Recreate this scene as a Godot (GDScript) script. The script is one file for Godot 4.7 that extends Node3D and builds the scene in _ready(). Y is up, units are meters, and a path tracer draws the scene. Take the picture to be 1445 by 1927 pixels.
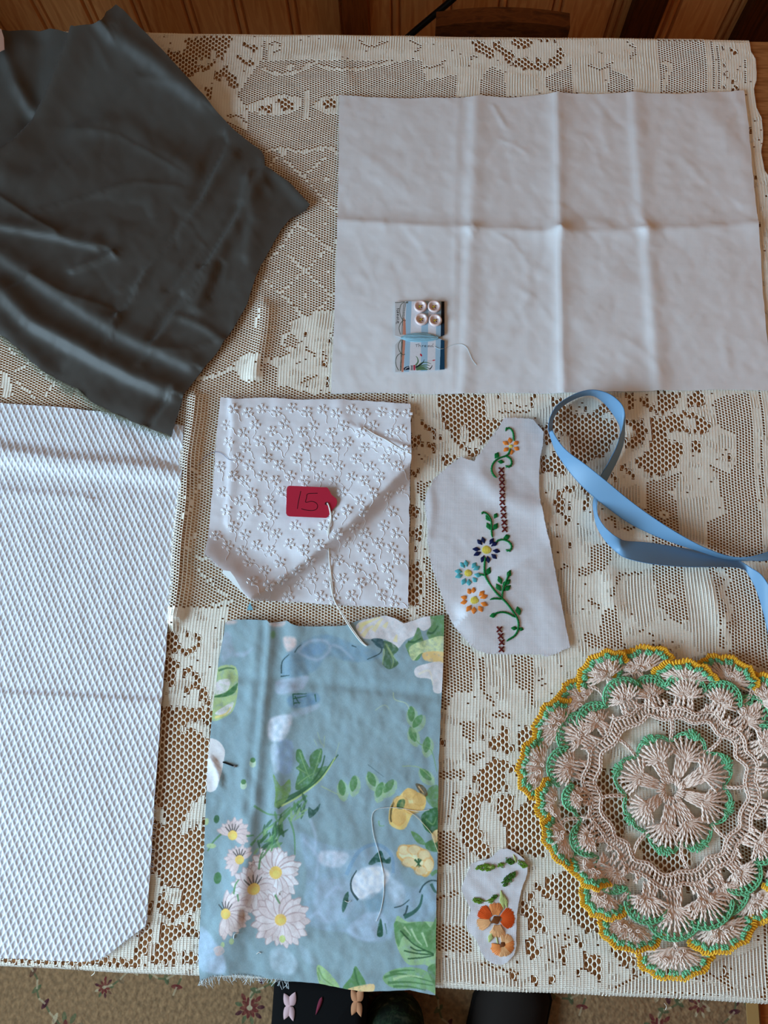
extends Node3D
# A craft table seen from above: fabric remnants, ribbon, doily and a card of buttons on a lace tablecloth.
# Lengths in metres. Outlines were measured on the photograph and laid out on the table top (x across, z towards the near edge).

const TABLE_Y := 0.75
const EYE := 0.613          # camera above the table top
const FOCAL := 1376.0       # pixels, for a 1445 x 1927 frame
const MID := Vector2(722.5, 963.5)
const FAR_Z := -0.640
const NEAR_Z := 0.2205
const WALL_Z := -1.00

var down: Vector3
var ax: Vector3
var az: Vector3
var mats := {}
var rng := RandomNumberGenerator.new()
var noise := FastNoiseLite.new()
var taken := {}
var covers: Array = []      # outlines of opaque cloths on the tablecloth, in table metres

# ---------------------------------------------------------------- measuring
func cam_setup() -> void:
	down = Vector3(752.0 - MID.x, 1285.0 - MID.y, FOCAL).normalized()
	var a := Vector3(300 - MID.x, 62 - MID.y, FOCAL)
	var b := Vector3(1400 - MID.x, 75 - MID.y, FOCAL)
	ax = a.cross(b).cross(down).normalized()
	if ax.x < 0: ax = -ax
	az = down.cross(ax)
	if az.y < 0: az = -az

func ray(px: float, py: float) -> Vector3:
	var r := Vector3(px - MID.x, py - MID.y, FOCAL)
	return Vector3(r.dot(ax), -r.dot(down), r.dot(az))

func at_y(px: float, py: float, y: float) -> Vector3:   # the point at height y
	var r := ray(px, py)
	var t := (y - TABLE_Y - EYE) / r.y
	return Vector3(r.x * t, y, r.z * t)

func at_z(px: float, py: float, z: float) -> Vector3:   # the point on an upright plane
	var r := ray(px, py)
	var t := z / r.z
	return Vector3(r.x * t, TABLE_Y + EYE + r.y * t, z)

func T(px: float, py: float, h := 0.0) -> Vector3:
	return at_y(px, py, TABLE_Y + h)

func T2(px: float, py: float, h := 0.0015) -> Vector2:
	var p := at_y(px, py, TABLE_Y + h)
	return Vector2(p.x, p.z)

# crop coordinates (origin, scale) to table metres
func crop(ox: float, oy: float, s: float, c: Array, h := 0.0015) -> PackedVector2Array:
	var out := PackedVector2Array()
	for i in range(0, c.size(), 2):
		out.append(T2(ox + c[i] / s, oy + c[i + 1] / s, h))
	return out

func seat(px: float, py: float, hf: Callable) -> Vector3:   # where the line of sight meets a surface of height hf(x, z)
	var h := 0.003
	var p := T(px, py, h)
	for k in 5:
		h = hf.call(p.x, p.z)
		p = T(px, py, h)
	return p

# ---------------------------------------------------------------- naming
func numbered(called: String) -> String:
	var n: int = taken.get(called, 0)
	taken[called] = n + 1
	return called if n == 0 else "%s_%03d" % [called, n]

func thing(called: String, label: String, category: String, at := Vector3.ZERO, group := "") -> Node3D:
	var o := Node3D.new()
	o.name = numbered(called)
	add_child(o)
	o.position = at
	o.set_meta("label", label)
	o.set_meta("category", category)
	if group: o.set_meta("group", group)
	return o

func tag(o: Node, label: String, category: String, group := "") -> Node:
	o.set_meta("label", label)
	o.set_meta("category", category)
	if group: o.set_meta("group", group)
	return o

# ---------------------------------------------------------------- mesh building
class MB:
	var v := PackedVector3Array()
	var n := PackedVector3Array()
	var uv := PackedVector2Array()
	var ix := PackedInt32Array()
	var col := PackedColorArray()
	var smooth := true
	func vert(p: Vector3, nn: Vector3, t := Vector2.ZERO) -> int:
		v.append(p); n.append(nn); uv.append(t)
		return v.size() - 1
	func tri(a: int, b: int, c: int) -> void:
		ix.append(a); ix.append(b); ix.append(c)
	func quad_i(a: int, b: int, c: int, d: int) -> void:
		ix.append(a); ix.append(b); ix.append(c)
		ix.append(a); ix.append(c); ix.append(d)
	func face(a: Vector3, b: Vector3, c: Vector3, d: Vector3) -> void:   # clockwise seen from outside
		var nn := (c - a).cross(b - a).normalized()
		if nn == Vector3.ZERO: nn = Vector3.UP
		var k := v.size()
		vert(a, nn, Vector2(a.x, a.z)); vert(b, nn, Vector2(b.x, b.z)); vert(c, nn, Vector2(c.x, c.z)); vert(d, nn, Vector2(d.x, d.z))
		quad_i(k, k + 1, k + 2, k + 3)
	func face3(a: Vector3, b: Vector3, c: Vector3) -> void:
		var nn := (c - a).cross(b - a).normalized()
		if nn == Vector3.ZERO: nn = Vector3.UP
		var k := v.size()
		vert(a, nn, Vector2(a.x, a.z)); vert(b, nn, Vector2(b.x, b.z)); vert(c, nn, Vector2(c.x, c.z))
		tri(k, k + 1, k + 2)
	func out_face(mid: Vector3, a: Vector3, b: Vector3, c: Vector3, d: Vector3) -> void:
		if (c - a).cross(b - a).dot((a + b + c + d) / 4.0 - mid) < 0.0: face(d, c, b, a)
		else: face(a, b, c, d)
	func box(lo: Vector3, hi: Vector3, bevel := 0.0) -> void:   # a box with chamfered edges
		var mid := (lo + hi) / 2.0
		var L := [lo.x, lo.y, lo.z]
		var G := [hi.x, hi.y, hi.z]
		var b := bevel
		var P := func(k: int, a: float, u: int, bu: float, w: int, bw: float) -> Vector3:
			var r := Vector3.ZERO
			r[k] = a; r[u] = bu; r[w] = bw
			return r
		for k in 3:
			var u := (k + 1) % 3; var w := (k + 2) % 3
			for a in [L[k], G[k]]:
				out_face(mid, P.call(k, a, u, L[u] + b, w, L[w] + b), P.call(k, a, u, G[u] - b, w, L[w] + b), P.call(k, a, u, G[u] - b, w, G[w] - b), P.call(k, a, u, L[u] + b, w, G[w] - b))
			if b > 0.0:
				for s in [1.0, -1.0]:
					for t in [1.0, -1.0]:
						var eu: float = G[u] if s > 0 else L[u]
						var ew: float = G[w] if t > 0 else L[w]
						out_face(mid, P.call(k, L[k] + b, u, eu, w, ew - t * b), P.call(k, G[k] - b, u, eu, w, ew - t * b), P.call(k, G[k] - b, u, eu - s * b, w, ew), P.call(k, L[k] + b, u, eu - s * b, w, ew))
	func tube(pts: PackedVector3Array, rad, sides := 6, caps := true) -> void:
		var m := pts.size()
		if m < 2: return
		var side := Vector3.ZERO
		var first := v.size()
		for i in m:
			var d := (pts[min(i + 1, m - 1)] - pts[max(i - 1, 0)]).normalized()
			if i == 0 or side.length() < 0.1:
				side = d.cross(Vector3.UP)
				if side.length() < 0.05: side = d.cross(Vector3.RIGHT)
				side = side.normalized()
			else:
				side = (side - d * side.dot(d)).normalized()
			var up := side.cross(d)
			var r: float = rad if rad is float else rad[i]
			for k in sides:
				var a := TAU * k / sides
				var nn := side * cos(a) + up * sin(a)
				vert(pts[i] + nn * r, nn, Vector2(float(k) / sides, float(i)))
		for i in m - 1:
			for k in sides:
				var a := first + i * sides + k
				var b := first + i * sides + (k + 1) % sides
				quad_i(a, b, b + sides, a + sides)
		if caps:
			for e in [0, m - 1]:
				var dd: Vector3 = (pts[0] - pts[1]).normalized() if e == 0 else (pts[m - 1] - pts[m - 2]).normalized()
				var r2: float = rad if rad is float else rad[e]
				var c := vert(pts[e] + dd * r2 * 0.5, dd)
				for k in sides:
					if e == 0: tri(c, first + (k + 1) % sides, first + k)
					else: tri(c, first + e * sides + k, first + e * sides + (k + 1) % sides)
	func mesh(origin := Vector3.ZERO, with_uv := true) -> ArrayMesh:
		var a := []
		a.resize(Mesh.ARRAY_MAX)
		if origin != Vector3.ZERO:
			for k in v.size(): v[k] -= origin
		a[Mesh.ARRAY_VERTEX] = v
		if n.size() == v.size(): a[Mesh.ARRAY_NORMAL] = n
		if with_uv and uv.size() == v.size(): a[Mesh.ARRAY_TEX_UV] = uv
		if col.size() == v.size(): a[Mesh.ARRAY_COLOR] = col
		a[Mesh.ARRAY_INDEX] = ix
		var m := ArrayMesh.new()
		m.add_surface_from_arrays(Mesh.PRIMITIVE_TRIANGLES, a)
		return m

func put(called: String, mb: MB, m: Material, parent: Node = null, origin := Vector3.ZERO) -> MeshInstance3D:
	var o := MeshInstance3D.new()
	o.mesh = mb.mesh(origin)
	o.material_override = m
	if parent == null:
		o.name = numbered(called)
		add_child(o)
		o.position = origin
	else:
		o.name = called
		parent.add_child(o, true)
	return o

func struct(o: Node) -> Node:
	o.set_meta("kind", "structure")
	return o

func spline(p: PackedVector3Array, per := 6) -> PackedVector3Array:
	var out := PackedVector3Array()
	var m := p.size()
	for i in m - 1:
		var a := p[max(i - 1, 0)]; var b := p[i]; var c := p[i + 1]; var d := p[min(i + 2, m - 1)]
		for k in per:
			out.append(b.cubic_interpolate(c, a, d, float(k) / per))
	out.append(p[m - 1])
	return out

func spline2(p: PackedVector2Array, per := 4, closed := true) -> PackedVector2Array:
	var out := PackedVector2Array()
	var m := p.size()
	for i in (m if closed else m - 1):
		var a := p[(i - 1 + m) % m] if closed else p[max(i - 1, 0)]
		var b := p[i]
		var c := p[(i + 1) % m]
		var d := p[(i + 2) % m] if closed else p[min(i + 2, m - 1)]
		for k in per:
			out.append(b.cubic_interpolate(c, a, d, float(k) / per))
	if not closed: out.append(p[m - 1])
	return out

# outline resampled, with the small irregularities of a cut edge
func cut_edge(p: PackedVector2Array, every: float, amp: float) -> PackedVector2Array:
	var out := PackedVector2Array()
	var m := p.size()
	for i in m:
		var a := p[i]; var b := p[(i + 1) % m]
		var k: int = max(1, int(a.distance_to(b) / every))
		var side := (b - a).normalized().orthogonal()
		for j in k:
			var q := a.lerp(b, float(j) / k)
			out.append(q + side * (noise.get_noise_2d(q.x * 9000.0, q.y * 9000.0) * amp * 1.6 if j > 0 else 0.0))
	return out

# ---------------------------------------------------------------- folds: sums of ridges
func ridge(px: Array, a: float, wl: float, wr: float, sharp := false) -> Dictionary:
	var p := PackedVector2Array()
	var lo := Vector2(9, 9); var hi := Vector2(-9, -9)
	for i in range(0, px.size(), 2):
		var q := T2(px[i], px[i + 1], 0.004)
		p.append(q)
		lo = lo.min(q); hi = hi.max(q)
	var w: float = max(wl, wr) * (4.5 if sharp else 2.8)
	return {"p": p, "a": a, "wl": wl, "wr": wr, "sharp": sharp, "lo": lo - Vector2(w, w), "hi": hi + Vector2(w, w)}

func folds(R: Array, x: float, z: float) -> float:
	var h := 0.0
	var q := Vector2(x, z)
	for r in R:
		var lo: Vector2 = r.lo
		var hi: Vector2 = r.hi
		if x < lo.x or z < lo.y or x > hi.x or z > hi.y: continue
		var p: PackedVector2Array = r.p
		var best := 1e9
		var sgn := 1.0
		for i in p.size() - 1:
			var c := Geometry2D.get_closest_point_to_segment(q, p[i], p[i + 1])
			var d := c.distance_squared_to(q)
			if d < best:
				best = d
				sgn = (p[i + 1] - p[i]).cross(q - p[i])
		var w: float = r.wl if sgn < 0.0 else r.wr
		var t := sqrt(best) / w
		h += r.a * (exp(-t) if r.sharp else exp(-t * t))
	return h

# ---------------------------------------------------------------- cloth: an outline filled with a fine grid that follows a height function
func cloth_mesh(outline: PackedVector2Array, step: float, hf: Callable, thick: float, under := true, uv_scale := 1.0) -> MB:
	var mb := MB.new()
	var lo := Vector2(9, 9); var hi := Vector2(-9, -9)
	for q in outline:
		lo = lo.min(q); hi = hi.max(q)
	lo -= Vector2(step, step); hi += Vector2(step, step)
	var nx := int(ceil((hi.x - lo.x) / step)) + 1
	var nz := int(ceil((hi.y - lo.y) / step)) + 1
	var H := PackedFloat32Array(); H.resize(nx * nz)
	var inside := PackedByteArray(); inside.resize(nx * nz)
	for j in nz:
		for i in nx:
			var x := lo.x + i * step; var z := lo.y + j * step
			H[j * nx + i] = hf.call(x, z)
			inside[j * nx + i] = 1 if Geometry2D.is_point_in_polygon(Vector2(x, z), outline) else 0
	var touched := {}
	for i in outline.size():
		var a := outline[i]; var b := outline[(i + 1) % outline.size()]
		var k: int = max(1, int(a.distance_to(b) / (step * 0.2)))
		for j in k + 1:
			var q := a.lerp(b, float(j) / k)
			touched[Vector2i(int((q.x - lo.x) / step), int((q.y - lo.y) / step))] = true
	var height := func(x: float, z: float) -> float:
		var fx: float = clamp((x - lo.x) / step, 0.0, nx - 1.001); var fz: float = clamp((z - lo.y) / step, 0.0, nz - 1.001)
		var i := int(fx); var j := int(fz)
		var u := fx - i; var w := fz - j
		var k := j * nx + i
		return lerp(lerp(H[k], H[k + 1], u), lerp(H[k + nx], H[k + nx + 1], u), w)
	var normal := func(i: int, j: int) -> Vector3:
		var a: float = H[j * nx + min(i + 1, nx - 1)] - H[j * nx + max(i - 1, 0)]
		var b: float = H[min(j + 1, nz - 1) * nx + i] - H[max(j - 1, 0) * nx + i]
		return Vector3(-a, 2.0 * step, -b).normalized()
	var at := PackedInt32Array(); at.resize(nx * nz); at.fill(-1)
	for j in nz - 1:
		for i in nx - 1:
			var k := j * nx + i
			var corners := inside[k] + inside[k + 1] + inside[k + nx] + inside[k + nx + 1]
			if touched.has(Vector2i(i, j)) or (corners > 0 and corners < 4):
				var x := lo.x + i * step; var z := lo.y + j * step
				var square := PackedVector2Array([Vector2(x, z), Vector2(x + step, z), Vector2(x + step, z + step), Vector2(x, z + step)])
				for part in Geometry2D.intersect_polygons(square, outline):
					var t := Geometry2D.triangulate_polygon(part)
					var b := mb.v.size()
					for q in part:
						var u := (q.x - lo.x) / step - i; var w := (q.y - lo.y) / step - j
						var nn: Vector3 = (normal.call(i, j) as Vector3).lerp(normal.call(i + 1, j), u).lerp((normal.call(i, j + 1) as Vector3).lerp(normal.call(i + 1, j + 1), u), w).normalized()
						mb.vert(Vector3(q.x, TABLE_Y + height.call(q.x, q.y), q.y), nn, q * uv_scale)
					for e in range(0, t.size(), 3):
						var p0 := part[t[e]]; var p1 := part[t[e + 1]]; var p2 := part[t[e + 2]]
						if (p1 - p0).cross(p2 - p0) > 0.0: mb.tri(b + t[e], b + t[e + 1], b + t[e + 2])
						else: mb.tri(b + t[e], b + t[e + 2], b + t[e + 1])
			elif inside[k] and inside[k + 1] and inside[k + nx] and inside[k + nx + 1]:
				for c in [[i, j], [i + 1, j], [i + 1, j + 1], [i, j + 1]]:
					var kk: int = c[1] * nx + c[0]
					if at[kk] < 0:
						var x: float = lo.x + c[0] * step; var z: float = lo.y + c[1] * step
						at[kk] = mb.vert(Vector3(x, TABLE_Y + H[kk], z), normal.call(c[0], c[1]), Vector2(x, z) * uv_scale)
				mb.quad_i(at[k], at[k + 1], at[k + nx + 1], at[k + nx])
	if under:
		var m := mb.v.size()
		for k in m: mb.vert(mb.v[k] - Vector3(0, thick, 0), -mb.n[k], mb.uv[k])
		var t := mb.ix.size()
		for e in range(0, t, 3): mb.tri(mb.ix[e] + m, mb.ix[e + 2] + m, mb.ix[e + 1] + m)
	var cw := Geometry2D.is_polygon_clockwise(outline)
	for i in outline.size():
		var a := outline[i]; var b := outline[(i + 1) % outline.size()]
		var A := Vector3(a.x, TABLE_Y + height.call(a.x, a.y), a.y); var B := Vector3(b.x, TABLE_Y + height.call(b.x, b.y), b.y)
		var dn := Vector3(0, thick, 0)
		if cw: mb.face(A, B, B - dn, A - dn)
		else: mb.face(B, A, A - dn, B - dn)
	return mb

func lay(outline_px: Array, hf: Callable, every := 0.006, amp := 0.0004) -> PackedVector2Array:
	var p := PackedVector2Array()
	for i in range(0, outline_px.size(), 2):
		var q := seat(outline_px[i], outline_px[i + 1], hf)
		p.append(Vector2(q.x, q.z))
	return cut_edge(p, every, amp)

# ---------------------------------------------------------------- materials
func rgb(r: float, g: float, b: float) -> Color:
	return Color(r / 255.0, g / 255.0, b / 255.0)

func mat(called: String, c: Color, rough := 0.85, extra := {}) -> StandardMaterial3D:
	if mats.has(called): return mats[called]
	var m := StandardMaterial3D.new()
	m.resource_name = called
	m.albedo_color = c
	m.roughness = rough
	m.metallic_specular = 0.3
	for k in extra: m.set(k, extra[k])
	mats[called] = m
	return m

func noise_tex(freq: float, size := 256, octaves := 4, kind := FastNoiseLite.TYPE_SIMPLEX_SMOOTH, ramp: Array = [], sd := 1) -> NoiseTexture2D:
	var t := NoiseTexture2D.new()
	t.width = size; t.height = size
	t.seamless = true
	var f := FastNoiseLite.new()
	f.seed = sd
	f.noise_type = kind
	f.frequency = freq
	f.fractal_octaves = octaves
	t.noise = f
	if ramp:
		var g := Gradient.new()
		g.offsets = PackedFloat32Array(ramp[0])
		var cc := PackedColorArray()
		for c in ramp[1]: cc.append(c)
		g.colors = cc
		t.color_ramp = g
	return t

# plain weave: threads of uneven thickness crossing, as a height picture
func weave_image(size: int, threads: int, slub: float, sd: int, floor_tone := 0.0) -> ImageTexture:
	var r := RandomNumberGenerator.new()
	r.seed = sd
	var im := Image.create_empty(size, size, false, Image.FORMAT_L8)
	var wa := []; var wb := []
	for k in threads:
		wa.append(r.randf_range(1.0 - slub, 1.0)); wb.append(r.randf_range(1.0 - slub, 1.0))
	for y in size:
		for x in size:
			var u := float(x) / size * threads; var w := float(y) / size * threads
			var i := int(u); var j := int(w)
			var over := (i + j) % 2 == 0
			var a: float = sin((u - i) * PI) * wa[i]
			var b: float = sin((w - j) * PI) * wb[j]
			var h: float = (a * (0.65 + 0.35 * sin((w - j) * PI))) if over else (b * (0.65 + 0.35 * sin((u - i) * PI)))
			h = lerpf(floor_tone, 1.0, h)
			im.set_pixel(x, y, Color(h, h, h))
	return ImageTexture.create_from_image(im)

# ---------------------------------------------------------------- camera, daylight, room
func view_and_light() -> void:
	var cam := Camera3D.new()
	cam.name = "camera"
	cam.fov = rad_to_deg(2.0 * atan(963.5 / FOCAL))
	cam.near = 0.02
	cam.transform = Transform3D(Basis(Vector3(ax.x, -down.x, az.x), -Vector3(ax.y, -down.y, az.y), -Vector3(ax.z, -down.z, az.z)), Vector3(0, TABLE_Y + EYE, 0))
	add_child(cam)
	cam.current = true
	var we := WorldEnvironment.new()
	we.name = "environment"
	var e := Environment.new()
	e.background_mode = Environment.BG_SKY
	var sky := Sky.new()
	var sm := ProceduralSkyMaterial.new()
	sm.sky_top_color = rgb(120, 165, 225)
	sm.sky_horizon_color = rgb(205, 220, 240)
	sm.ground_bottom_color = rgb(110, 105, 95)
	sm.ground_horizon_color = rgb(170, 175, 175)
	sky.sky_material = sm
	e.sky = sky
	e.tonemap_mode = Environment.TONE_MAPPER_LINEAR
	e.tonemap_exposure = 1.0
	e.sdfgi_enabled = true
	e.ssao_enabled = true
	e.ssil_enabled = true
	we.environment = e
	add_child(we)
	# daylight from the window in the side wall, near the viewer's end of the table
	var day := AreaLight3D.new()
	day.name = "window_daylight"
	day.area_size = Vector2(1.3, 0.95)
	day.light_color = rgb(196, 231, 255)
	day.light_energy = 5.7
	day.shadow_enabled = true
	day.position = Vector3(-1.32, 1.37, 0.62)
	day.rotation_degrees = Vector3(0, -90, 0)
	day.area_range = 12.0
	add_child(day)
	# a ceiling lamp with a warm bulb, behind and to the other side of the viewer
	lamp(Vector3(1.25, 1.85, -0.30))

func lamp(at: Vector3) -> void:
	var l := thing("pendant_lamp", "warm glass pendant lamp hanging from the ceiling", "lamp", at)
	var mb := MB.new()
	var prof := [[0.0, 0.06], [0.035, 0.055], [0.075, 0.03], [0.09, -0.02], [0.075, -0.065], [0.04, -0.09], [0.0, -0.095]]
	lathe(mb, prof, 20)
	var glass := mat("lamp_glass", rgb(255, 225, 180), 0.5, {"emission_enabled": true, "emission": rgb(255, 190, 120), "emission_energy_multiplier": 1.5})
	put("lamp_shade", mb, glass, l)
	mb = MB.new()
	mb.tube(PackedVector3Array([Vector3(0, 0.05, 0), Vector3(0, 0.545, 0)]), 0.006, 8)
	put("stem", mb, mat("brass", rgb(150, 115, 60), 0.4, {"metallic": 0.8}), l)
	var o := OmniLight3D.new()
	o.name = "lamp_glow"
	o.light_color = rgb(255, 176, 104)
	o.light_energy = 0.12
	o.light_size = 0.08
	o.omni_range = 9.0
	o.omni_attenuation = 2.0
	o.shadow_enabled = true
	o.position = at + Vector3(0, -0.13, 0)
	add_child(o)

func lathe(mb: MB, prof: Array, sides: int) -> void:
	var m := prof.size()
	var first := mb.v.size()
	for i in m:
		var a: Array = prof[max(i - 1, 0)]; var b: Array = prof[min(i + 1, m - 1)]
		var t := Vector2(b[0] - a[0], b[1] - a[1]).normalized()
		for k in sides:
			var w := TAU * k / sides
			var nn := Vector3(-t.y * cos(w), t.x, -t.y * sin(w))
			mb.vert(Vector3(prof[i][0] * cos(w), prof[i][1], prof[i][0] * sin(w)), nn)
	for i in m - 1:
		for k in sides:
			var a := first + i * sides + k; var b := first + i * sides + (k + 1) % sides
			mb.quad_i(a, a + sides, b + sides, b)

func wood(called: String, dark: Color, light: Color, scale: Vector3, rough := 0.55, sd := 3) -> StandardMaterial3D:
	if mats.has(called): return mats[called]
	var m := mat(called, Color.WHITE, rough)
	m.albedo_texture = noise_tex(0.012, 512, 5, FastNoiseLite.TYPE_SIMPLEX_SMOOTH, [[0.0, 0.35, 0.5, 0.65, 1.0], [dark, light.lerp(dark, 0.45), light, light.lerp(dark, 0.3), dark.lerp(light, 0.8)]], sd)
	m.uv1_triplanar = true
	m.uv1_world_triplanar = true
	m.uv1_scale = scale
	m.uv1_triplanar_sharpness = 8.0
	return m

func room() -> void:
	var pine := wood("pine_board", rgb(196, 120, 64), rgb(232, 166, 104), Vector3(9.0, 0.9, 9.0), 0.5, 11)
	var pine_wall := mat("pine_wall", rgb(160, 108, 62), 0.6)
	# floor and rug
	var mb := MB.new()
	mb.box(Vector3(-1.45, -0.1, -1.1), Vector3(2.4, 0, 2.7))
	struct(put("floor", mb, wood("floor_wood", rgb(120, 62, 24), rgb(186, 108, 52), Vector3(1.2, 8.0, 8.0), 0.45, 5)))
	mb = MB.new()
	mb.box(Vector3(-1.45, 2.4, -1.1), Vector3(2.4, 2.5, 2.7))
	struct(put("ceiling", mb, mat("ceiling_paint", rgb(190, 172, 148), 0.8)))
	mb = MB.new()
	mb.box(Vector3(2.3, 0, -1.1), Vector3(2.4, 2.4, 2.7))
	struct(put("wall_right", mb, pine_wall))
	mb = MB.new()
	mb.box(Vector3(-1.45, 0, 2.6), Vector3(2.4, 2.4, 2.7))
	struct(put("wall_front", mb, pine_wall))
	# side wall with the window opening
	mb = MB.new()
	var x0 := -1.45; var x1 := -1.35
	var wz0 := -0.06; var wz1 := 1.3; var wy0 := 0.87; var wy1 := 1.87
	mb.box(Vector3(x0, 0, -1.1), Vector3(x1, 2.4, wz0))
	mb.box(Vector3(x0, 0, wz1), Vector3(x1, 2.4, 2.6))
	mb.box(Vector3(x0, 0, wz0), Vector3(x1, wy0, wz1))
	mb.box(Vector3(x0, wy1, wz0), Vector3(x1, 2.4, wz1))
	struct(put("wall_left", mb, pine_wall))
	var win := Node3D.new()
	win.name = "window_1"
	add_child(win)
	struct(win)
	mb = MB.new()
	for s in [[wy0, wy0 + 0.05, wz0, wz1], [wy1 - 0.05, wy1, wz0, wz1], [wy0, wy1, wz0, wz0 + 0.05], [wy0, wy1, wz1 - 0.05, wz1], [wy0, wy1, 0.60, 0.64]]:
		mb.box(Vector3(x0 + 0.02, s[0], s[2]), Vector3(x0 + 0.07, s[1], s[3]), 0.004)
	put("window_frame", mb, mat("window_paint", rgb(235, 232, 225), 0.5), win)
	mb = MB.new()
	mb.box(Vector3(x0 + 0.04, wy0 + 0.05, wz0 + 0.05), Vector3(x0 + 0.046, wy1 - 0.05, wz1 - 0.05))
	put("pane", mb, mat("window_glass", Color(0.95, 0.97, 1.0, 0.08), 0.02, {"transparency": BaseMaterial3D.TRANSPARENCY_ALPHA}), win)
	# unseen curtain with its rod, added to keep window light off the back wall's left
	var cur := thing("added_curtain", "long oatmeal curtain added out of view to shade the far wall", "curtain", Vector3(-1.35, 0, -0.12))
	mb = MB.new()
	var cn := 60
	for i in cn:
		var u0 := float(i) / cn; var u1 := float(i + 1) / cn
		var c0 := Vector3(0.02 + 0.40 * u0, 0.05, 0.035 * sin(u0 * 40.0)); var c1 := Vector3(0.02 + 0.40 * u1, 0.05, 0.035 * sin(u1 * 40.0))
		var hgt := Vector3(0, 2.15, 0)
		mb.face(c0, c0 + hgt, c1 + hgt, c1)
	put("cloth", mb, mat("added_curtain_cloth", rgb(176, 160, 134), 0.9), cur)
	mb = MB.new()
	mb.tube(PackedVector3Array([Vector3(0.0, 2.22, 0), Vector3(0.46, 2.22, 0)]), 0.012, 10)
	put("rod", mb, mat("brass", rgb(150, 115, 60), 0.4, {"metallic": 0.8}), cur)
	# panelled wall beyond the table
	var back := Node3D.new()
	back.name = "wall_back"
	add_child(back)
	struct(back)
	mb = MB.new()
	mb.box(Vector3(-1.45, 0, WALL_Z - 0.1), Vector3(2.4, 2.4, WALL_Z - 0.014))
	put("backing", mb, pine_wall, back)
	var marks := [-40.0, 58.0, 153.0, 246.0, 342.0, 438.0, 540.0, 640.0, 737.0, 836.0, 941.0, 1045.0, 1160.0, 1268.0, 1383.0, 1490.0]
	var xs := []
	for p in marks: xs.append(at_z(p, 0, WALL_Z).x)
	var step: float = (xs[xs.size() - 1] - xs[0]) / (xs.size() - 1)
	while xs[0] > -1.34: xs.push_front(xs[0] - step)
	while xs[xs.size() - 1] < 2.2: xs.push_back(xs[xs.size() - 1] + step)
	var deep := 0.006
	for i in xs.size() - 1:
		mb = MB.new()
		var a: float = xs[i]; var b: float = xs[i + 1]
		# section of a beaded board: groove, bead, flat face
		var prof := [[a, WALL_Z - 0.014], [a, WALL_Z - deep], [a + 0.0025, WALL_Z - 0.001], [a + 0.006, WALL_Z], [a + 0.0095, WALL_Z - 0.001], [a + 0.012, WALL_Z - deep], [a + 0.0145, WALL_Z], [b - 0.003, WALL_Z], [b - 0.0005, WALL_Z - deep], [b - 0.0005, WALL_Z - 0.014]]
		for k in prof.size() - 1:
			mb.face(Vector3(prof[k][0], 0, prof[k][1]), Vector3(prof[k][0], 2.4, prof[k][1]), Vector3(prof[k + 1][0], 2.4, prof[k + 1][1]), Vector3(prof[k + 1][0], 0, prof[k + 1][1]))
		put("plank", mb, pine, back)
	# dark uprights fixed over the boards
	var dark := wood("dark_upright", rgb(58, 28, 12), rgb(92, 48, 22), Vector3(14.0, 1.2, 14.0), 0.45, 21)
	var brown := wood("brown_upright", rgb(96, 46, 16), rgb(150, 84, 36), Vector3(14.0, 1.2, 14.0), 0.45, 22)
	var n := 1
	for u in [[641.0, 693.0, brown], [1198.0, 1260.0, dark], [1421.0, 1500.0, dark]]:
		mb = MB.new()
		var zf := WALL_Z + 0.022
		mb.box(Vector3(at_z(u[0], 0, zf).x, 0, WALL_Z - 0.001), Vector3(at_z(u[1], 0, zf).x, 2.4, zf), 0.002)
		var o := put("trim_%d" % n, mb, u[2])
		struct(o)
		n += 1

func table() -> void:
	var w := wood("table_wood", rgb(128, 78, 40), rgb(178, 122, 74), Vector3(2.2, 9.0, 26.0), 0.4, 31)
	var t := thing("dining_table", "long brown wooden table under the lace cloth", "table", Vector3(0, 0, 0))
	var mb := MB.new()
	mb.box(Vector3(-0.72, TABLE_Y - 0.03, FAR_Z), Vector3(0.72, TABLE_Y, NEAR_Z), 0.003)
	put("tabletop", mb, w, t)
	mb = MB.new()
	for s in [[Vector3(-0.62, 0.62, FAR_Z + 0.08), Vector3(0.62, 0.72, FAR_Z + 0.10)], [Vector3(-0.62, 0.62, NEAR_Z - 0.10), Vector3(0.62, 0.72, NEAR_Z - 0.08)], [Vector3(-0.64, 0.62, FAR_Z + 0.08), Vector3(-0.62, 0.72, NEAR_Z - 0.08)], [Vector3(0.62, 0.62, FAR_Z + 0.08), Vector3(0.64, 0.72, NEAR_Z - 0.08)]]:
		mb.box(s[0], s[1], 0.002)
	put("apron", mb, w, t)
	for x in [-0.62, 0.62]:
		for z in [FAR_Z + 0.1, NEAR_Z - 0.1]:
			mb = MB.new()
			mb.box(Vector3(x - 0.03, 0.0137, z - 0.03), Vector3(x + 0.03, 0.72, z + 0.03), 0.004)
			put("leg", mb, w, t)

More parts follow.
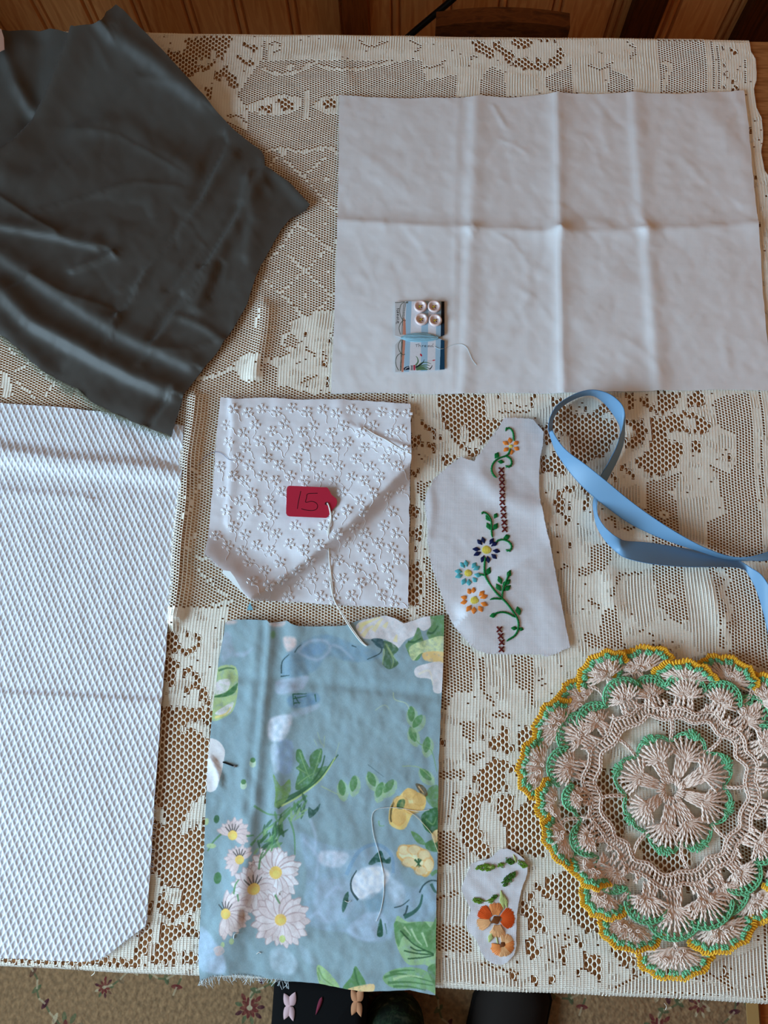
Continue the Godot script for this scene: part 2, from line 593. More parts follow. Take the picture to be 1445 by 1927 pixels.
func beyond_table() -> void:
	# small chair between table and wall: its curved top rail shows above the table edge
	var cw := wood("chair_wood", rgb(64, 34, 14), rgb(112, 62, 28), Vector3(4.0, 12.0, 12.0), 0.45, 41)
	var zc := -0.80
	var l := at_z(820, 48, zc); var r := at_z(1070, 48, zc)
	var top := at_z(945, 27, zc).y
	var ends := at_z(820, 36, zc).y
	var c := thing("wooden_chair", "dark brown wooden chair with curved back rail beyond table", "chair", Vector3((l.x + r.x) / 2, 0, zc))
	var half := (r.x - l.x) / 2
	var mb := MB.new()
	var m := 10
	for i in m:
		var u0 := -1.0 + 2.0 * i / m; var u1 := -1.0 + 2.0 * (i + 1) / m
		var y0: float = lerp(top, ends, u0 * u0); var y1: float = lerp(top, ends, u1 * u1)
		var q := [Vector3(u0 * half, y0, 0.011), Vector3(u1 * half, y1, 0.011), Vector3(u0 * half, y0 - 0.09, 0.011), Vector3(u1 * half, y1 - 0.09, 0.011)]
		var dz := Vector3(0, 0, -0.022)
		mb.face(q[2], q[0], q[1], q[3])
		mb.face(q[3] + dz, q[1] + dz, q[0] + dz, q[2] + dz)
		mb.face(q[0] + dz, q[1] + dz, q[1], q[0])
		mb.face(q[2], q[3], q[3] + dz, q[2] + dz)
		if i == 0: mb.face(q[2] + dz, q[0] + dz, q[0], q[2])
		if i == m - 1: mb.face(q[3], q[1], q[1] + dz, q[3] + dz)
	put("back_rail", mb, cw, c)
	for s in [-1.0, 1.0]:
		mb = MB.new()
		mb.box(Vector3(s * (half - 0.014) - 0.012, 0, -0.012), Vector3(s * (half - 0.014) + 0.012, ends - 0.05, 0.010), 0.002)
		put("back_leg", mb, cw, c)
		mb = MB.new()
		mb.box(Vector3(s * (half - 0.014) - 0.012, 0, 0.125), Vector3(s * (half - 0.014) + 0.012, 0.30, 0.149), 0.002)
		put("leg", mb, cw, c)
	mb = MB.new()
	mb.box(Vector3(-half, 0.30, -0.012), Vector3(half, 0.322, 0.158), 0.004)
	put("seat", mb, cw, c)
	# black cable slanting down in front of the boards
	var p := PackedVector3Array([at_z(905, -50, -0.965), at_z(850, 0, -0.95), at_z(812, 32, -0.94), at_z(772, 66, -0.93), at_z(700, 130, -0.91), at_z(640, 230, -0.90), Vector3(at_z(600, 300, -0.89).x, 0.01, -0.89)])
	mb = MB.new()
	mb.tube(spline(p, 5), 0.0045, 8)
	tag(put("black_cable", mb, mat("black_rubber", rgb(14, 14, 16), 0.45)), "black cable slanting down in front of pine boards", "cable")

func floor_things() -> void:
	# woven rug with scattered flowers
	var edge := at_y(1432, 1905, 0.012).x
	var pa := Paint.new(1024, 1024)
	pa.fill(rgb(140, 108, 76), noise, 30.0, 0.10)
	var r := RandomNumberGenerator.new()
	r.seed = 77
	var tones := [rgb(104, 44, 40), rgb(86, 92, 62), rgb(176, 156, 124), rgb(74, 34, 40), rgb(120, 96, 70), rgb(92, 60, 46)]
	for k in 64:
		var c := Vector2(r.randf() * 1024, r.randf() * 1024)
		var s := r.randf_range(20, 46)
		var pick: Color = tones[r.randi() % 2]
		for ring in [2, 1]:
			var m := 7 + r.randi() % 4
			for i in m:
				var a: float = TAU * i / m + ring
				var q: Vector2 = c + Vector2(cos(a), sin(a)) * s * 0.45 * ring
				var col: Color = pick if ring == 1 else tones[r.randi() % tones.size()]
				pa.leaf(q, a, s * 0.62, s * 0.3, col, 0.85, 0.25)
		pa.leaf(c, 0, s * 0.5, s * 0.4, tones[2], 0.9, 0.2)
		# trailing stems and leaves
		var q0 := c
		var dir := r.randf() * TAU
		for i in 9:
			dir += r.randf_range(-0.7, 0.7)
			var q1 := q0 + Vector2(cos(dir), sin(dir)) * 22
			pa.stroke(PackedVector2Array([q0, q1]), 5.0, 5.0, tones[1] if i % 2 else tones[2], 0.8)
			if i % 2: pa.leaf(q1, dir + 1.2, 30, 12, tones[r.randi() % tones.size()], 0.85, 0.3)
			q0 = q1
	var rm := mat("rug_pile", Color.WHITE, 0.95)
	rm.albedo_texture = pa.texture()
	rm.uv1_scale = Vector3(1.5, 1.5, 1.0)
	rm.heightmap_enabled = true
	rm.heightmap_scale = 0.25
	rm.heightmap_texture = noise_tex(0.12, 512, 3)
	rm.rim_enabled = true
	rm.rim = 0.2
	var mb := MB.new()
	mb.box(Vector3(-1.30, 0.0, -0.63), Vector3(edge, 0.012, 1.9), 0.003)
	var rug := put("patterned_rug", mb, rm)
	tag(rug, "tan patterned rug with maroon and green flowers under table", "rug")
	mb = MB.new()
	mb.box(Vector3(edge - 0.024, 0.0121, -0.625), Vector3(edge - 0.004, 0.0135, 1.895), 0.0005)
	put("border_band", mb, mat("rug_border", rgb(176, 138, 84), 0.95), rug)
	# black cloth with blossoms, standing below the table edge
	var bo := at_y(600, 1900, 0.0)
	var bag := thing("black_floral_bag", "black cloth bag with pink and peach blossoms on the rug", "bag", Vector3(bo.x, 0.012, bo.z))
	mb = MB.new()
	var lo := at_y(511, 1890, 0.13).x - bo.x; var hi := at_y(690, 1890, 0.13).x - bo.x
	var zt := at_y(600, 1838, 0.13).z - bo.z
	soft_block(mb, Vector3((lo + hi) / 2, 0, zt + 0.10), Vector3((hi - lo) / 2, 0.13, 0.10), 0.022)
	put("body", mb, mat("black_velvet", rgb(10, 9, 10), 0.9), bag)
	var petals := [[545, 1893, rgb(214, 176, 178), 0.0], [606, 1876, rgb(120, 44, 62), 0.5], [672, 1885, rgb(196, 136, 98), 0.15]]
	for q in petals:
		var c := at_y(q[0], q[1], 0.1435)
		mb = MB.new()
		var local := Vector3(c.x - bo.x, 0.1312, c.z - bo.z)
		if q[3] == 0.5:
			petal_shape(mb, local, 1.9, 0.026, 0.0028, 0.002)
		else:
			for s in [[-1.2, 0.020, 0.0065], [-2.1, 0.019, 0.0060], [1.25, 0.021, 0.0055], [1.95, 0.020, 0.0060]]:
				petal_shape(mb, local, s[0], s[1], s[2], 0.003)
		put("blossom", mb, mat("blossom_%d" % q[0], q[2], 0.8), bag)
	# dark green leafy cloth beside it
	var g := at_y(744, 1928, 0.14)
	mb = MB.new()
	soft_block(mb, Vector3(0, 0, 0.06), Vector3(0.046, 0.128, 0.072), 0.043)
	var gm := mat("leafy_cloth", Color.WHITE, 0.9)
	gm.albedo_texture = noise_tex(0.02, 256, 3, FastNoiseLite.TYPE_SIMPLEX_SMOOTH, [[0.0, 0.42, 0.5, 0.6, 1.0], [rgb(14, 18, 12), rgb(18, 26, 16), rgb(44, 66, 40), rgb(24, 34, 22), rgb(120, 120, 92)]], 9)
	gm.uv1_triplanar = true
	gm.uv1_scale = Vector3(8, 8, 8)
	var gc := put("green_leafy_cushion", mb, gm, null, Vector3(0, 0, 0))
	gc.position = Vector3(g.x, 0.012, g.z)
	tag(gc, "dark green leaf patterned cushion beside the black floral bag", "cushion")
	# dark shoe
	var s0 := at_y(935, 1912, 0.04)
	var shoe := thing("dark_shoe", "dark brown round-toed shoe standing on the patterned rug", "shoe", Vector3(s0.x, 0.012, s0.z))
	mb = MB.new()
	var rows := [[-0.066, 0.022, 0.036, 0.020], [-0.056, 0.044, 0.034, 0.03], [-0.02, 0.060, 0.028, 0.045], [0.03, 0.060, 0.016, 0.055], [0.09, 0.040, 0.006, 0.062], [0.15, 0.036, 0.002, 0.07], [0.185, 0.028, 0.0, 0.07]]
	shoe_body(mb, rows)
	put("upper", mb, mat("shoe_suede", rgb(34, 27, 23), 0.85), shoe)
	mb = MB.new()
	var sole := PackedVector3Array()
	for q in rows: sole.append(Vector3(q[2], 0, q[0]))
	for i in rows.size() - 1:
		var a: Array = rows[i]; var b: Array = rows[i + 1]
		mb.face(Vector3(a[2] - a[1] - 0.004, 0.01, a[0]), Vector3(a[2] + a[1] + 0.004, 0.01, a[0]), Vector3(b[2] + b[1] + 0.004, 0.01, b[0]), Vector3(b[2] - b[1] - 0.004, 0.01, b[0]))
		mb.face(Vector3(a[2] + a[1] + 0.004, 0.01, a[0]), Vector3(a[2] + a[1] + 0.004, 0, a[0]), Vector3(b[2] + b[1] + 0.004, 0, b[0]), Vector3(b[2] + b[1] + 0.004, 0.01, b[0]))
		mb.face(Vector3(b[2] - b[1] - 0.004, 0.01, b[0]), Vector3(b[2] - b[1] - 0.004, 0, b[0]), Vector3(a[2] - a[1] - 0.004, 0, a[0]), Vector3(a[2] - a[1] - 0.004, 0.01, a[0]))
	put("sole", mb, mat("shoe_sole", rgb(20, 16, 14), 0.8), shoe)

func shoe_body(mb: MB, rows: Array) -> void:
	var m := 12
	var first := mb.v.size()
	for i in rows.size():
		var q: Array = rows[i]
		for k in m + 1:
			var a := PI * k / m
			var p := Vector3(q[2] - cos(a) * q[1], 0.008 + sin(a) * q[3], q[0])
			mb.vert(p, Vector3(-cos(a), sin(a) * 1.2, -0.5 if i < 2 else 0.0).normalized())
	for i in rows.size() - 1:
		for k in m:
			var a := first + i * (m + 1) + k
			mb.quad_i(a, a + 1, a + m + 2, a + m + 1)
	var c := mb.vert(Vector3(rows[0][2], 0.016, rows[0][0] - 0.006), Vector3(0, 0.3, -1).normalized())
	for k in m: mb.tri(c, first + k + 1, first + k)

func soft_block(mb: MB, mid: Vector3, half: Vector3, r: float) -> void:   # a block with well rounded edges, standing on its base; half.y is its full height
	var m := 14
	var first := mb.v.size()
	for i in m + 1:
		var w := PI * i / m - PI / 2
		for k in m * 2:
			var a := TAU * k / (m * 2)
			var d := Vector3(cos(w) * cos(a), sin(w), cos(w) * sin(a))
			var q := Vector3(sgn_pow(d.x), sgn_pow(d.y), sgn_pow(d.z))
			var inner := Vector3(half.x - r, half.y / 2 - r, half.z - r)
			var s := Vector3(signf(d.x) if absf(d.x) > 0.02 else d.x * 50, signf(d.y) if absf(d.y) > 0.02 else d.y * 50, signf(d.z) if absf(d.z) > 0.02 else d.z * 50)
			mb.vert(mid + Vector3(0, half.y / 2, 0) + Vector3(inner.x * s.x, inner.y * s.y, inner.z * s.z) + d * r, d)
	for i in m:
		for k in m * 2:
			var a := first + i * m * 2 + k; var b := first + i * m * 2 + (k + 1) % (m * 2)
			mb.quad_i(a, b, b + m * 2, a + m * 2)

func sgn_pow(x: float) -> float:
	return signf(x) * pow(absf(x), 0.5)

# a slightly domed petal from base, pointing along angle a (0 = +x, PI/2 = +z)
func petal_shape(mb: MB, base: Vector3, a: float, length: float, width: float, rise: float, pointed := 0.6) -> void:
	var d := Vector3(cos(a), 0, sin(a))
	var s := Vector3(-sin(a), 0, cos(a))
	var m := 8; var k := 6
	var first := mb.v.size()
	for i in m + 1:
		var t := float(i) / m
		var w := width * pow(sin(PI * pow(t, pointed)), 0.8) if i > 0 and i < m else 0.0
		for j in k + 1:
			var u := -1.0 + 2.0 * j / k
			var y: float = rise * (1.0 - u * u) * sin(PI * clampf(t, 0.03, 0.97))
			mb.vert(base + d * length * t + s * w * u * 0.5 * 2.0 + Vector3(0, y, 0), (Vector3.UP + s * u * 0.8 * rise / maxf(width, 0.0005) * 2.0 + d * (t - 0.5) * 0.8).normalized(), Vector2(t, u))
	for i in m:
		for j in k:
			var q := first + i * (k + 1) + j
			mb.quad_i(q, q + k + 1, q + k + 2, q + 1)

# ---------------------------------------------------------------- a small painter for printed cloth, card and rug
class Paint:
	var w: int
	var h: int
	var d := PackedFloat32Array()
	var tone := FastNoiseLite.new()
	func _init(ww: int, hh: int) -> void:
		w = ww; h = hh
		d.resize(w * h * 3)
		tone.seed = 4
		tone.frequency = 0.05
		tone.fractal_octaves = 3
	func fill(c: Color, nz: FastNoiseLite, scale: float, amp: float) -> void:
		for y in h:
			for x in w:
				var t := 1.0 + nz.get_noise_2d(x * scale * 0.1, y * scale * 0.1) * amp * 2.0
				var k := (y * w + x) * 3
				d[k] = c.r * t; d[k + 1] = c.g * t; d[k + 2] = c.b * t
	func dab(x: int, y: int, c: Color, a: float) -> void:
		if x < 0 or y < 0 or x >= w or y >= h: return
		var k := (y * w + x) * 3
		d[k] += (c.r - d[k]) * a; d[k + 1] += (c.g - d[k + 1]) * a; d[k + 2] += (c.b - d[k + 2]) * a
	func poly(p: PackedVector2Array, c: Color, a: float, mottle := 0.0) -> void:
		var y0 := h; var y1 := 0
		for q in p:
			y0 = min(y0, int(floor(q.y))); y1 = max(y1, int(ceil(q.y)))
		var m := p.size()
		for y in range(max(y0, 0), min(y1, h - 1) + 1):
			var xs := []
			var fy := y + 0.5
			for i in m:
				var s := p[i]; var e := p[(i + 1) % m]
				if (s.y <= fy) != (e.y <= fy): xs.append(s.x + (fy - s.y) / (e.y - s.y) * (e.x - s.x))
			xs.sort()
			for i in range(0, xs.size() - 1, 2):
				for x in range(max(int(ceil(xs[i] - 0.5)), 0), min(int(floor(xs[i + 1] - 0.5)), w - 1) + 1):
					dab(x, y, c, clampf(a * (1.0 + mottle * 2.0 * tone.get_noise_2d(x, y)), 0, 1) if mottle > 0.0 else a)
	func leaf(c: Vector2, ang: float, length: float, width: float, col: Color, a: float, mottle := 0.0) -> void:   # a pointed oval centred on c
		var p := PackedVector2Array()
		var e := Vector2(cos(ang), sin(ang)); var s := e.orthogonal()
		for i in 12:
			var t := TAU * i / 12
			p.append(c + e * cos(t) * length * 0.5 + s * sin(t) * absf(sin(t)) ** 0.4 * width * 0.5)
		poly(p, col, a, mottle)
	func oval(c: Vector2, rx: float, ry: float, col: Color, a: float, mottle := 0.0) -> void:
		var p := PackedVector2Array()
		for i in 16: p.append(c + Vector2(cos(TAU * i / 16) * rx, sin(TAU * i / 16) * ry))
		poly(p, col, a, mottle)
	func stroke(p: PackedVector2Array, w0: float, w1: float, col: Color, a: float) -> void:
		var l := PackedVector2Array(); var r := PackedVector2Array()
		var m := p.size()
		for i in m:
			var t := (p[min(i + 1, m - 1)] - p[max(i - 1, 0)]).normalized().orthogonal()
			var ww: float = lerp(w0, w1, float(i) / max(m - 1, 1)) * 0.5
			l.append(p[i] + t * ww); r.append(p[i] - t * ww)
		r.reverse()
		l.append_array(r)
		poly(l, col, a)
	func blur(r: int) -> void:   # dye spreading in the cloth
		var t := PackedFloat32Array()
		t.resize(d.size())
		var n := 1.0 / (2 * r + 1)
		for pass_no in 2:
			var along := 3 if pass_no == 0 else 3 * w
			var count := w if pass_no == 0 else h
			var lines := h if pass_no == 0 else w
			var between := 3 * w if pass_no == 0 else 3
			for l in lines:
				for c in 3:
					var k0 := l * between + c
					var sum := d[k0] * r
					for i in r: sum += d[k0 + along * i]
					for i in count:
						sum += d[k0 + along * mini(i + r, count - 1)]
						t[k0 + along * i] = sum * n
						sum -= d[k0 + along * maxi(i - r, 0)]
			var sw := d
			d = t
			t = sw
	func fibres(amp: float, grey: float) -> void:   # uneven dye along the threads, a little faded
		var fn := FastNoiseLite.new()
		fn.seed = 77
		fn.frequency = 0.5
		for y in h:
			for x in w:
				var k := (y * w + x) * 3
				var t := 1.0 + amp * (fn.get_noise_2d(x * 1.1, y * 0.22) + fn.get_noise_2d(x * 0.3 + 500.0, y * 1.3))
				var l := d[k] * 0.3 + d[k + 1] * 0.59 + d[k + 2] * 0.11
				for c in 3: d[k + c] = lerpf(d[k + c], l, grey) * t
	func texture(gain := 1.0) -> ImageTexture:
		var b := PackedByteArray()
		b.resize(w * h * 3)
		for k in w * h * 3: b[k] = int(clampf(d[k] * gain, 0, 0.96) * 255.0)
		return ImageTexture.create_from_image(Image.create_from_data(w, h, false, Image.FORMAT_RGB8, b))

# ---------------------------------------------------------------- lace tablecloth
# Pattern classes on a 1 mm map: 1 open hexagon net, 2 fine square net, 3 solid weave, 4 ribbed weave with slits
const NET := 1
const FINE := 2
const SOLID := 3
const RIBS := 4
var lx0 := -0.50
var lz0 := FAR_Z - 0.035
var lw := 900
var lh := 935
var lmap := PackedByteArray()
var lc := [0.0, 0.0, 1.0]
var lace_folds: Array = []

func Z(ox: float, oy: float, s: float) -> void:
	lc = [ox, oy, s]

func lfill(p: PackedVector2Array, cls: int) -> void:
	var y0 := lh; var y1 := 0
	var q := PackedVector2Array()
	for a in p:
		var b := Vector2((a.x - lx0) * 1000.0, (a.y - lz0) * 1000.0)
		q.append(b)
		y0 = min(y0, int(floor(b.y))); y1 = max(y1, int(ceil(b.y)))
	var m := q.size()
	for y in range(max(y0, 0), min(y1, lh - 1) + 1):
		var xs := []
		var fy := y + 0.5
		for i in m:
			var s := q[i]; var e := q[(i + 1) % m]
			if (s.y <= fy) != (e.y <= fy): xs.append(s.x + (fy - s.y) / (e.y - s.y) * (e.x - s.x))
		xs.sort()
		for i in range(0, xs.size() - 1, 2):
			for x in range(max(int(round(xs[i])), 0), min(int(round(xs[i + 1])), lw) - 0):
				if x < lw: lmap[y * lw + x] = cls

func A(cls: int, c: Array) -> void:    # an area
	lfill(crop(lc[0], lc[1], lc[2], c), cls)

func S(cls: int, w: float, c: Array) -> void:    # a stroke w photo pixels wide
	var p := spline2(crop(lc[0], lc[1], lc[2], c), 4, false) if c.size() > 4 else crop(lc[0], lc[1], lc[2], c)
	var hw := w * 0.00022
	for i in p.size() - 1:
		var t := (p[i + 1] - p[i]).normalized().orthogonal() * hw
		lfill(PackedVector2Array([p[i] + t, p[i + 1] + t, p[i + 1] - t, p[i] - t]), cls)
		if w > 4.0 and i > 0: O2(cls, p[i], hw)

func O2(cls: int, c: Vector2, r: float) -> void:
	var p := PackedVector2Array()
	for k in 10: p.append(c + Vector2(cos(TAU * k / 10), sin(TAU * k / 10)) * r)
	lfill(p, cls)

func O(cls: int, c: Array) -> void:    # discs: x, y, r in crop units
	for i in range(0, c.size(), 3):
		O2(cls, T2(lc[0] + c[i] / lc[2], lc[1] + c[i + 1] / lc[2]), c[i + 2] / lc[2] * 0.00044)

func lace_pattern() -> void:
	lmap.resize(lw * lh)
	lmap.fill(FINE)
	# whole-cloth zones
	Z(0, 0, 1)
	A(SOLID, [770, 700, 1445, 700, 1460, 1240, 1460, 1930, 820, 1930, 830, 1230, 770, 1230])
	A(SOLID, [300, 1140, 430, 1140, 420, 1290, 280, 1290])
	A(SOLID, [240, 1290, 840, 1200, 860, 1900, -100, 1900, -100, 1600])
	A(NET, [285, 1330, 410, 1330, 390, 1720, 270, 1720])
	A(SOLID, [640, 40, 1460, 40, 1480, 180, 640, 180])
	A(FINE, [-100, 600, 420, 600, 420, 1140, -100, 1140])
	# upper corner by the grey cloth
	Z(280, 60, 3.803)
	A(SOLID, [0, -30, 1445, -30, 1445, 205, 800, 205, 700, 350, 640, 440, 710, 560, 690, 690, 560, 640, 0, 640])
	A(NET, [130, 150, 250, 45, 500, 20, 620, 30, 600, 80, 540, 180, 500, 200, 430, 260, 280, 310, 200, 240])
	A(SOLID, [30, 10, 240, 10, 270, 60, 265, 130, 200, 150, 130, 110, 60, 70])
	O(NET, [75, 60, 18])
	A(SOLID, [350, 200, 440, 190, 455, 230, 400, 255, 355, 225])
	A(SOLID, [450, 130, 490, 125, 500, 190, 450, 215])
	A(RIBS, [960, 75, 1445, 65, 1445, 165, 960, 165])
	S(FINE, 6, [860, 90, 920, 60, 950, 110, 900, 140])
	S(FINE, 6, [840, 60, 835, 190])
	A(NET, [665, 50, 760, 95, 800, 100, 790, 140, 730, 130, 680, 90])
	A(NET, [625, 140, 690, 190, 760, 210, 740, 245, 660, 215, 620, 170])
	A(NET, [500, 260, 560, 230, 640, 340, 650, 370, 610, 400, 560, 310, 490, 350, 480, 290])
	A(NET, [380, 370, 470, 400, 465, 490, 430, 480, 415, 420])
	S(SOLID, 8, [810, 250, 930, 300, 1080, 290, 1180, 235, 1330, 215, 1445, 235])
	O(SOLID, [1020, 250, 30, 1140, 240, 26])
	A(SOLID, [680, 520, 820, 470, 950, 445, 1060, 470, 1100, 500, 1060, 560, 930, 600, 820, 590, 720, 555])
	A(NET, [745, 540, 850, 520, 880, 545, 860, 575, 760, 560])
	A(NET, [920, 490, 1000, 485, 1050, 560, 960, 575, 930, 520])
	S(SOLID, 12, [1120, 430, 1125, 630])
	A(SOLID, [1160, 540, 1240, 470, 1360, 455, 1360, 600, 1250, 590])
	A(NET, [1230, 500, 1320, 480, 1320, 550, 1270, 555])
	S(FINE, 6, [560, 600, 640, 590, 690, 640])
	S(SOLID, 7, [830, 850, 960, 840, 1050, 860, 1180, 850, 1280, 830, 1360, 880])
	O(SOLID, [960, 870, 32, 1110, 870, 28, 1230, 840, 30])
	S(SOLID, 4, [860, 960, 930, 880])
	S(SOLID, 4, [940, 900, 1100, 1040, 1360, 1300])
	S(SOLID, 4, [1100, 1040, 1260, 900])
	O(SOLID, [1270, 1060, 24])
	# trellis and blossoms beside the white sheet
	Z(480, 380, 5.07)
	for s in [[400, 210, 500, 280, 640, 400, 780, 510], [90, 740, 240, 880, 330, 960, 460, 1120], [300, 490, 480, 660, 600, 790, 740, 930], [240, 880, 400, 720, 490, 650, 620, 520, 780, 380], [460, 1130, 620, 1010, 690, 930, 780, 850], [0, 620, 200, 490, 400, 220]]:
		S(SOLID, 4, s)
	O(SOLID, [685, 215, 18, 460, 440, 18, 235, 660, 18, 475, 890, 22, 705, 665, 18])
	A(SOLID, [320, 1150, 430, 1100, 560, 1060, 740, 1040, 740, 1300, 720, 1830, 560, 1850, 320, 1770, 210, 1760, 220, 1500, 330, 1440, 230, 1330, 250, 1260, 330, 1240])
	A(FINE, [345, 1260, 400, 1300, 390, 1400, 280, 1370, 260, 1310])
	O(NET, [475, 1262, 15, 525, 1265, 15, 705, 1335, 17, 705, 1380, 16, 705, 1420, 15, 355, 1500, 15, 405, 1498, 15, 625, 1555, 18, 655, 1580, 16, 675, 1595, 14, 670, 1700, 20, 670, 1745, 18, 695, 1675, 14])
	S(FINE, 6, [480, 1410, 580, 1470])
	S(FINE, 6, [440, 1740, 480, 1700, 590, 1670])
	S(FINE, 6, [640, 1440, 690, 1510])
	A(RIBS, [590, 1080, 700, 1080, 700, 1240, 590, 1200])
	A(SOLID, [120, 1480, 220, 1480, 210, 1560, 90, 1540])
	Z(0, 400, 2.408)
	A(SOLID, [1060, 680, 1110, 640, 1190, 650, 1190, 760, 1130, 770, 1080, 740])
	S(SOLID, 8, [900, 745, 980, 735, 1060, 700])
	S(SOLID, 5, [1180, 430, 1150, 520, 1140, 600])
	# left, between the grey cloth and the waffle cloth
	Z(0, 630, 4.25)
	for s in [[0, 340, 60, 330, 180, 270, 220, 210], [110, 390, 190, 450, 270, 520], [300, 310, 360, 350, 420, 400], [330, 520, 380, 450, 420, 390], [60, 110, 130, 180]]:
		S(SOLID, 4, s)
	A(SOLID, [0, 290, 60, 350, 90, 500, 0, 510])
	# ridge left of the flowered white square
	Z(280, 800, 4.19)
	for s in [[280, 560, 350, 640, 250, 760], [470, 1210, 540, 1290, 620, 1330], [380, 1130, 460, 1220], [330, 330, 420, 420, 350, 560], [300, 960, 420, 1060, 470, 1000], [390, 820, 330, 900]]:
		S(SOLID, 4, s)
	S(SOLID, 8, [380, 1470, 460, 1440, 560, 1400, 670, 1380])
	A(SOLID, [150, 1480, 210, 1450, 240, 1590, 400, 1560, 470, 1600, 480, 1700, 560, 1680, 550, 1926, 100, 1926, 110, 1830, 240, 1800])
	A(NET, [130, 1650, 210, 1620, 240, 1680, 260, 1760, 240, 1790, 150, 1780, 120, 1700])
	S(NET, 9, [290, 1650, 350, 1635, 400, 1670, 410, 1710, 340, 1770, 260, 1775])
	A(NET, [105, 1820, 220, 1830, 240, 1900, 150, 1926, 105, 1926])
	# open net between the waffle cloth and the blue print
	Z(260, 1240, 3.106)
	A(NET, [145, 0, 215, 0, 230, 80, 215, 150, 170, 110, 145, 50])
	S(NET, 9, [260, 90, 320, 65, 350, 90, 340, 140, 290, 190])
	A(NET, [340, 100, 380, 160, 430, 220, 440, 280, 400, 260, 340, 160])
	A(NET, [130, 290, 200, 300, 370, 355, 350, 430, 430, 430, 420, 1490, 340, 1540, 130, 1540, 70, 1100])
	A(SOLID, [250, 385, 330, 345, 400, 380, 420, 420, 390, 470, 350, 430, 330, 390, 280, 410])
	A(SOLID, [310, 850, 390, 760, 390, 880, 380, 970, 300, 1000, 265, 1050, 245, 1020, 250, 960, 300, 890])
	A(SOLID, [95, 830, 130, 870, 150, 950, 100, 925])
	A(SOLID, [60, 1230, 110, 1230, 120, 1320, 60, 1420])
	S(SOLID, 12, [230, 1440, 230, 1370, 190, 1330, 130, 1340, 100, 1400, 110, 1480, 150, 1530, 210, 1550, 280, 1520, 360, 1480])
	A(SOLID, [165, 1390, 200, 1370, 235, 1400, 235, 1440, 195, 1445])
	A(NET, [30, 1540, 100, 1570, 350, 1540, 350, 1770, 60, 1780, -60, 1790, 0, 1700])
	S(SOLID, 12, [125, 1540, 110, 1620, 80, 1700, 40, 1790])
	A(SOLID, [220, 1650, 280, 1610, 350, 1640, 350, 1700, 290, 1720, 262, 1690, 262, 1760, 220, 1750])
	A(NET, [-810, 1700, 0, 1750, 0, 1790, -810, 1770])
	# above and left of the embroidered linen
	Z(760, 730, 4.817)
	A(NET, [310, 50, 430, 35, 720, 40, 760, 80, 745, 290, 900, 290, 640, 610, 590, 590, 545, 560, 470, 500, 430, 470, 370, 290, 330, 190])
	A(SOLID, [525, 350, 590, 350, 590, 440, 540, 500, 500, 420])
	A(SOLID, [560, 490, 680, 450, 690, 520, 600, 560])
	O(NET, [878, 65, 26, 220, 60, 18])
	S(NET, 8, [60, 320, 90, 300, 160, 330, 230, 380, 270, 440, 350, 470])
	A(NET, [60, 430, 130, 410, 140, 500, 120, 560, 60, 540])
	A(SOLID, [140, 430, 240, 400, 240, 500, 170, 520])
	S(NET, 7, [140, 520, 210, 530, 300, 570, 360, 610, 440, 640, 490, 630])
	A(NET, [320, 610, 400, 590, 500, 630, 420, 690, 330, 660])
	A(NET, [65, 760, 120, 750, 130, 800, 70, 810])
	A(RIBS, [180, 600, 320, 660, 330, 760, 200, 700])
	S(FINE, 6, [860, 200, 1000, 210, 1150, 210])
	S(FINE, 6, [900, 130, 1000, 130, 1050, 180])
	A(NET, [1140, 60, 1190, 50, 1190, 150, 1130, 150])
	A(NET, [1310, 110, 1420, 80, 1445, 150, 1330, 190])
	S(FINE, 6, [1200, 240, 1280, 190])
	A(NET, [1210, 310, 1320, 340, 1320, 560, 1260, 520])
	A(NET, [1240, 640, 1380, 600, 1440, 700, 1390, 790, 1230, 750])
	A(RIBS, [1180, 240, 1300, 160, 1300, 320, 1240, 330])
	# narrow strip between the white square and the linen
	Z(760, 880, 5.35)
	A(NET, [60, 340, 95, 390, 140, 440, 110, 500, 70, 510, 50, 450])
	A(NET, [40, 620, 90, 620, 130, 580, 150, 530, 170, 600, 170, 710, 130, 780, 90, 690, 40, 700])
	O(NET, [130, 790, 18, 50, 820, 13, 105, 820, 15, 87, 60, 19, 70, 130, 15, 75, 185, 15])
	A(NET, [40, 1010, 130, 950, 170, 1000, 215, 1070, 210, 1220, 180, 1300, 150, 1350, 85, 1420, 35, 1360, 30, 1240, 60, 1100])
	A(SOLID, [40, 1130, 130, 1140, 130, 1200, 50, 1210])
	A(FINE, [130, 160, 280, 130, 230, 200, 220, 390, 190, 390, 150, 300, 120, 220])
	A(FINE, [200, 900, 290, 880, 560, 1450, 620, 1926, 400, 1926, 400, 1480, 0, 1500, 0, 1440, 130, 1480, 150, 1400, 220, 1270, 240, 1030])
	# round the ribbon
	Z(1040, 730, 3.568)
	A(NET, [20, 130, 140, 110, 140, 180, 220, 190, 300, 130, 380, 110, 440, 230, 450, 300, 350, 440, 210, 510, 130, 450, 110, 400, 130, 320, 10, 310, 0, 200])
	A(SOLID, [120, 100, 280, 60, 330, 110, 250, 180, 140, 190])
	A(SOLID, [335, 190, 400, 150, 440, 220, 350, 230])
	O(NET, [215, 130, 16, 240, 150, 12])
	A(NET, [470, 35, 590, 35, 560, 70, 540, 170, 515, 170, 510, 90])
	A(NET, [580, 90, 640, 90, 640, 120, 700, 140, 700, 30, 870, 30, 840, 120, 720, 180, 640, 150, 590, 140])
	A(NET, [910, 30, 1020, 30, 1000, 110, 890, 130])
	A(NET, [650, 220, 720, 220, 870, 170, 980, 170, 1050, 230, 1050, 270, 1000, 320, 930, 300, 860, 300, 770, 300, 750, 350, 820, 350, 870, 370, 870, 440, 830, 520, 700, 600, 620, 600, 540, 490, 640, 410, 670, 330])
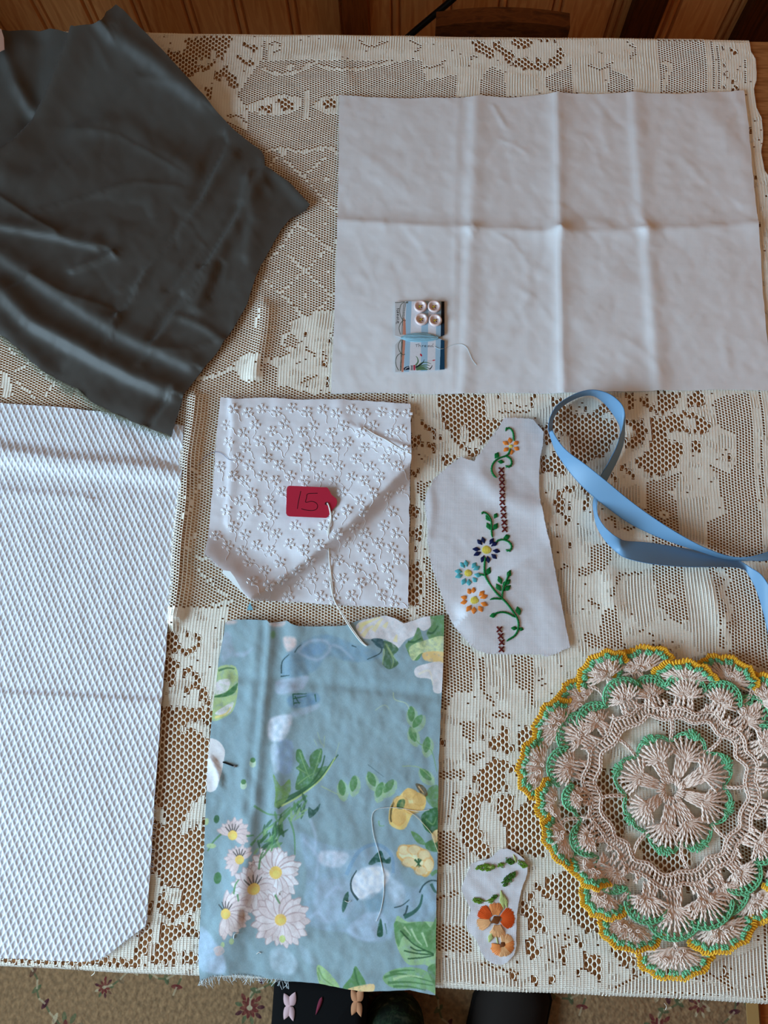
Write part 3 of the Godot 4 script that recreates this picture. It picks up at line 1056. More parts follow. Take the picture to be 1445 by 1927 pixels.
	O(SOLID, [920, 245, 46, 805, 350, 44, 960, 330, 30])
	O(NET, [925, 280, 16, 830, 370, 16])
	A(NET, [900, 370, 1000, 350, 1000, 440, 920, 440])
	A(NET, [480, 230, 600, 240, 630, 310, 590, 390, 460, 440, 470, 370, 560, 320, 510, 260])
	A(NET, [450, 540, 490, 530, 550, 590, 550, 620, 510, 620])
	A(NET, [380, 580, 420, 610, 420, 640, 370, 630])
	A(NET, [0, 440, 40, 450, 70, 520, 60, 580, 0, 580])
	A(FINE, [1070, 110, 1110, 60, 1330, 20, 1380, 830, 1150, 830, 1120, 600, 1050, 510, 1240, 480, 1230, 320, 1110, 270])
	A(SOLID, [1010, 330, 1060, 280, 1230, 310, 1240, 470, 1190, 570, 1030, 500])
	A(RIBS, [1100, 310, 1210, 330, 1200, 400, 1110, 400])
	O(NET, [1150, 470, 12, 1175, 468, 12])
	A(RIBS, [430, 690, 590, 660, 590, 790, 520, 790])
	A(FINE, [640, 650, 870, 560, 830, 670, 780, 700, 830, 750, 830, 830, 640, 830])
	A(RIBS, [860, 740, 1000, 730, 1000, 830, 850, 830])
	A(RIBS, [850, 590, 890, 590, 880, 700, 840, 700])
	O(NET, [980, 600, 12, 1000, 605, 10])
	S(FINE, 6, [1395, 0, 1410, 821])
	S(SOLID, 9, [1340, 0, 1350, 300, 1380, 600, 1395, 821])
	S(NET, 10, [20, 760, 60, 690, 140, 670, 220, 690, 250, 750, 200, 810])
	O(NET, [130, 770, 18, 120, 800, 16, 155, 800, 16])
	# stripes below the ribbon
	Z(1020, 940, 3.4)
	A(NET, [80, 10, 130, 5, 140, 60, 180, 130, 160, 160, 120, 110])
	A(FINE, [680, 0, 860, 0, 880, 280, 780, 260, 690, 210])
	O(SOLID, [780, 90, 14, 780, 120, 12, 760, 105, 12, 800, 105, 12])
	A(FINE, [710, 230, 900, 290, 910, 320, 700, 300])
	A(FINE, [715, 420, 905, 430, 935, 740, 880, 800, 830, 770, 740, 680])
	O(SOLID, [838, 605, 14, 838, 635, 12, 818, 620, 12, 858, 620, 12])
	A(FINE, [310, 300, 440, 290, 450, 400, 400, 460, 240, 500, 230, 430, 320, 440])
	A(FINE, [380, 740, 480, 690, 520, 960, 280, 960, 260, 850, 360, 880])
	A(FINE, [1050, 150, 1390, -10, 1445, 400, 1180, 370, 1060, 310])
	A(FINE, [1080, 430, 1300, 440, 1445, 700, 1500, 1088, 1150, 1030, 1100, 600])
	S(SOLID, 11, [1130, 450, 1190, 520, 1140, 600, 1190, 700, 1150, 820, 1190, 900, 1170, 1000])
	S(SOLID, 9, [1390, 0, 1430, 150, 1440, 300])
	A(RIBS, [95, 440, 200, 430, 230, 740, 140, 740])
	A(RIBS, [550, 500, 700, 480, 735, 740, 640, 840, 540, 700])
	A(RIBS, [920, 430, 1060, 440, 1120, 1000, 985, 980, 935, 800])
	A(RIBS, [870, 0, 1030, 0, 1050, 300, 880, 230])
	A(RIBS, [490, 60, 650, 60, 650, 160, 540, 150])
	S(FINE, 5, [90, 450, 160, 420])
	S(FINE, 5, [490, 480, 540, 490, 660, 480])
	S(FINE, 5, [620, 840, 720, 890])
	S(FINE, 5, [690, 940, 750, 950])
	S(FINE, 6, [300, 650, 340, 660, 380, 700])
	S(FINE, 6, [460, 630, 500, 490])
	O(NET, [455, 640, 14, 285, 265, 14, 180, 280, 12, 190, 370, 12, 790, 985, 22])
	S(FINE, 6, [400, 150, 460, 130, 480, 190])
	S(FINE, 5, [530, 200, 590, 195, 600, 170])
	# below the linen, left of the doily
	Z(830, 1200, 4.82)
	A(FINE, [-60, 0, 180, 10, 300, 110, 300, 200, 270, 420, 270, 480, 110, 470, 50, 640, -60, 640])
	A(RIBS, [400, 130, 640, 140, 640, 470, 560, 430, 560, 330, 430, 240])
	A(SOLID, [395, 250, 520, 250, 560, 360, 520, 480, 420, 440])
	A(RIBS, [410, 330, 470, 330, 480, 440, 420, 430])
	S(FINE, 8, [360, 170, 370, 330, 380, 480, 450, 570, 500, 610])
	A(FINE, [660, 150, 830, 160, 820, 600, 780, 460, 700, 460, 670, 420])
	A(NET, [500, 860, 570, 800, 610, 850, 610, 930, 650, 1050, 540, 1030, 500, 1000, 440, 960])
	O(NET, [385, 912, 26])
	A(NET, [680, 870, 780, 790, 840, 800, 840, 1000, 700, 1010])
	A(FINE, [170, 760, 320, 760, 310, 950, 240, 950, 180, 830])
	A(FINE, [230, 1050, 420, 1030, 270, 1150, 230, 1140])
	A(FINE, [-20, 1200, 220, 1190, 200, 1270, -20, 1270])
	O(NET, [250, 560, 14, 275, 575, 14, 300, 553, 14, 20, 835, 14, 10, 945, 16, 60, 945, 16, 715, 585, 16])
	S(FINE, 6, [450, 690, 540, 690, 620, 700])
	S(FINE, 6, [380, 760, 440, 780, 460, 830])
	A(NET, [280, 1270, 370, 1140, 510, 1090, 620, 1120, 680, 1220, 620, 1320, 580, 1380, 520, 1340, 430, 1330, 340, 1400])
	A(NET, [150, 1530, 220, 1430, 340, 1390, 430, 1330, 500, 1340, 460, 1420, 430, 1500, 380, 1440, 340, 1400, 330, 1480, 370, 1600, 320, 1620, 350, 1720, 400, 1927, 250, 1880, 160, 1730])
	A(NET, [500, 1480, 560, 1420, 640, 1430, 640, 1550, 720, 1560, 830, 1400, 900, 1300, 960, 1600, 960, 1927, 640, 1927, 620, 1760, 570, 1660])
	A(SOLID, [560, 1190, 700, 1190, 760, 1280, 650, 1330, 600, 1300])
	A(RIBS, [-30, 1290, 130, 1290, 70, 1680, -30, 1680])
	S(FINE, 6, [130, 1370, 100, 1480, 80, 1640])
	A(FINE, [-40, 1740, 110, 1740, 180, 1927, -40, 1927])
	Z(820, 1480, 4.818)
	A(NET, [200, 170, 270, 90, 400, 30, 550, 20, 480, 140, 400, 110, 390, 190, 430, 270, 370, 260, 420, 400, 520, 600, 480, 640, 390, 660, 340, 620, 250, 470, 200, 370])
	A(NET, [560, 120, 640, 80, 690, 120, 690, 200, 760, 200, 880, 170, 960, 350, 960, 520, 1040, 650, 900, 620, 830, 570, 820, 700, 670, 540, 680, 460, 660, 380, 610, 350, 600, 200])
	A(NET, [1030, 830, 1230, 720, 1310, 900, 1349, 1130, 1270, 1080, 1100, 960, 1080, 900])
	S(NET, 11, [890, 870, 960, 930, 1030, 1000, 1100, 1070, 1200, 1130])
	O(NET, [865, 970, 36])
	A(NET, [770, 990, 830, 1060, 900, 1110, 970, 1180, 1000, 1300, 890, 1290, 830, 1200, 770, 1080])
	A(NET, [830, 1390, 900, 1380, 930, 1540, 850, 1560, 820, 1470])
	A(NET, [1090, 1480, 1170, 1500, 1190, 1600, 1100, 1570])
	S(NET, 8, [1180, 1220, 1260, 1270, 1349, 1330])
	O(NET, [1265, 1375, 34, 1315, 1450, 34, 1250, 1690, 30])
	S(FINE, 6, [1070, 1370, 1130, 1350, 1200, 1390])
	S(FINE, 6, [1000, 1580, 1060, 1590])
	A(FINE, [0, 400, 180, 400, 300, 650, 200, 690, 0, 720])
	A(FINE, [0, 1240, 250, 1250, 340, 1380, 330, 1500, 0, 1490])
	A(RIBS, [0, 780, 260, 780, 230, 950, 0, 970])
	A(RIBS, [0, 1010, 230, 980, 310, 1080, 280, 1230, 0, 1230])
	A(RIBS, [0, 1560, 400, 1580, 500, 1640, 700, 1760, 0, 1760])
	S(FINE, 6, [0, 1010, 110, 990, 240, 930])
	S(FINE, 6, [400, 1590, 480, 1590, 590, 1640, 740, 1670])
	O(NET, [740, 1735, 14, 870, 1725, 13, 895, 1780, 15, 1040, 1750, 14, 1045, 1790, 13, 680, 1695, 13])
	# under and below the doily
	Z(960, 1540, 2.98)
	A(NET, [200, 330, 370, 300, 400, 430, 460, 560, 560, 640, 500, 700, 420, 640, 300, 560, 220, 420])
	A(SOLID, [230, 430, 330, 560, 480, 660, 560, 690, 500, 760, 300, 640])
	A(NET, [400, 780, 500, 770, 490, 900, 430, 890])
	A(NET, [560, 640, 640, 760, 700, 820, 600, 830, 540, 740])
	A(RIBS, [540, 940, 840, 880, 1000, 930, 1445, 960, 1445, 1000, 560, 985])
	A(RIBS, [1000, 850, 1445, 700, 1445, 940, 1000, 910])
	S(FINE, 5, [560, 950, 640, 930, 720, 880, 790, 840])
	S(FINE, 6, [1050, 820, 1100, 880, 1180, 900, 1250, 960])
	S(FINE, 6, [1090, 920, 1080, 830])
	S(FINE, 6, [1230, 830, 1220, 960])
	S(FINE, 5, [1280, 900, 1400, 860])
	S(FINE, 7, [1425, 600, 1435, 1020])
	O(NET, [690, 870, 14, 640, 890, 12, 880, 860, 14, 930, 850, 14, 1190, 850, 12])
	A(NET, [250, 0, 420, -300, 700, -200, 640, 100, 420, 200])
	A(NET, [700, 100, 1050, 50, 1000, 420, 760, 300])
	A(FINE, [1150, -100, 1445, -100, 1445, 400, 1200, 300])
	A(FINE, [700, -700, 1100, -800, 1400, -700, 1400, -300, 900, -420])
	# far edge
	Z(600, 0, 1.71)
	A(FINE, [0, 200, 330, 195, 350, 310, 0, 310])
	A(RIBS, [30, 115, 280, 115, 280, 165, 30, 165])
	S(SOLID, 7, [0, 215, 80, 230, 180, 215, 290, 190])
	A(SOLID, [-20, 165, 300, 160, 290, 185, -20, 200])
	S(FINE, 6, [130, 130, 170, 150, 230, 130])
	S(FINE, 6, [290, 130, 330, 150, 310, 170])
	A(FINE, [340, 260, 440, 235, 440, 310, 345, 310])
	S(FINE, 6, [300, 190, 350, 220, 410, 190])
	A(RIBS, [830, 190, 900, 175, 910, 300, 830, 300])
	A(RIBS, [960, 180, 1020, 170, 1025, 290, 1000, 240])
	A(FINE, [930, 220, 1010, 260, 1010, 300, 930, 300])
	S(FINE, 6, [870, 210, 900, 230, 950, 200])
	S(FINE, 6, [990, 140, 1020, 160, 1000, 190])
	A(RIBS, [1040, 110, 1080, 110, 1085, 300, 1040, 300])
	A(FINE, [1090, 115, 1240, 115, 1255, 300, 1095, 300])
	S(SOLID, 9, [1105, 200, 1130, 215, 1115, 250, 1110, 290])
	S(SOLID, 9, [1250, 120, 1260, 300])
	Z(880, 60, 7.225)
	A(NET, [70, 110, 200, 90, 240, 150, 330, 170, 340, 350, 240, 350, 130, 250, 80, 190])
	A(NET, [340, 150, 420, 110, 480, 190, 600, 260, 600, 350, 560, 430, 480, 350, 430, 280, 340, 240])
	A(NET, [560, 130, 700, 90, 910, 120, 800, 210, 600, 190])
	A(NET, [980, 100, 1200, 100, 1180, 140, 980, 140])
	A(NET, [580, 430, 620, 370, 780, 370, 860, 420, 930, 400, 970, 330, 990, 320, 970, 430, 1100, 420, 1190, 260, 1250, 200, 1290, 250, 1330, 330, 1280, 400, 1150, 480, 1000, 515, 800, 515, 680, 480])
	A(FINE, [160, 640, 280, 480, 330, 460, 490, 560, 510, 860, 180, 860])
	A(RIBS, [540, 560, 920, 600, 920, 760, 850, 760, 780, 840, 540, 860])
	A(FINE, [1040, 740, 1060, 610, 1300, 520, 1420, 400, 1440, 860, 1250, 860])
	A(RIBS, [0, 590, 80, 600, 80, 880, 0, 880])
	O(NET, [185, 510, 20, 120, 535, 14])
	S(FINE, 6, [20, 360, 80, 310, 120, 320])
	# scalloped border at the side
	Z(1300, 60, 4.82)
	A(SOLID, [150, 40, 900, 40, 900, 3400, 700, 3400, 480, 560, 150, 560])
	A(FINE, [-20, 60, 120, 60, 140, 540, -20, 540])
	S(FINE, 4, [185, 80, 210, 520])
	S(FINE, 4, [225, 120, 255, 510])
	O(NET, [283, 130, 18, 320, 130, 16, 355, 155, 16, 395, 180, 20, 330, 230, 14, 365, 250, 12, 290, 290, 18, 300, 380, 18, 355, 440, 14, 375, 430, 14, 400, 520, 14, 430, 495, 18, 460, 380, 17, 455, 270, 16, 305, 500, 16, 545, 780, 16, 555, 880, 18, 545, 940, 12, 590, 1320, 15, 600, 1420, 16, 630, 1750, 16, 655, 1850, 20])
	S(FINE, 5, [480, 230, 500, 330, 490, 440])

var lace_noise := FastNoiseLite.new()

func lace_height(x: float, z: float) -> float:
	return 0.0016 + folds(lace_folds, x, z) + 0.0005 * (lace_noise.get_noise_2d(x * 2500.0, z * 2500.0) + 0.4)

func tablecloth() -> void:
	lace_noise.seed = 8
	lace_noise.frequency = 0.02
	lace_folds = [
		ridge([372, 750, 365, 850, 350, 950, 340, 1060, 335, 1160], 0.0078, 0.0042, 0.009),
		ridge([500, 580, 492, 650, 480, 705], 0.0050, 0.006, 0.009),
		ridge([1150, 1090, 1160, 1150], 0.0018, 0.008, 0.008),
		ridge([1340, 1110, 1352, 1150, 1360, 1175], 0.0030, 0.009, 0.010),
		ridge([1040, 990, 1056, 1060], 0.002, 0.007, 0.010),
		ridge([640, 100, 655, 160], 0.0015, 0.008, 0.008),
		ridge([760, 870, 775, 900], 0.002, 0.006, 0.006),
	]
	lace_pattern()
	for c in covers:
		for p in Geometry2D.offset_polygon(c, -0.010): lfill(p, 0)
	var cover_map := lmap
	# scalloped edge at the side: x as a function of z
	var edge := crop(0, 0, 1, [1405, 60, 1408, 75, 1410, 95, 1419, 108, 1423, 135, 1424, 150, 1420, 165, 1424, 200, 1432, 220, 1436, 245, 1436, 265, 1433, 285, 1438, 320, 1446, 335, 1450, 360, 1450, 390, 1446, 410, 1452, 440, 1462, 470, 1466, 520, 1462, 540, 1470, 600, 1482, 640, 1484, 700, 1496, 780, 1502, 900, 1520, 1100, 1545, 1400, 1570, 1700, 1580, 1927])
	var bx := 0.0032; var bz := 0.0052
	var fx := 0.0026; var fz := 0.00255
	var mbs := [null, MB.new(), MB.new(), MB.new(), MB.new()]
	var jx := FastNoiseLite.new(); jx.seed = 31; jx.frequency = 0.9
	var blots := FastNoiseLite.new(); blots.seed = 5; blots.frequency = 0.045
	var cls_at := func(x: float, z: float) -> int:
		var i := int((x - lx0) * 1000.0); var j := int((z - lz0) * 1000.0)
		if i < 0 or j < 0 or i >= lw or j >= lh: return 0
		return cover_map[j * lw + i]
	var edge_x := func(z: float) -> float:
		for k in edge.size() - 1:
			if z < edge[k + 1].y:
				return lerp(edge[k].x, edge[k + 1].x, clampf((z - edge[k].y) / (edge[k + 1].y - edge[k].y), 0, 1))
		return 9.0
	# rows of sag and sway; the cloth falls over both long edges of the table
	var surf := PackedFloat32Array()
	var gs := 0.004
	var gw := int(lw * 0.001 / gs) + 3
	var gh := int(lh * 0.001 / gs) + 3
	surf.resize(gw * gh)
	for j in gh:
		for i in gw: surf[j * gw + i] = lace_height(lx0 + i * gs, lz0 + j * gs)
	var place := func(x: float, z: float, y: float) -> Vector3:
		if x > 0.28: x = minf(x, edge_x.call(z))
		var sx := x + 0.0009 * sin(z * 31.0 + x * 9.0) + 0.0006 * sin(z * 83.0 + x * 27.0)
		var sz := z + 0.0012 * sin(x * 24.0) + 0.0006 * sin(x * 67.0 + z * 12.0)
		var u: float = clamp((x - lx0) / gs, 0.0, gw - 2.0); var w: float = clamp((z - lz0) / gs, 0.0, gh - 2.0)
		var i := int(u); var j := int(w)
		u -= i; w -= j
		var k := j * gw + i
		var h: float = lerp(lerp(surf[k], surf[k + 1], u), lerp(surf[k + gw], surf[k + gw + 1], u), w)
		var over := maxf(z - NEAR_Z, FAR_Z - z)
		if over > -0.004:      # round the table edge, then hang
			var s := 1.0 if z > 0.0 else -1.0
			var e := over + 0.004
			var a := minf(e / 0.005, PI / 2)
			var base := (NEAR_Z if s > 0 else FAR_Z) - s * 0.004
			var out_z := base + s * (sin(a) * (0.005 + y))
			return Vector3(sx, TABLE_Y + 0.0012 - 0.005 + cos(a) * (0.005 + y) - maxf(e - 0.005 * PI / 2, 0.0), out_z + (sz - z) * 0.3)
		return Vector3(sx, TABLE_Y + h + y, sz)
	# open hexagon net
	var c0 := int(floor(lx0 / bx)); var c1 := int(ceil((lx0 + lw * 0.001) / bx))
	var r0 := int(floor(lz0 / bz)); var r1 := int(ceil((lz0 + lh * 0.001) / bz))
	var net: MB = mbs[NET]
	var hexv := [Vector2(0.0010667, -0.5), Vector2(0.0010667 * 1.5, -0.25), Vector2(0.0021333, 0), Vector2(0.0010667 * 1.5, 0.25), Vector2(0.0010667, 0.5), Vector2(0, 0.5), Vector2(-0.0010667, 0.5), Vector2(-0.0010667 * 1.5, 0.25), Vector2(-0.0021333, 0), Vector2(-0.0010667 * 1.5, -0.25), Vector2(-0.0010667, -0.5), Vector2(0, -0.5)]
	for c in range(c0, c1):
		for r in range(r0, r1):
			var x := c * bx; var z := (r + (0.5 if c % 2 else 0.0)) * bz
			if cls_at.call(x, z) != NET or x > edge_x.call(z): continue
			var k := net.v.size()
			var rx := 0.00148 * (1.0 + 0.10 * jx.get_noise_2d(c * 3.1, r * 3.7)); var rz := 0.00205 * (1.0 + 0.10 * jx.get_noise_2d(r * 2.3, c * 5.1))
			for q in hexv:
				net.v.append(place.call(x + q.x, z + q.y * bz, 0.00012))
			for i in 12:
				var q: Vector2 = hexv[i]
				var a := atan2(q.y * bz / rz, q.x / rx)
				net.v.append(place.call(x + cos(a) * rx, z + sin(a) * rz, -0.0003))
			for i in 12: net.quad_i(k + i, k + (i + 1) % 12, k + 12 + (i + 1) % 12, k + 12 + i)
	# woven parts
	c0 = int(floor(lx0 / fx)); c1 = int(ceil((lx0 + lw * 0.001) / fx))
	r0 = int(floor(lz0 / fz)); r1 = int(ceil((lz0 + lh * 0.001) / fz))
	for c in range(c0, c1):
		for r in range(r0, r1):
			var x := c * fx; var z := (r + (0.5 if c % 2 else 0.0)) * fz
			var cls: int = cls_at.call(x, z)
			if cls == 0: continue
			# left to the open net where its cell owns this spot
			var bc := int(round(x / bx))
			var off := 0.5 if bc % 2 else 0.0
			var br := int(round(z / bz - off))
			if cls_at.call(bc * bx, (br + off) * bz) == NET: continue
			if x > edge_x.call(z) + fx * 0.5: continue
			if cls == NET: cls = SOLID
			if cls == SOLID and blots.get_noise_2d(x * 1000.0, z * 1000.0) > 0.30: cls = RIBS
			if cls == SOLID and jx.get_noise_2d(c * 7.7, r * 9.1) > 0.60: cls = FINE
			var mb: MB = mbs[cls]
			var k := mb.v.size()
			var a := fx * 0.5; var b := fz * 0.5
			if cls == FINE:
				var hx := fx * (0.365 + 0.03 * jx.get_noise_2d(c * 2.1, r * 1.7)); var hz := fz * (0.32 + 0.04 * jx.get_noise_2d(r * 2.9, c * 1.3))
				var sl := fz * 0.07
				for q in [[-a, -b, 0.0002], [a, -b, 0.0002], [a, b, 0.0002], [-a, b, 0.0002], [-hx, -hz - sl, -0.0003], [hx, -hz + sl, -0.0003], [hx, hz + sl, -0.0003], [-hx, hz - sl, -0.0003]]:
					mb.v.append(place.call(x + q[0], z + q[1], q[2]))
				for i in 4: mb.quad_i(k + i, k + (i + 1) % 4, k + 4 + (i + 1) % 4, k + 4 + i)
			else:
				# upright threads on both sides, cross threads between them; open slits show the table
				var solid := cls == SOLID
				var in_x := a * (0.78 if solid else 0.64)
				for s in [-1.0, 1.0]:
					k = mb.v.size()
					var crest := 0.00012 if solid else 0.00035
					for q in [[s * a, -b, crest], [s * in_x, -b, 0.0], [s * in_x, b, 0.0], [s * a, b, crest]]: mb.v.append(place.call(x + q[0], z + q[1], q[2]))
					if s > 0: mb.quad_i(k + 1, k, k + 3, k + 2)
					else: mb.quad_i(k, k + 1, k + 2, k + 3)
				var n := 2 if solid else 3
				var jit := jx.get_noise_2d(c * 3.3, r * 2.9)
				for t in n:
					var z0 := -b + fz * t / n
					var z1 := z0 + fz / n * ((0.95 + 0.05 * jit) if solid else 0.66)
					if solid and jit > 0.50 and t == 0: continue
					k = mb.v.size()
					for q in [[-in_x, z0, 0.0], [in_x, z0, 0.0], [in_x, (z0 + z1) / 2, -0.00002], [-in_x, (z0 + z1) / 2, -0.00002], [in_x, z1, -0.00022], [-in_x, z1, -0.00022]]: mb.v.append(place.call(x + q[0], z + q[1], q[2] - 0.0001))
					mb.quad_i(k, k + 1, k + 2, k + 3)
					mb.quad_i(k + 3, k + 2, k + 4, k + 5)
	var root := thing("lace_tablecloth", "cream lace tablecloth with flowers and scrolls covering the table", "tablecloth", Vector3(0, TABLE_Y, 0))
	var cream := mat("lace_thread", rgb(250, 241, 226), 0.9, {"backlight_enabled": true, "backlight": Color(0.12, 0.11, 0.1)})
	for q in [[NET, "hexagon_net"], [FINE, "fine_net"], [SOLID, "woven_motif"], [RIBS, "ribbed_weave"]]:
		var o := MeshInstance3D.new()
		o.mesh = (mbs[q[0]] as MB).mesh(root.position, false)
		o.material_override = cream
		o.name = q[1]
		o.set_meta("kind", "stuff")
		root.add_child(o, true)
	# loose ends of thread along the near hem
	var mb := MB.new()
	for q in [[176, 1818, 178, 1830, 172, 1836], [1250, 1888, 1254, 1894, 1252, 1900]]:
		mb.tube(spline(PackedVector3Array([T(q[0], q[1], 0.002), T(q[2], q[3], -0.003), T(q[4], q[5], -0.006)]), 4), 0.0002, 4)
	put("thread_end", mb, cream, root, root.position)

# ---------------------------------------------------------------- cloths lying on the table
func centre(p: PackedVector2Array, h: float) -> Vector3:
	var c := Vector2.ZERO
	for q in p: c += q
	c /= p.size()
	return Vector3(c.x, TABLE_Y + h, c.y)

func fringe(mb: MB, a: Vector3, b: Vector3, outward: Vector3, count: int, length: float, r: float, sd: int) -> void:
	var g := RandomNumberGenerator.new()
	g.seed = sd
	for k in count:
		var p := a.lerp(b, (k + g.randf()) / count)
		var d := (outward + (b - a).normalized() * g.randf_range(-0.9, 0.9)).normalized()
		var l := length * g.randf_range(0.35, 1.0)
		mb.tube(PackedVector3Array([p - d * 0.001, p + d * l * 0.5 + Vector3(0, g.randf_range(-0.2, 0.3) * l, 0), p + d * l + Vector3(g.randf_range(-0.3, 0.3) * l, -0.25 * l, g.randf_range(-0.3, 0.3) * l)]), r, 3, false)

func linen_bump(called: String, c: Color, scale: float, depth: float, rough := 0.9, threads := 48, sd := 2, slub := 0.55, tone := 0.74) -> StandardMaterial3D:
	if mats.has(called): return mats[called]
	var m := mat(called, c, rough)
	m.heightmap_enabled = true
	m.heightmap_texture = weave_image(256, threads, slub, sd)
	m.albedo_texture = weave_image(256, threads, slub, sd, tone)
	m.heightmap_scale = depth
	m.uv1_scale = Vector3(scale, scale, 1)
	m.metallic_specular = 0.2
	return m

var crumple := FastNoiseLite.new()

# many short, faint wrinkles at random
func wrinkles(R: Array, n: int, x0: float, x1: float, y0: float, y1: float, amp: float, w: float, sd: int) -> void:
	var g := RandomNumberGenerator.new()
	g.seed = sd
	for k in n:
		var c := Vector2(g.randf_range(x0, x1), g.randf_range(y0, y1))
		var a := g.randf_range(0.3, 2.6)
		var d := Vector2(cos(a), sin(a)) * g.randf_range(12, 48)
		var b := d.orthogonal() * g.randf_range(-0.25, 0.25)
		R.append(ridge([c.x - d.x, c.y - d.y, c.x + b.x, c.y + b.y, c.x + d.x, c.y + d.y], amp * g.randf_range(-0.7, 1.0), w * g.randf_range(0.5, 1.6), w * g.randf_range(0.5, 1.6)))


func grey_satin() -> void:
	var R := [
		ridge([214, 40, 160, 130, 100, 210, 40, 280, -10, 312], 0.012, 0.016, 0.005),
		ridge([196, 92, 240, 118, 300, 150, 384, 206], 0.005, 0.010, 0.007),
		ridge([200, 95, 215, 101, 232, 120], 0.003, 0.002, 0.004, true),
		ridge([0, 545, 66, 610, 166, 664, 249, 709, 324, 741], 0.0075, 0.012, 0.007),
		ridge([0, 477, 83, 535, 145, 576, 233, 630, 361, 689], 0.0045, 0.012, 0.007),
		ridge([-10, 425, 104, 446, 187, 468], 0.004, 0.010, 0.004),
		ridge([140, 512, 180, 497, 216, 481], 0.003, 0.006, 0.003),
		ridge([212, 478, 222, 486], 0.002, 0.003, 0.003, true),
		ridge([420, 270, 372, 385, 361, 400, 320, 455, 270, 512, 228, 583], -0.0055, 0.0035, 0.009),
		ridge([376, 385, 326, 452, 276, 508, 232, 590, 210, 640], 0.0026, 0.002, 0.006, true),
		ridge([470, 340, 452, 400, 404, 478, 360, 560], 0.0022, 0.002, 0.006, true),
		ridge([0, 372, 60, 410, 110, 440], 0.0026, 0.003, 0.006, true),
		ridge([150, 250, 230, 262, 330, 318], 0.0016, 0.003, 0.008, true),
		ridge([60, 400, 160, 372, 250, 345, 330, 352], 0.0016, 0.003, 0.008, true),
		ridge([200, 230, 270, 170, 330, 180], 0.0014, 0.003, 0.008, true),
		ridge([60, 520, 130, 560, 220, 585], 0.0018, 0.003, 0.006, true),
		ridge([300, 660, 360, 660, 420, 640], 0.0018, 0.003, 0.006, true),
		ridge([380, 590, 430, 560, 480, 520], 0.0018, 0.003, 0.006, true),
		ridge([440, 300, 400, 350, 350, 415, 300, 470, 255, 540], 0.0035, 0.006, 0.010),
		ridge([452, 392, 430, 430, 399, 475, 386, 497], -0.0045, 0.003, 0.006),
		ridge([500, 330, 470, 380, 430, 450, 395, 520, 370, 580], 0.0035, 0.006, 0.008),
		ridge([418, 500, 410, 530, 402, 556], -0.0030, 0.003, 0.004),
		ridge([375, 470, 340, 520, 316, 545], -0.0025, 0.003, 0.005),
		ridge([340, 560, 310, 600, 290, 640], -0.0025, 0.004, 0.005),
		ridge([330, 600, 300, 640, 270, 690], 0.002, 0.004, 0.005),
		ridge([470, 340, 480, 420, 465, 480], 0.003, 0.010, 0.006),
		ridge([500, 312, 540, 345, 575, 382], 0.003, 0.008, 0.006),
		ridge([320, 742, 300, 775, 285, 800], -0.003, 0.003, 0.005),
		ridge([345, 600, 390, 620, 415, 640], 0.002, 0.005, 0.004),
		ridge([100, 120, 80, 180, 60, 230], -0.006, 0.012, 0.012),
		ridge([20, 90, 45, 180, 65, 215], 0.006, 0.008, 0.006),
		ridge([250, 100, 265, 80, 270, 60], 0.003, 0.010, 0.006),
		ridge([-10, 330, 60, 345, 140, 320, 200, 250], 0.003, 0.014, 0.016),
		ridge([0, 610, 40, 655, 80, 690], 0.003, 0.010, 0.008),
		ridge([150, 250, 240, 240, 300, 280, 370, 330], 0.003, 0.012, 0.012),
		ridge([60, 400, 160, 380, 260, 400], -0.002, 0.010, 0.014),
		ridge([190, 770, 250, 785, 330, 815], 0.0050, 0.022, 0.022),
	]
	wrinkles(R, 70, 0, 520, 120, 740, 0.0009, 0.0045, 43)
	var hf := func(x: float, z: float) -> float:
		var rise: float = smoothstep(-0.50, -0.64, z) * 0.036
		return maxf(0.0042, 0.0046 + rise + folds(R, x, z) + 0.0010 * (crumple.get_noise_2d(x * 260.0 + z * 140.0, z * 260.0 - x * 200.0) + crumple.get_noise_2d((x * 0.75 + z * 0.66) * 700.0, (z * 0.75 - x * 0.66) * 160.0)) + 0.0010)
	var p := lay([-70, 60, 0, 55, 60, 54, 95, 53, 140, 51, 175, 48, 190, 38, 200, 22, 218, 8, 240, 26, 300, 88, 350, 142, 400, 200, 440, 244, 470, 268, 492, 284, 498, 296, 498, 312, 520, 326, 548, 346, 583, 385, 572, 398, 545, 412, 530, 430, 512, 462, 490, 500, 472, 548, 465, 572, 440, 616, 428, 634, 400, 674, 372, 708, 345, 741, 340, 762, 334, 782, 322, 822, 300, 814, 270, 802, 240, 790, 215, 779, 190, 767, 165, 752, 145, 733, 120, 722, 92, 706, 55, 678, 28, 652, 0, 630, -70, 590], hf)
	covers.append(p)
	var at := centre(p, 0)
	var t := thing("grey_satin_fabric", "large crumpled charcoal grey satin fabric with a frayed edge", "fabric", at)
	var m := mat("charcoal_satin", rgb(72, 68, 63), 0.56, {"metallic_specular": 0.45, "rim_enabled": true, "rim": 0.3, "rim_tint": 0.6, "anisotropy_enabled": true, "anisotropy": 0.3})
	m.heightmap_enabled = true
	m.heightmap_texture = weave_image(128, 48, 0.6, 12)
	m.heightmap_scale = 0.004
	m.uv1_scale = Vector3(55, 55, 1)
	put("cloth", cloth_mesh(p, 0.0025, hf, 0.0004), m, t, at)
	# frayed selvedge along the near edge
	var mb := MB.new()
	var e := [[0, 630, 28, 652], [28, 652, 55, 678], [55, 678, 92, 706], [92, 706, 120, 722], [120, 722, 145, 733], [145, 733, 165, 752], [165, 752, 190, 767], [190, 767, 215, 779], [215, 779, 240, 790], [240, 790, 270, 802], [270, 802, 300, 814], [300, 814, 322, 822]]
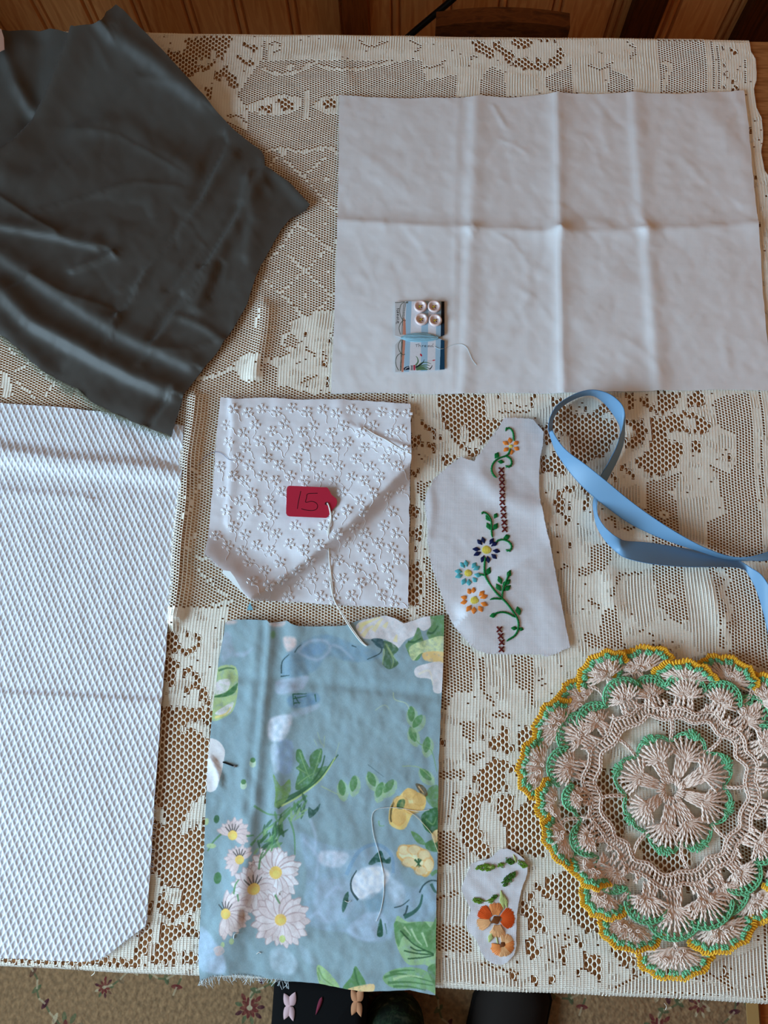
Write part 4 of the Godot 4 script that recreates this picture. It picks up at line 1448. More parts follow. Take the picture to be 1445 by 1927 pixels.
	for k in e.size():
		var a := seat(e[k][0], e[k][1], hf); var b := seat(e[k][2], e[k][3], hf)
		fringe(mb, a, b, Vector3(-0.5, -0.1, 0.85), 60, 0.0050 if k != 4 else 0.010, 0.00013, 100 + k)
	put("frayed_edge", mb, mat("grey_fray", rgb(150, 152, 132), 0.9), t, at).set_meta("kind", "stuff")

func white_sheet() -> void:
	var R := [
		ridge([1046, 168, 1050, 300, 1051, 436], 0.0030, 0.010, 0.006, true),
		ridge([1051, 436, 1055, 600, 1058, 745], 0.0032, 0.010, 0.005, true),
		ridge([630, 415, 720, 421, 800, 426, 885, 430, 1050, 437], 0.0024, 0.006, 0.014, true),
		ridge([1050, 437, 1130, 436, 1212, 433, 1300, 430, 1430, 422], 0.0024, 0.006, 0.014, true),
		ridge([895, 178, 891, 300, 886, 425], 0.0016, 0.010, 0.006),
		ridge([884, 435, 880, 560, 872, 742], 0.0016, 0.009, 0.005),
		ridge([858, 450, 855, 600, 850, 740], 0.0009, 0.005, 0.004, true),
		ridge([862, 185, 858, 300, 855, 420], 0.0006, 0.004, 0.004, true),
		ridge([1190, 170, 1200, 300, 1212, 430], 0.0015, 0.010, 0.005),
		ridge([1214, 436, 1226, 580, 1240, 740], 0.0017, 0.009, 0.005),
		ridge([880, 432, 888, 445, 892, 430], 0.0012, 0.0015, 0.002, true),
		ridge([1206, 432, 1213, 440, 1220, 431], 0.0012, 0.0015, 0.002, true),
		ridge([1060, 430, 1100, 415, 1140, 425], 0.0010, 0.006, 0.008),
		ridge([700, 300, 760, 350], 0.0006, 0.006, 0.010),
		ridge([930, 200, 950, 235], 0.0006, 0.002, 0.003),
		ridge([1150, 520, 1100, 600], 0.0008, 0.012, 0.014),
		ridge([1330, 200, 1390, 300, 1420, 420], 0.0012, 0.016, 0.014),
	]
	wrinkles(R, 90, 650, 1420, 190, 725, 0.00045, 0.0035, 41)
	var hf := func(x: float, z: float) -> float:
		return 0.0034 + folds(R, x, z) + 0.0006 * (crumple.get_noise_2d(x * 300.0, z * 300.0) + 0.5 * crumple.get_noise_2d((x + z) * 1100.0 + 40.0, (z - x) * 700.0)) + 0.0004
	var p := lay([638, 178, 700, 183, 760, 185, 800, 184, 860, 184, 895, 180, 905, 179, 960, 184, 1005, 180, 1042, 174, 1050, 172, 1130, 177, 1190, 172, 1240, 176, 1290, 177, 1350, 173, 1400, 170, 1408, 230, 1414, 300, 1424, 400, 1428, 425, 1432, 480, 1436, 560, 1445, 650, 1455, 735, 1380, 733, 1230, 735, 1120, 737, 1056, 739, 940, 739, 850, 741, 780, 741, 700, 739, 623, 741, 625, 680, 629, 600, 632, 500, 634, 420, 637, 300], hf)
	covers.append(p)
	var at := centre(p, 0)
	var t := thing("white_cotton_sheet", "plain white cotton sheet with folded-in quarter creases", "fabric", at)
	put("cloth", cloth_mesh(p, 0.0028, hf, 0.00035), linen_bump("white_cotton", rgb(244, 242, 244), 60.0, 0.004, 0.9, 48, 2, 0.3, 0.93), t, at)
	sheet_h = hf
	# loose fibres at the cut edges
	var mb := MB.new()
	for k in 22:
		var x := 640 + k * 36
		fringe(mb, seat(x, 739, hf), seat(x + 34, 739, hf), Vector3(0, 0, 1), 3, 0.0028, 0.00008, 300 + k)
		if k < 14: fringe(mb, seat(636 - k * 0.7, 190 + k * 38, hf), seat(636 - k * 0.7, 224 + k * 38, hf), Vector3(-1, 0, 0), 3, 0.0022, 0.00008, 340 + k)
	put("loose_fibre", mb, mat("white_fibre", rgb(232, 230, 232), 0.9), t, at).set_meta("kind", "stuff")

var sheet_h: Callable
var square_h: Callable
var print_h: Callable
var linen_h: Callable
var scrap_h: Callable

func waffle_cloth() -> void:
	var R := [
		ridge([-80, 838, 0, 850, 120, 868, 240, 879, 345, 893], 0.0040, 0.007, 0.016),
		ridge([-80, 868, 0, 880, 120, 897, 240, 908, 345, 920], -0.0012, 0.006, 0.010),
		ridge([-80, 920, 60, 930, 160, 937], 0.0012, 0.004, 0.010),
		ridge([-80, 1304, 100, 1311, 305, 1322], 0.0016, 0.003, 0.022),
		ridge([240, 770, 280, 830, 345, 880], -0.002, 0.010, 0.008),
		ridge([-40, 1500, 120, 1520, 290, 1500], 0.0010, 0.04, 0.03),
	]
	var hf := func(x: float, z: float) -> float:
		var u := (x + 0.10 * z) / 0.0029 + 0.05 * sin(z * 20.0); var w := z / 0.0083 + 0.03 * sin(x * 30.0)
		var wv := cos(TAU * w) * 0.26
		var k0 := floorf(u)
		var rib := 0.0
		for kk in [k0 - 1.0, k0, k0 + 1.0, k0 + 2.0]:
			var d: float = u - (kk + (wv if int(kk) % 2 == 0 else -wv))
			rib = maxf(rib, exp(-d * d * 14.0))
		var cu := u - (k0 + 0.5)
		var open: bool = (cos(TAU * w) < 0.0) == (int(k0) % 2 == 0)
		var cw := (w - roundf(w)) if cos(TAU * w) > 0.0 else (w - 0.5 - roundf(w - 0.5))
		var dot := exp(-(cu * cu * 60.0 + cw * cw * 160.0)) if open else 0.0
		return maxf(0.0034, 0.0042 + folds(R, x, z)) + 0.0010 * rib + 0.0004 * dot + 0.0004 * crumple.get_noise_2d(x * 500.0, z * 500.0)
	var p := lay([-60, 754, 0, 758, 100, 765, 200, 776, 300, 793, 345, 801, 344, 850, 341, 900, 335, 960, 330, 1020, 325, 1080, 315, 1180, 307, 1280, 300, 1380, 292, 1480, 286, 1580, 282, 1650, 274, 1743, 255, 1756, 232, 1774, 205, 1795, 185, 1806, 150, 1810, 80, 1806, 0, 1803, -60, 1800], hf)
	covers.append(p)
	var at := centre(p, 0)
	var t := thing("white_waffle_cloth", "thick white cloth woven in a raised diamond waffle pattern", "fabric", at)
	put("cloth", cloth_mesh(p, 0.00075, hf, 0.0008, false), mat("waffle_cotton", rgb(232, 233, 240), 0.9, {"metallic_specular": 0.15}), t, at)
	var mb := MB.new()
	for q in [[278, 1700, 276, 1742, -0.2, 0.6], [274, 1743, 232, 1774, 0.4, 0.8], [232, 1774, 185, 1806, 0.4, 0.8], [290, 1500, 286, 1580, 1.0, 0.1], [286, 1590, 282, 1650, 1.0, 0.1], [344, 810, 341, 900, 1.0, 0.1]]:
		fringe(mb, seat(q[0], q[1], hf), seat(q[2], q[3], hf), Vector3(q[4], 0, q[5]).normalized(), 14, 0.004, 0.00010, int(q[0]))
	put("loose_fibre", mb, mat("white_fibre", rgb(232, 230, 232), 0.9), t, at).set_meta("kind", "stuff")

func flowered_square() -> void:
	var R := [
		ridge([800, 850, 772, 878, 700, 950, 640, 1008, 560, 1070, 478, 1134], 0.0115, 0.0055, 0.034),
		ridge([388, 1052, 435, 1092, 478, 1134], 0.0100, 0.017, 0.004),
		ridge([470, 1060, 520, 1062, 545, 1055], -0.0020, 0.010, 0.010),
		ridge([436, 745, 438, 800, 434, 900, 430, 985], 0.0013, 0.006, 0.0025),
		ridge([676, 806, 700, 820, 740, 838, 776, 856], 0.0016, 0.0025, 0.006),
		ridge([640, 760, 650, 800], 0.0012, 0.008, 0.008),
		ridge([480, 900, 470, 980], 0.0008, 0.006, 0.008),
		ridge([600, 1140, 680, 1100], 0.0012, 0.008, 0.008),
	]
	var hf := func(x: float, z: float) -> float:
		return 0.0006 + maxf(0.0034, 0.0040 + folds(R, x, z)) + 0.0006 * (crumple.get_noise_2d(x * 500.0, z * 500.0) + 0.4 * crumple.get_noise_2d(x * 300.0 + 90.0, z * 1200.0)) + 0.0006
	square_h = hf
	var p := lay([415, 747, 440, 750, 500, 748, 560, 752, 640, 751, 700, 755, 772, 760, 773, 800, 774, 852, 771, 900, 770, 990, 769, 1060, 768, 1145, 740, 1143, 700, 1141, 640, 1139, 600, 1136, 560, 1133, 520, 1131, 474, 1129, 465, 1123, 453, 1107, 449, 1099, 442, 1087, 433, 1075, 420, 1073, 405, 1062, 396, 1052, 385, 1042, 392, 1000, 396, 960, 400, 920, 404, 860, 410, 790], hf, 0.004, 0.0006)
	covers.append(p)
	var at := centre(p, 0)
	var t := thing("white_flowered_square", "thin white cotton square dotted with raised embroidered daisies", "fabric", at)
	put("cloth", cloth_mesh(p, 0.002, hf, 0.0003), linen_bump("white_voile", rgb(246, 243, 248), 55.0, 0.005, 0.9, 48, 5, 0.4, 0.90), t, at)
	# one raised blossom: five square petals round a small ring, and its stem
	var mb := MB.new()
	for k in 5:
		var a := TAU * k / 5 + 0.3
		var d := Vector3(cos(a), 0, sin(a)); var s := Vector3(-sin(a), 0, cos(a))
		var c := d * 0.0033
		var w := 0.00135; var l := 0.0015
		var q := [c - d * l - s * w * 0.7, c - d * l + s * w * 0.7, c + d * l + s * w, c + d * l - s * w]
		var up := Vector3(0, 0.00062, 0)
		var inner := []
		for v in q: inner.append(c + (v - c) * 0.72 + up)
		mb.out_face(c - up, inner[0], inner[1], inner[2], inner[3])
		for i in 4: mb.out_face(c - up * 3, q[i], q[(i + 1) % 4], inner[(i + 1) % 4], inner[i])
	var ring := PackedVector3Array()
	for k in 9: ring.append(Vector3(cos(TAU * k / 8) * 0.0013, 0.0002, sin(TAU * k / 8) * 0.0013))
	mb.tube(ring, 0.00032, 4, false)
	var blossom := mb.mesh()
	var thread := mat("white_embroidery", rgb(240, 238, 242), 0.7)
	var spots := [235, 135, 330, 160, 420, 135, 515, 155, 615, 130, 710, 155, 815, 140, 900, 165, 1000, 140, 1085, 165, 1195, 155, 1280, 170, 1365, 165, 190, 240, 375, 240, 565, 235, 755, 245, 950, 245, 1140, 245, 1320, 270, 300, 290, 485, 280, 680, 285, 870, 290, 1060, 290, 1250, 295, 205, 350, 315, 385, 405, 345, 510, 375, 590, 345, 695, 385, 785, 350, 890, 385, 975, 350, 1085, 385, 1165, 355, 1265, 400, 265, 455, 335, 500, 450, 455, 530, 500, 645, 455, 735, 505, 835, 465, 920, 505, 1030, 460, 1120, 510, 1215, 460, 1300, 505, 235, 570, 310, 600, 420, 570, 505, 600, 605, 570, 695, 600, 800, 575, 890, 605, 1000, 575, 1080, 600, 1180, 575, 165, 675, 355, 680, 550, 670, 940, 675, 1140, 680, 1325, 660, 275, 730, 470, 730, 1055, 725, 1240, 700, 190, 790, 295, 830, 385, 795, 495, 825, 970, 790, 1080, 800, 1265, 800, 880, 830, 235, 900, 310, 950, 430, 900, 515, 945, 635, 890, 725, 945, 820, 890, 910, 945, 1020, 905, 1085, 940, 1210, 890, 1290, 940, 125, 955, 200, 1020, 290, 1055, 385, 1020, 475, 1055, 600, 1010, 690, 1050, 795, 1015, 975, 1000, 1065, 1030, 1175, 1005, 1260, 1035, 335, 1130, 535, 1130, 735, 1120, 915, 1115, 1115, 1105, 1310, 1110, 440, 1180, 650, 1180, 835, 1170, 1030, 1165, 1230, 1165, 360, 1250, 470, 1280, 555, 1240, 745, 1230, 665, 1270, 855, 1260, 940, 1235, 1055, 1265, 1135, 1235, 1255, 1265, 590, 1350, 800, 1350, 890, 1370, 1000, 1345, 1195, 1340, 1280, 1380, 150, 510, 1340, 400]
	var stems := MB.new()
	for i in range(0, spots.size(), 2):
		var c := seat(370 + spots[i] / 3.44, 730 + spots[i + 1] / 3.44, hf)
		var e := 0.003
		var nn := Vector3(hf.call(c.x - e, c.z) - hf.call(c.x + e, c.z), 2 * e, hf.call(c.x, c.z - e) - hf.call(c.x, c.z + e)).normalized()
		var o := MeshInstance3D.new()
		o.mesh = blossom
		o.material_override = thread
		o.name = "embroidered_daisy"
		var yaw := rng.randf() * TAU
		var bx := Vector3(cos(yaw), 0, sin(yaw))
		bx = (bx - nn * bx.dot(nn)).normalized()
		o.transform = Transform3D(Basis(bx, nn, bx.cross(nn)), c - at + nn * 0.0001)
		t.add_child(o, true)
		var dir := Vector2(0.35, 1).rotated(rng.randf_range(-0.9, 0.5))
		var line := PackedVector3Array()
		for k in 5:
			var q := Vector2(c.x, c.z) + dir * (0.004 + 0.0022 * k) + dir.orthogonal() * 0.0012 * sin(k * 1.3)
			if Geometry2D.is_point_in_polygon(q, p): line.append(Vector3(q.x, TABLE_Y + hf.call(q.x, q.y) + 0.0001, q.y))
		if line.size() > 2: stems.tube(line, 0.00026, 4)
	put("stem_stitching", stems, thread, t, at).set_meta("kind", "stuff")
	# frayed threads at the cut edge
	mb = MB.new()
	for q in [[416, 747, 500, 748, 0, -1], [500, 748, 640, 751, 0, -1], [640, 751, 772, 760, 0, -1], [385, 1042, 410, 1066, -0.6, 0.8], [474, 1127, 560, 1133, 0, 1], [560, 1133, 700, 1141, 0, 1], [410, 790, 400, 920, -1, 0]]:
		fringe(mb, seat(q[0], q[1], hf), seat(q[2], q[3], hf), Vector3(q[4], 0, q[5]), 26, 0.003, 0.00008, int(q[0]) + 7)
	put("loose_fibre", mb, mat("white_fibre", rgb(232, 230, 232), 0.9), t, at).set_meta("kind", "stuff")
	# white underlay paper peeping out, and a scrap of blue paper
	var ph := func(_x: float, _z: float) -> float: return 0.0034
	var pp := lay([418, 1079, 428, 1087, 442, 1102, 453, 1112, 468, 1127, 490, 1110, 470, 1070, 435, 1062, 420, 1068], ph, 0.01, 0.0)
	var o2 := put("white_paper_slip", cloth_mesh(pp, 0.01, ph, 0.0002), mat("white_paper", rgb(246, 246, 244), 0.6), null, centre(pp, 0.003))
	tag(o2, "slip of bright white paper peeping from under the flowered square", "paper")
	pp = lay([470, 1133, 476, 1148, 465, 1148], ph, 0.02, 0.0)
	o2 = put("blue_paper_scrap", cloth_mesh(pp, 0.01, ph, 0.0002), mat("blue_paper", rgb(120, 172, 190), 0.7), null, centre(pp, 0.003))
	tag(o2, "tiny blue paper triangle between flowered square and blue print", "paper")

# ---------------------------------------------------------------- blue cotton print
func blue_print() -> void:
	var R := [
		ridge([508, 1160, 500, 1250, 489, 1377, 476, 1520, 460, 1700], 0.0030, 0.005, 0.012),
		ridge([500, 1165, 494, 1250, 482, 1377, 470, 1520], -0.0016, 0.004, 0.004),
		ridge([553, 1170, 543, 1343, 523, 1421, 515, 1560], 0.0018, 0.008, 0.006),
		ridge([440, 1273, 640, 1290, 830, 1311], -0.0011, 0.005, 0.004),
		ridge([424, 1172, 500, 1168], 0.0010, 0.006, 0.006),
		ridge([372, 1860, 400, 1800, 420, 1740], 0.0035, 0.012, 0.012),
		ridge([430, 1860, 440, 1780, 450, 1640], 0.0014, 0.008, 0.008),
		ridge([690, 1440, 760, 1480], 0.0008, 0.012, 0.012),
		ridge([402, 1430, 412, 1450, 417, 1470], 0.0016, 0.0012, 0.004),
		ridge([650, 1170, 700, 1230], 0.0012, 0.010, 0.014),
		ridge([560, 1640, 640, 1600, 720, 1640], 0.0010, 0.014, 0.014),
		ridge([570, 1760, 660, 1780], 0.0008, 0.010, 0.012),
	]
	var hf := func(x: float, z: float) -> float:
		var sag: float = -smoothstep(NEAR_Z - 0.004, NEAR_Z + 0.05, z) * 0.006
		return 0.0042 + sag + folds(R, x, z) + 0.0006 * (crumple.get_noise_2d(x * 600.0 + 300.0, z * 600.0) + 0.8 * crumple.get_noise_2d(x * 1600.0, z * 900.0)) + 0.0008
	print_h = hf
	var p := lay([424, 1171, 440, 1166, 470, 1166, 502, 1167, 507, 1172, 540, 1168, 548, 1174, 560, 1178, 600, 1179, 650, 1177, 672, 1168, 700, 1163, 725, 1158, 742, 1163, 760, 1173, 800, 1160, 836, 1157, 834, 1250, 830, 1330, 826, 1420, 824, 1520, 823, 1620, 821, 1700, 820, 1800, 819, 1873, 770, 1863, 720, 1865, 680, 1866, 640, 1859, 600, 1851, 545, 1847, 480, 1838, 440, 1835, 400, 1838, 376, 1846, 373, 1800, 378, 1700, 383, 1620, 387, 1520, 390, 1440, 396, 1380, 404, 1300, 412, 1240], hf, 0.004, 0.0003)
	covers.append(p)
	var at := centre(p, 0)
	var t := thing("blue_floral_print", "blue cotton fabric printed with daisies, leaves and yellow flowers", "fabric", at)
	var lo := Vector2(9, 9); var hi := Vector2(-9, -9)
	for q in p:
		lo = lo.min(q); hi = hi.max(q)
	var size := hi - lo
	var mb := cloth_mesh(p, 0.0022, hf, 0.0003)
	for k in mb.uv.size(): mb.uv[k] = (mb.uv[k] - lo) / size
	var m := mat("blue_print_cotton", Color.WHITE, 0.9, {"metallic_specular": 0.2})
	m.albedo_texture = print_texture(lo, size)
	m.texture_repeat = false
	put("cloth", mb, m, t, at)
	mb = MB.new()
	for q in [[376, 1846, 400, 1838], [400, 1838, 440, 1835], [440, 1835, 480, 1838], [480, 1838, 545, 1847]]:
		fringe(mb, seat(q[0], q[1], hf), seat(q[2], q[3], hf), Vector3(0, -0.1, 1), 26, 0.0065, 0.00014, int(q[0]) + 17)
	for q in [[560, 1178, 650, 1177], [672, 1168, 725, 1158]]:
		fringe(mb, seat(q[0], q[1], hf), seat(q[2], q[3], hf), Vector3(0, 0, -1), 20, 0.003, 0.00009, int(q[0]) + 17)
	put("frayed_edge", mb, mat("pale_blue_fray", rgb(214, 222, 224), 0.9), t, at).set_meta("kind", "stuff")
	# pin through the edge
	var pin := thing("sewing_pin", "small dark pin stuck through the edge of blue print", "pin", seat(428, 1437, hf))
	mb = MB.new()
	mb.tube(PackedVector3Array([seat(420, 1434, hf) + Vector3(0, 0.0008, 0) - pin.position, seat(440, 1441, hf) + Vector3(0, 0.0012, 0) - pin.position]), 0.0006, 6)
	put("shaft", mb, mat("dark_steel", rgb(40, 42, 46), 0.3, {"metallic": 0.8}), pin)
	mb = MB.new()
	var hd := seat(440, 1441, hf) + Vector3(0, 0.0012, 0) - pin.position
	for k in 1:
		mb.tube(PackedVector3Array([hd, hd + Vector3(0.0006, 0, 0.0002), hd + Vector3(0.0014, 0, 0.0005), hd + Vector3(0.002, 0, 0.0007)]), PackedFloat32Array([0.0004, 0.0011, 0.0011, 0.0003]), 8)
	put("head", mb, mat("steel_head", rgb(150, 155, 160), 0.3, {"metallic": 0.6}), pin)

func print_texture(lo: Vector2, size: Vector2) -> ImageTexture:
	var pw := 760
	var ph := int(pw * size.y / size.x)
	var pa := Paint.new(pw, ph)
	var base := rgb(130, 154, 162)
	pa.fill(base, crumple, 22.0, 0.035)
	var k := pw / size.x
	var pt := func(q: Vector2) -> Vector2: return (q - lo) * k
	var P := func(oy: float, c: Array) -> PackedVector2Array:
		var out := PackedVector2Array()
		for i in range(0, c.size(), 2): out.append((T2(360 + c[i] / 2.949, oy + c[i + 1] / 2.949, 0.005) - lo) * k)
		return out
	var u := k * 0.00044 / 2.949        # one crop unit in texture pixels
	var area := func(oy: float, c: Array, col: Color, a: float, mottle := 0.35) -> void:
		pa.poly(spline2(P.call(oy, c), 4), col, a, mottle)
	var line := func(oy: float, c: Array, w0: float, w1: float, col: Color, a: float) -> void:
		var q: PackedVector2Array = P.call(oy, c)
		pa.stroke(spline2(q, 5, false) if q.size() > 2 else q, w0 * u, w1 * u, col, a)
	var g1 := 1140.0; var g2 := 1500.0
	var white := rgb(206, 200, 202); var violet := rgb(164, 176, 196); var pink := rgb(202, 180, 176)
	var leafy := rgb(96, 136, 86); var deep := rgb(58, 98, 64); var lime := rgb(168, 190, 136); var yellow := rgb(228, 186, 104); var ink := rgb(44, 66, 66); var blue := rgb(96, 132, 164)
	# brushed ground
	var br := RandomNumberGenerator.new()
	br.seed = 61
	for i in 520:
		var q := Vector2(br.randf() * pw, br.randf() * ph)
		pa.leaf(q, br.randf_range(0.6, 2.2), br.randf_range(24, 90), br.randf_range(5, 16), [rgb(112, 140, 150), rgb(144, 166, 172), rgb(122, 144, 160), rgb(138, 162, 160)][br.randi() % 4], 0.16)
	# soft washes
	for q in [[g1, [500, 600, 760, 560, 800, 700, 700, 900, 560, 800]], [g1, [800, 500, 1200, 560, 1150, 900, 850, 850]], [g2, [80, 100, 200, 300, 150, 560, 60, 500]], [g2, [620, 780, 1000, 820, 1050, 980, 700, 930]]]:
		area.call(q[0], q[1], rgb(144, 168, 174), 0.25)
	area.call(g1, [175, 160, 215, 150, 240, 250, 310, 250, 350, 225, 300, 280, 220, 285, 170, 310], violet, 0.5)
	area.call(g1, [190, 85, 250, 80, 250, 98, 200, 104], pink, 0.8)
	area.call(g1, [440, 95, 520, 85, 510, 112, 450, 115], pink, 0.7)
	area.call(g1, [510, 175, 580, 180, 575, 240, 530, 250], pink, 0.9)
	pa.oval(P.call(g1, [455, 160])[0], 12 * u, 22 * u, leafy, 0.8)
	# blue ribbon-like drawing
	area.call(g1, [510, 290, 590, 220, 680, 170, 760, 160, 900, 210, 1040, 260, 1020, 300, 880, 310, 760, 280, 700, 350, 600, 395, 500, 390], blue, 0.35)
	line.call(g1, [590, 260, 650, 200, 740, 195, 770, 240, 700, 300, 600, 262], 16, 16, violet, 0.55)
	line.call(g1, [780, 215, 830, 235, 870, 270, 900, 300], 16, 8, violet, 0.55)
	area.call(g1, [620, 230, 700, 205, 750, 230, 690, 285, 610, 265], rgb(108, 140, 172), 0.5)
	area.call(g1, [470, 420, 560, 400, 650, 390, 630, 450, 600, 470, 480, 490], violet, 0.7)
	area.call(g1, [545, 500, 690, 485, 710, 530, 640, 560, 550, 560], blue, 0.6)
	area.call(g1, [540, 600, 640, 560, 710, 545, 690, 580, 560, 620], violet, 0.5)
	area.call(g1, [430, 640, 480, 610, 560, 610, 540, 700, 500, 750, 430, 740], rgb(208, 212, 226), 0.7)
	area.call(g1, [480, 760, 560, 750, 560, 900, 520, 940, 470, 880], rgb(134, 158, 194), 0.55)
	area.call(g1, [440, 780, 480, 770, 490, 900, 460, 920], rgb(196, 206, 222), 0.45)
	# pale blue rose drawing
	var haze := rgb(150, 176, 204)
	area.call(g2, [600, 200, 720, 250, 880, 290, 1000, 262, 1120, 300, 1180, 470, 1250, 500, 1372, 480, 1372, 600, 1280, 690, 1140, 660, 1100, 790, 950, 800, 850, 750, 700, 730, 620, 650, 640, 430], haze, 0.4)
	area.call(g2, [700, 470, 820, 450, 900, 500, 880, 640, 760, 700, 680, 640], violet, 0.35)
	area.call(g2, [860, 740, 900, 690, 980, 640, 1060, 650, 1090, 720, 1040, 790, 940, 790], rgb(170, 190, 214), 0.5)
	area.call(g2, [900, 430, 960, 390, 1040, 380, 1100, 420, 1080, 480, 1000, 560, 920, 560, 885, 500], rgb(216, 216, 226), 0.75)
	area.call(g2, [960, 560, 1040, 530, 1080, 600, 1000, 640], rgb(108, 142, 160), 0.5)
	area.call(g2, [720, 300, 870, 310, 830, 385, 720, 370], rgb(212, 208, 220), 0.5)
	area.call(g2, [1090, 440, 1180, 500, 1170, 600, 1100, 560], rgb(196, 206, 222), 0.4)
	for q in [[620, 230, 700, 330, 690, 460], [660, 120, 690, 220, 680, 320], [740, 560, 800, 500, 840, 520], [640, 690, 700, 640, 760, 700]]: line.call(g2, q, 18, 8, rgb(176, 194, 220), 0.5)
	# pale blots at the foot
	area.call(g2, [45, 720, 130, 780, 180, 870, 190, 970, 40, 930], rgb(166, 188, 214), 0.6)
	area.call(g2, [440, 850, 520, 835, 590, 920, 550, 985, 450, 955], rgb(176, 196, 210), 0.5)
	area.call(g2, [600, 820, 660, 860, 690, 930, 620, 900], rgb(160, 184, 200), 0.4)
	area.call(g2, [110, 890, 180, 860, 190, 960, 120, 970], rgb(176, 196, 218), 0.5)
	pa.blur(4)
	line.call(g1, [500, 375, 505, 310, 545, 270], 7, 4, ink, 0.85)
	line.call(g1, [495, 392, 545, 386], 7, 3, ink, 0.85)
	line.call(g1, [575, 260, 590, 235, 612, 215], 5, 3, ink, 0.8)
	line.call(g1, [890, 220, 916, 230], 6, 4, ink, 0.85)
	for q in [[565, 488, 570, 552], [565, 490, 640, 488], [568, 515, 640, 500], [570, 540, 606, 536], [685, 490, 692, 532], [575, 500, 600, 545]]: line.call(g1, q, 7, 3, rgb(48, 92, 70), 0.9)
	# corner flower
	area.call(g1, [915, 110, 960, 75, 1085, 50, 1140, 62, 1175, 92, 1330, 45, 1340, 100, 1290, 140, 1255, 120, 1240, 165, 1190, 190, 1150, 235, 1120, 230, 1090, 195, 1060, 185, 1000, 185, 950, 180, 925, 150], white, 0.95, 0.1)
	for q in [[930, 140, 960, 100, 1000, 85], [950, 170, 980, 130, 1010, 110], [1010, 140, 1040, 95, 1060, 70], [1070, 120, 1090, 90], [930, 110, 980, 90, 1050, 60], [1130, 200, 1140, 160]]: line.call(g1, q, 26, 8, rgb(234, 206, 128), 0.55)
	area.call(g1, [1190, 210, 1230, 180, 1260, 120, 1285, 185, 1300, 220, 1260, 300, 1220, 290, 1195, 240], leafy, 0.9)
	area.call(g1, [1330, 45, 1410, 45, 1400, 170, 1330, 190, 1305, 150, 1330, 110], leafy, 0.9)
	area.call(g1, [1210, 230, 1300, 190, 1400, 170, 1400, 262, 1280, 262, 1230, 305], rgb(196, 206, 150), 0.8)
	line.call(g1, [1200, 200, 1240, 200, 1275, 180], 14, 6, deep, 0.8)
	line.call(g1, [1310, 150, 1340, 150, 1370, 110], 14, 6, deep, 0.8)
	area.call(g1, [1290, 258, 1400, 258, 1400, 318, 1340, 312, 1290, 298], rgb(228, 184, 116), 0.95)
	area.call(g1, [1240, 350, 1290, 325, 1400, 318, 1395, 470, 1345, 478, 1330, 410, 1250, 395], white, 0.95, 0.1)
	line.call(g1, [1260, 380, 1320, 360, 1340, 440], 14, 6, rgb(220, 208, 180), 0.5)
	area.call(g1, [1060, 200, 1100, 200, 1150, 240, 1120, 280, 1150, 320, 1100, 352, 1060, 320, 1075, 260], rgb(76, 108, 76), 0.85)
	for q in [[1080, 210, 1120, 300, 1110, 345], [1070, 240, 1060, 330], [1090, 230, 1140, 310]]: line.call(g1, q, 12, 4, rgb(150, 174, 118), 0.6)
	line.call(g1, [1000, 188, 1052, 228, 1046, 264, 976, 298], 8, 4, ink, 0.85)
	area.call(g1, [1000, 185, 1060, 185, 1066, 235, 1030, 225], rgb(62, 92, 98), 0.8)
	# leaf at the left edge
	area.call(g1, [140, 350, 245, 338, 258, 460, 240, 560, 200, 610, 110, 635, 120, 500], rgb(164, 184, 124), 0.95)
	area.call(g1, [140, 420, 212, 408, 200, 470, 130, 490], white, 0.85)
	area.call(g1, [180, 560, 235, 535, 205, 600, 130, 600], white, 0.85)
	area.call(g1, [120, 505, 190, 480, 240, 440, 258, 428, 240, 482, 180, 506], rgb(66, 112, 68), 0.95)
	line.call(g1, [150, 360, 200, 345, 240, 350], 12, 6, deep, 0.7)
	line.call(g1, [130, 620, 190, 600, 220, 560], 14, 6, rgb(222, 196, 110), 0.8)
	area.call(g1, [95, 740, 150, 750, 185, 800, 180, 860, 160, 960, 130, 1025, 80, 1012, 85, 830], rgb(218, 212, 214), 0.95, 0.1)
	for q in [[343, 855], [292, 975]]:
		pa.oval(P.call(g1, [q[0], q[1] + 18])[0], 18 * u, 22 * u, rgb(176, 194, 160), 0.8)
		pa.oval(P.call(g1, q)[0], 14 * u, 13 * u, rgb(78, 120, 74), 0.95)
	# fern and stems
	area.call(g1, [585, 800, 610, 800, 630, 850, 660, 900, 655, 840, 690, 800, 725, 795, 720, 860, 700, 900, 740, 890, 762, 900, 700, 980, 640, 1010, 580, 1020, 585, 960, 600, 920, 580, 900, 600, 880, 580, 850], rgb(82, 124, 78), 0.95)
	for q in [[600, 810, 640, 920, 660, 960], [720, 800, 690, 900, 670, 960], [590, 990, 640, 950, 680, 930], [590, 900, 640, 930]]: line.call(g1, q, 8, 3, rgb(128, 162, 104), 0.7)
	for q in [[815, 825, 760, 900, 700, 975, 600, 1040, 520, 1090, 480, 1120], [790, 850, 720, 950, 640, 1020, 560, 1075], [740, 830, 720, 900, 660, 990, 560, 1050, 470, 1090]]: line.call(g1, q, 6, 14, deep, 0.85)
	line.call(g1, [800, 840, 720, 960, 600, 1055, 500, 1110], 6, 10, rgb(184, 200, 120), 0.8)
	area.call(g1, [455, 930, 500, 1000, 545, 960, 550, 1030, 510, 1100, 465, 1115, 470, 1030], rgb(112, 148, 86), 0.85)
	for q in [[700, 700, 720, 760, 740, 780], [740, 720, 735, 790], [820, 760, 800, 830], [680, 740, 700, 780]]: line.call(g1, q, 4, 3, rgb(164, 184, 140), 0.6)
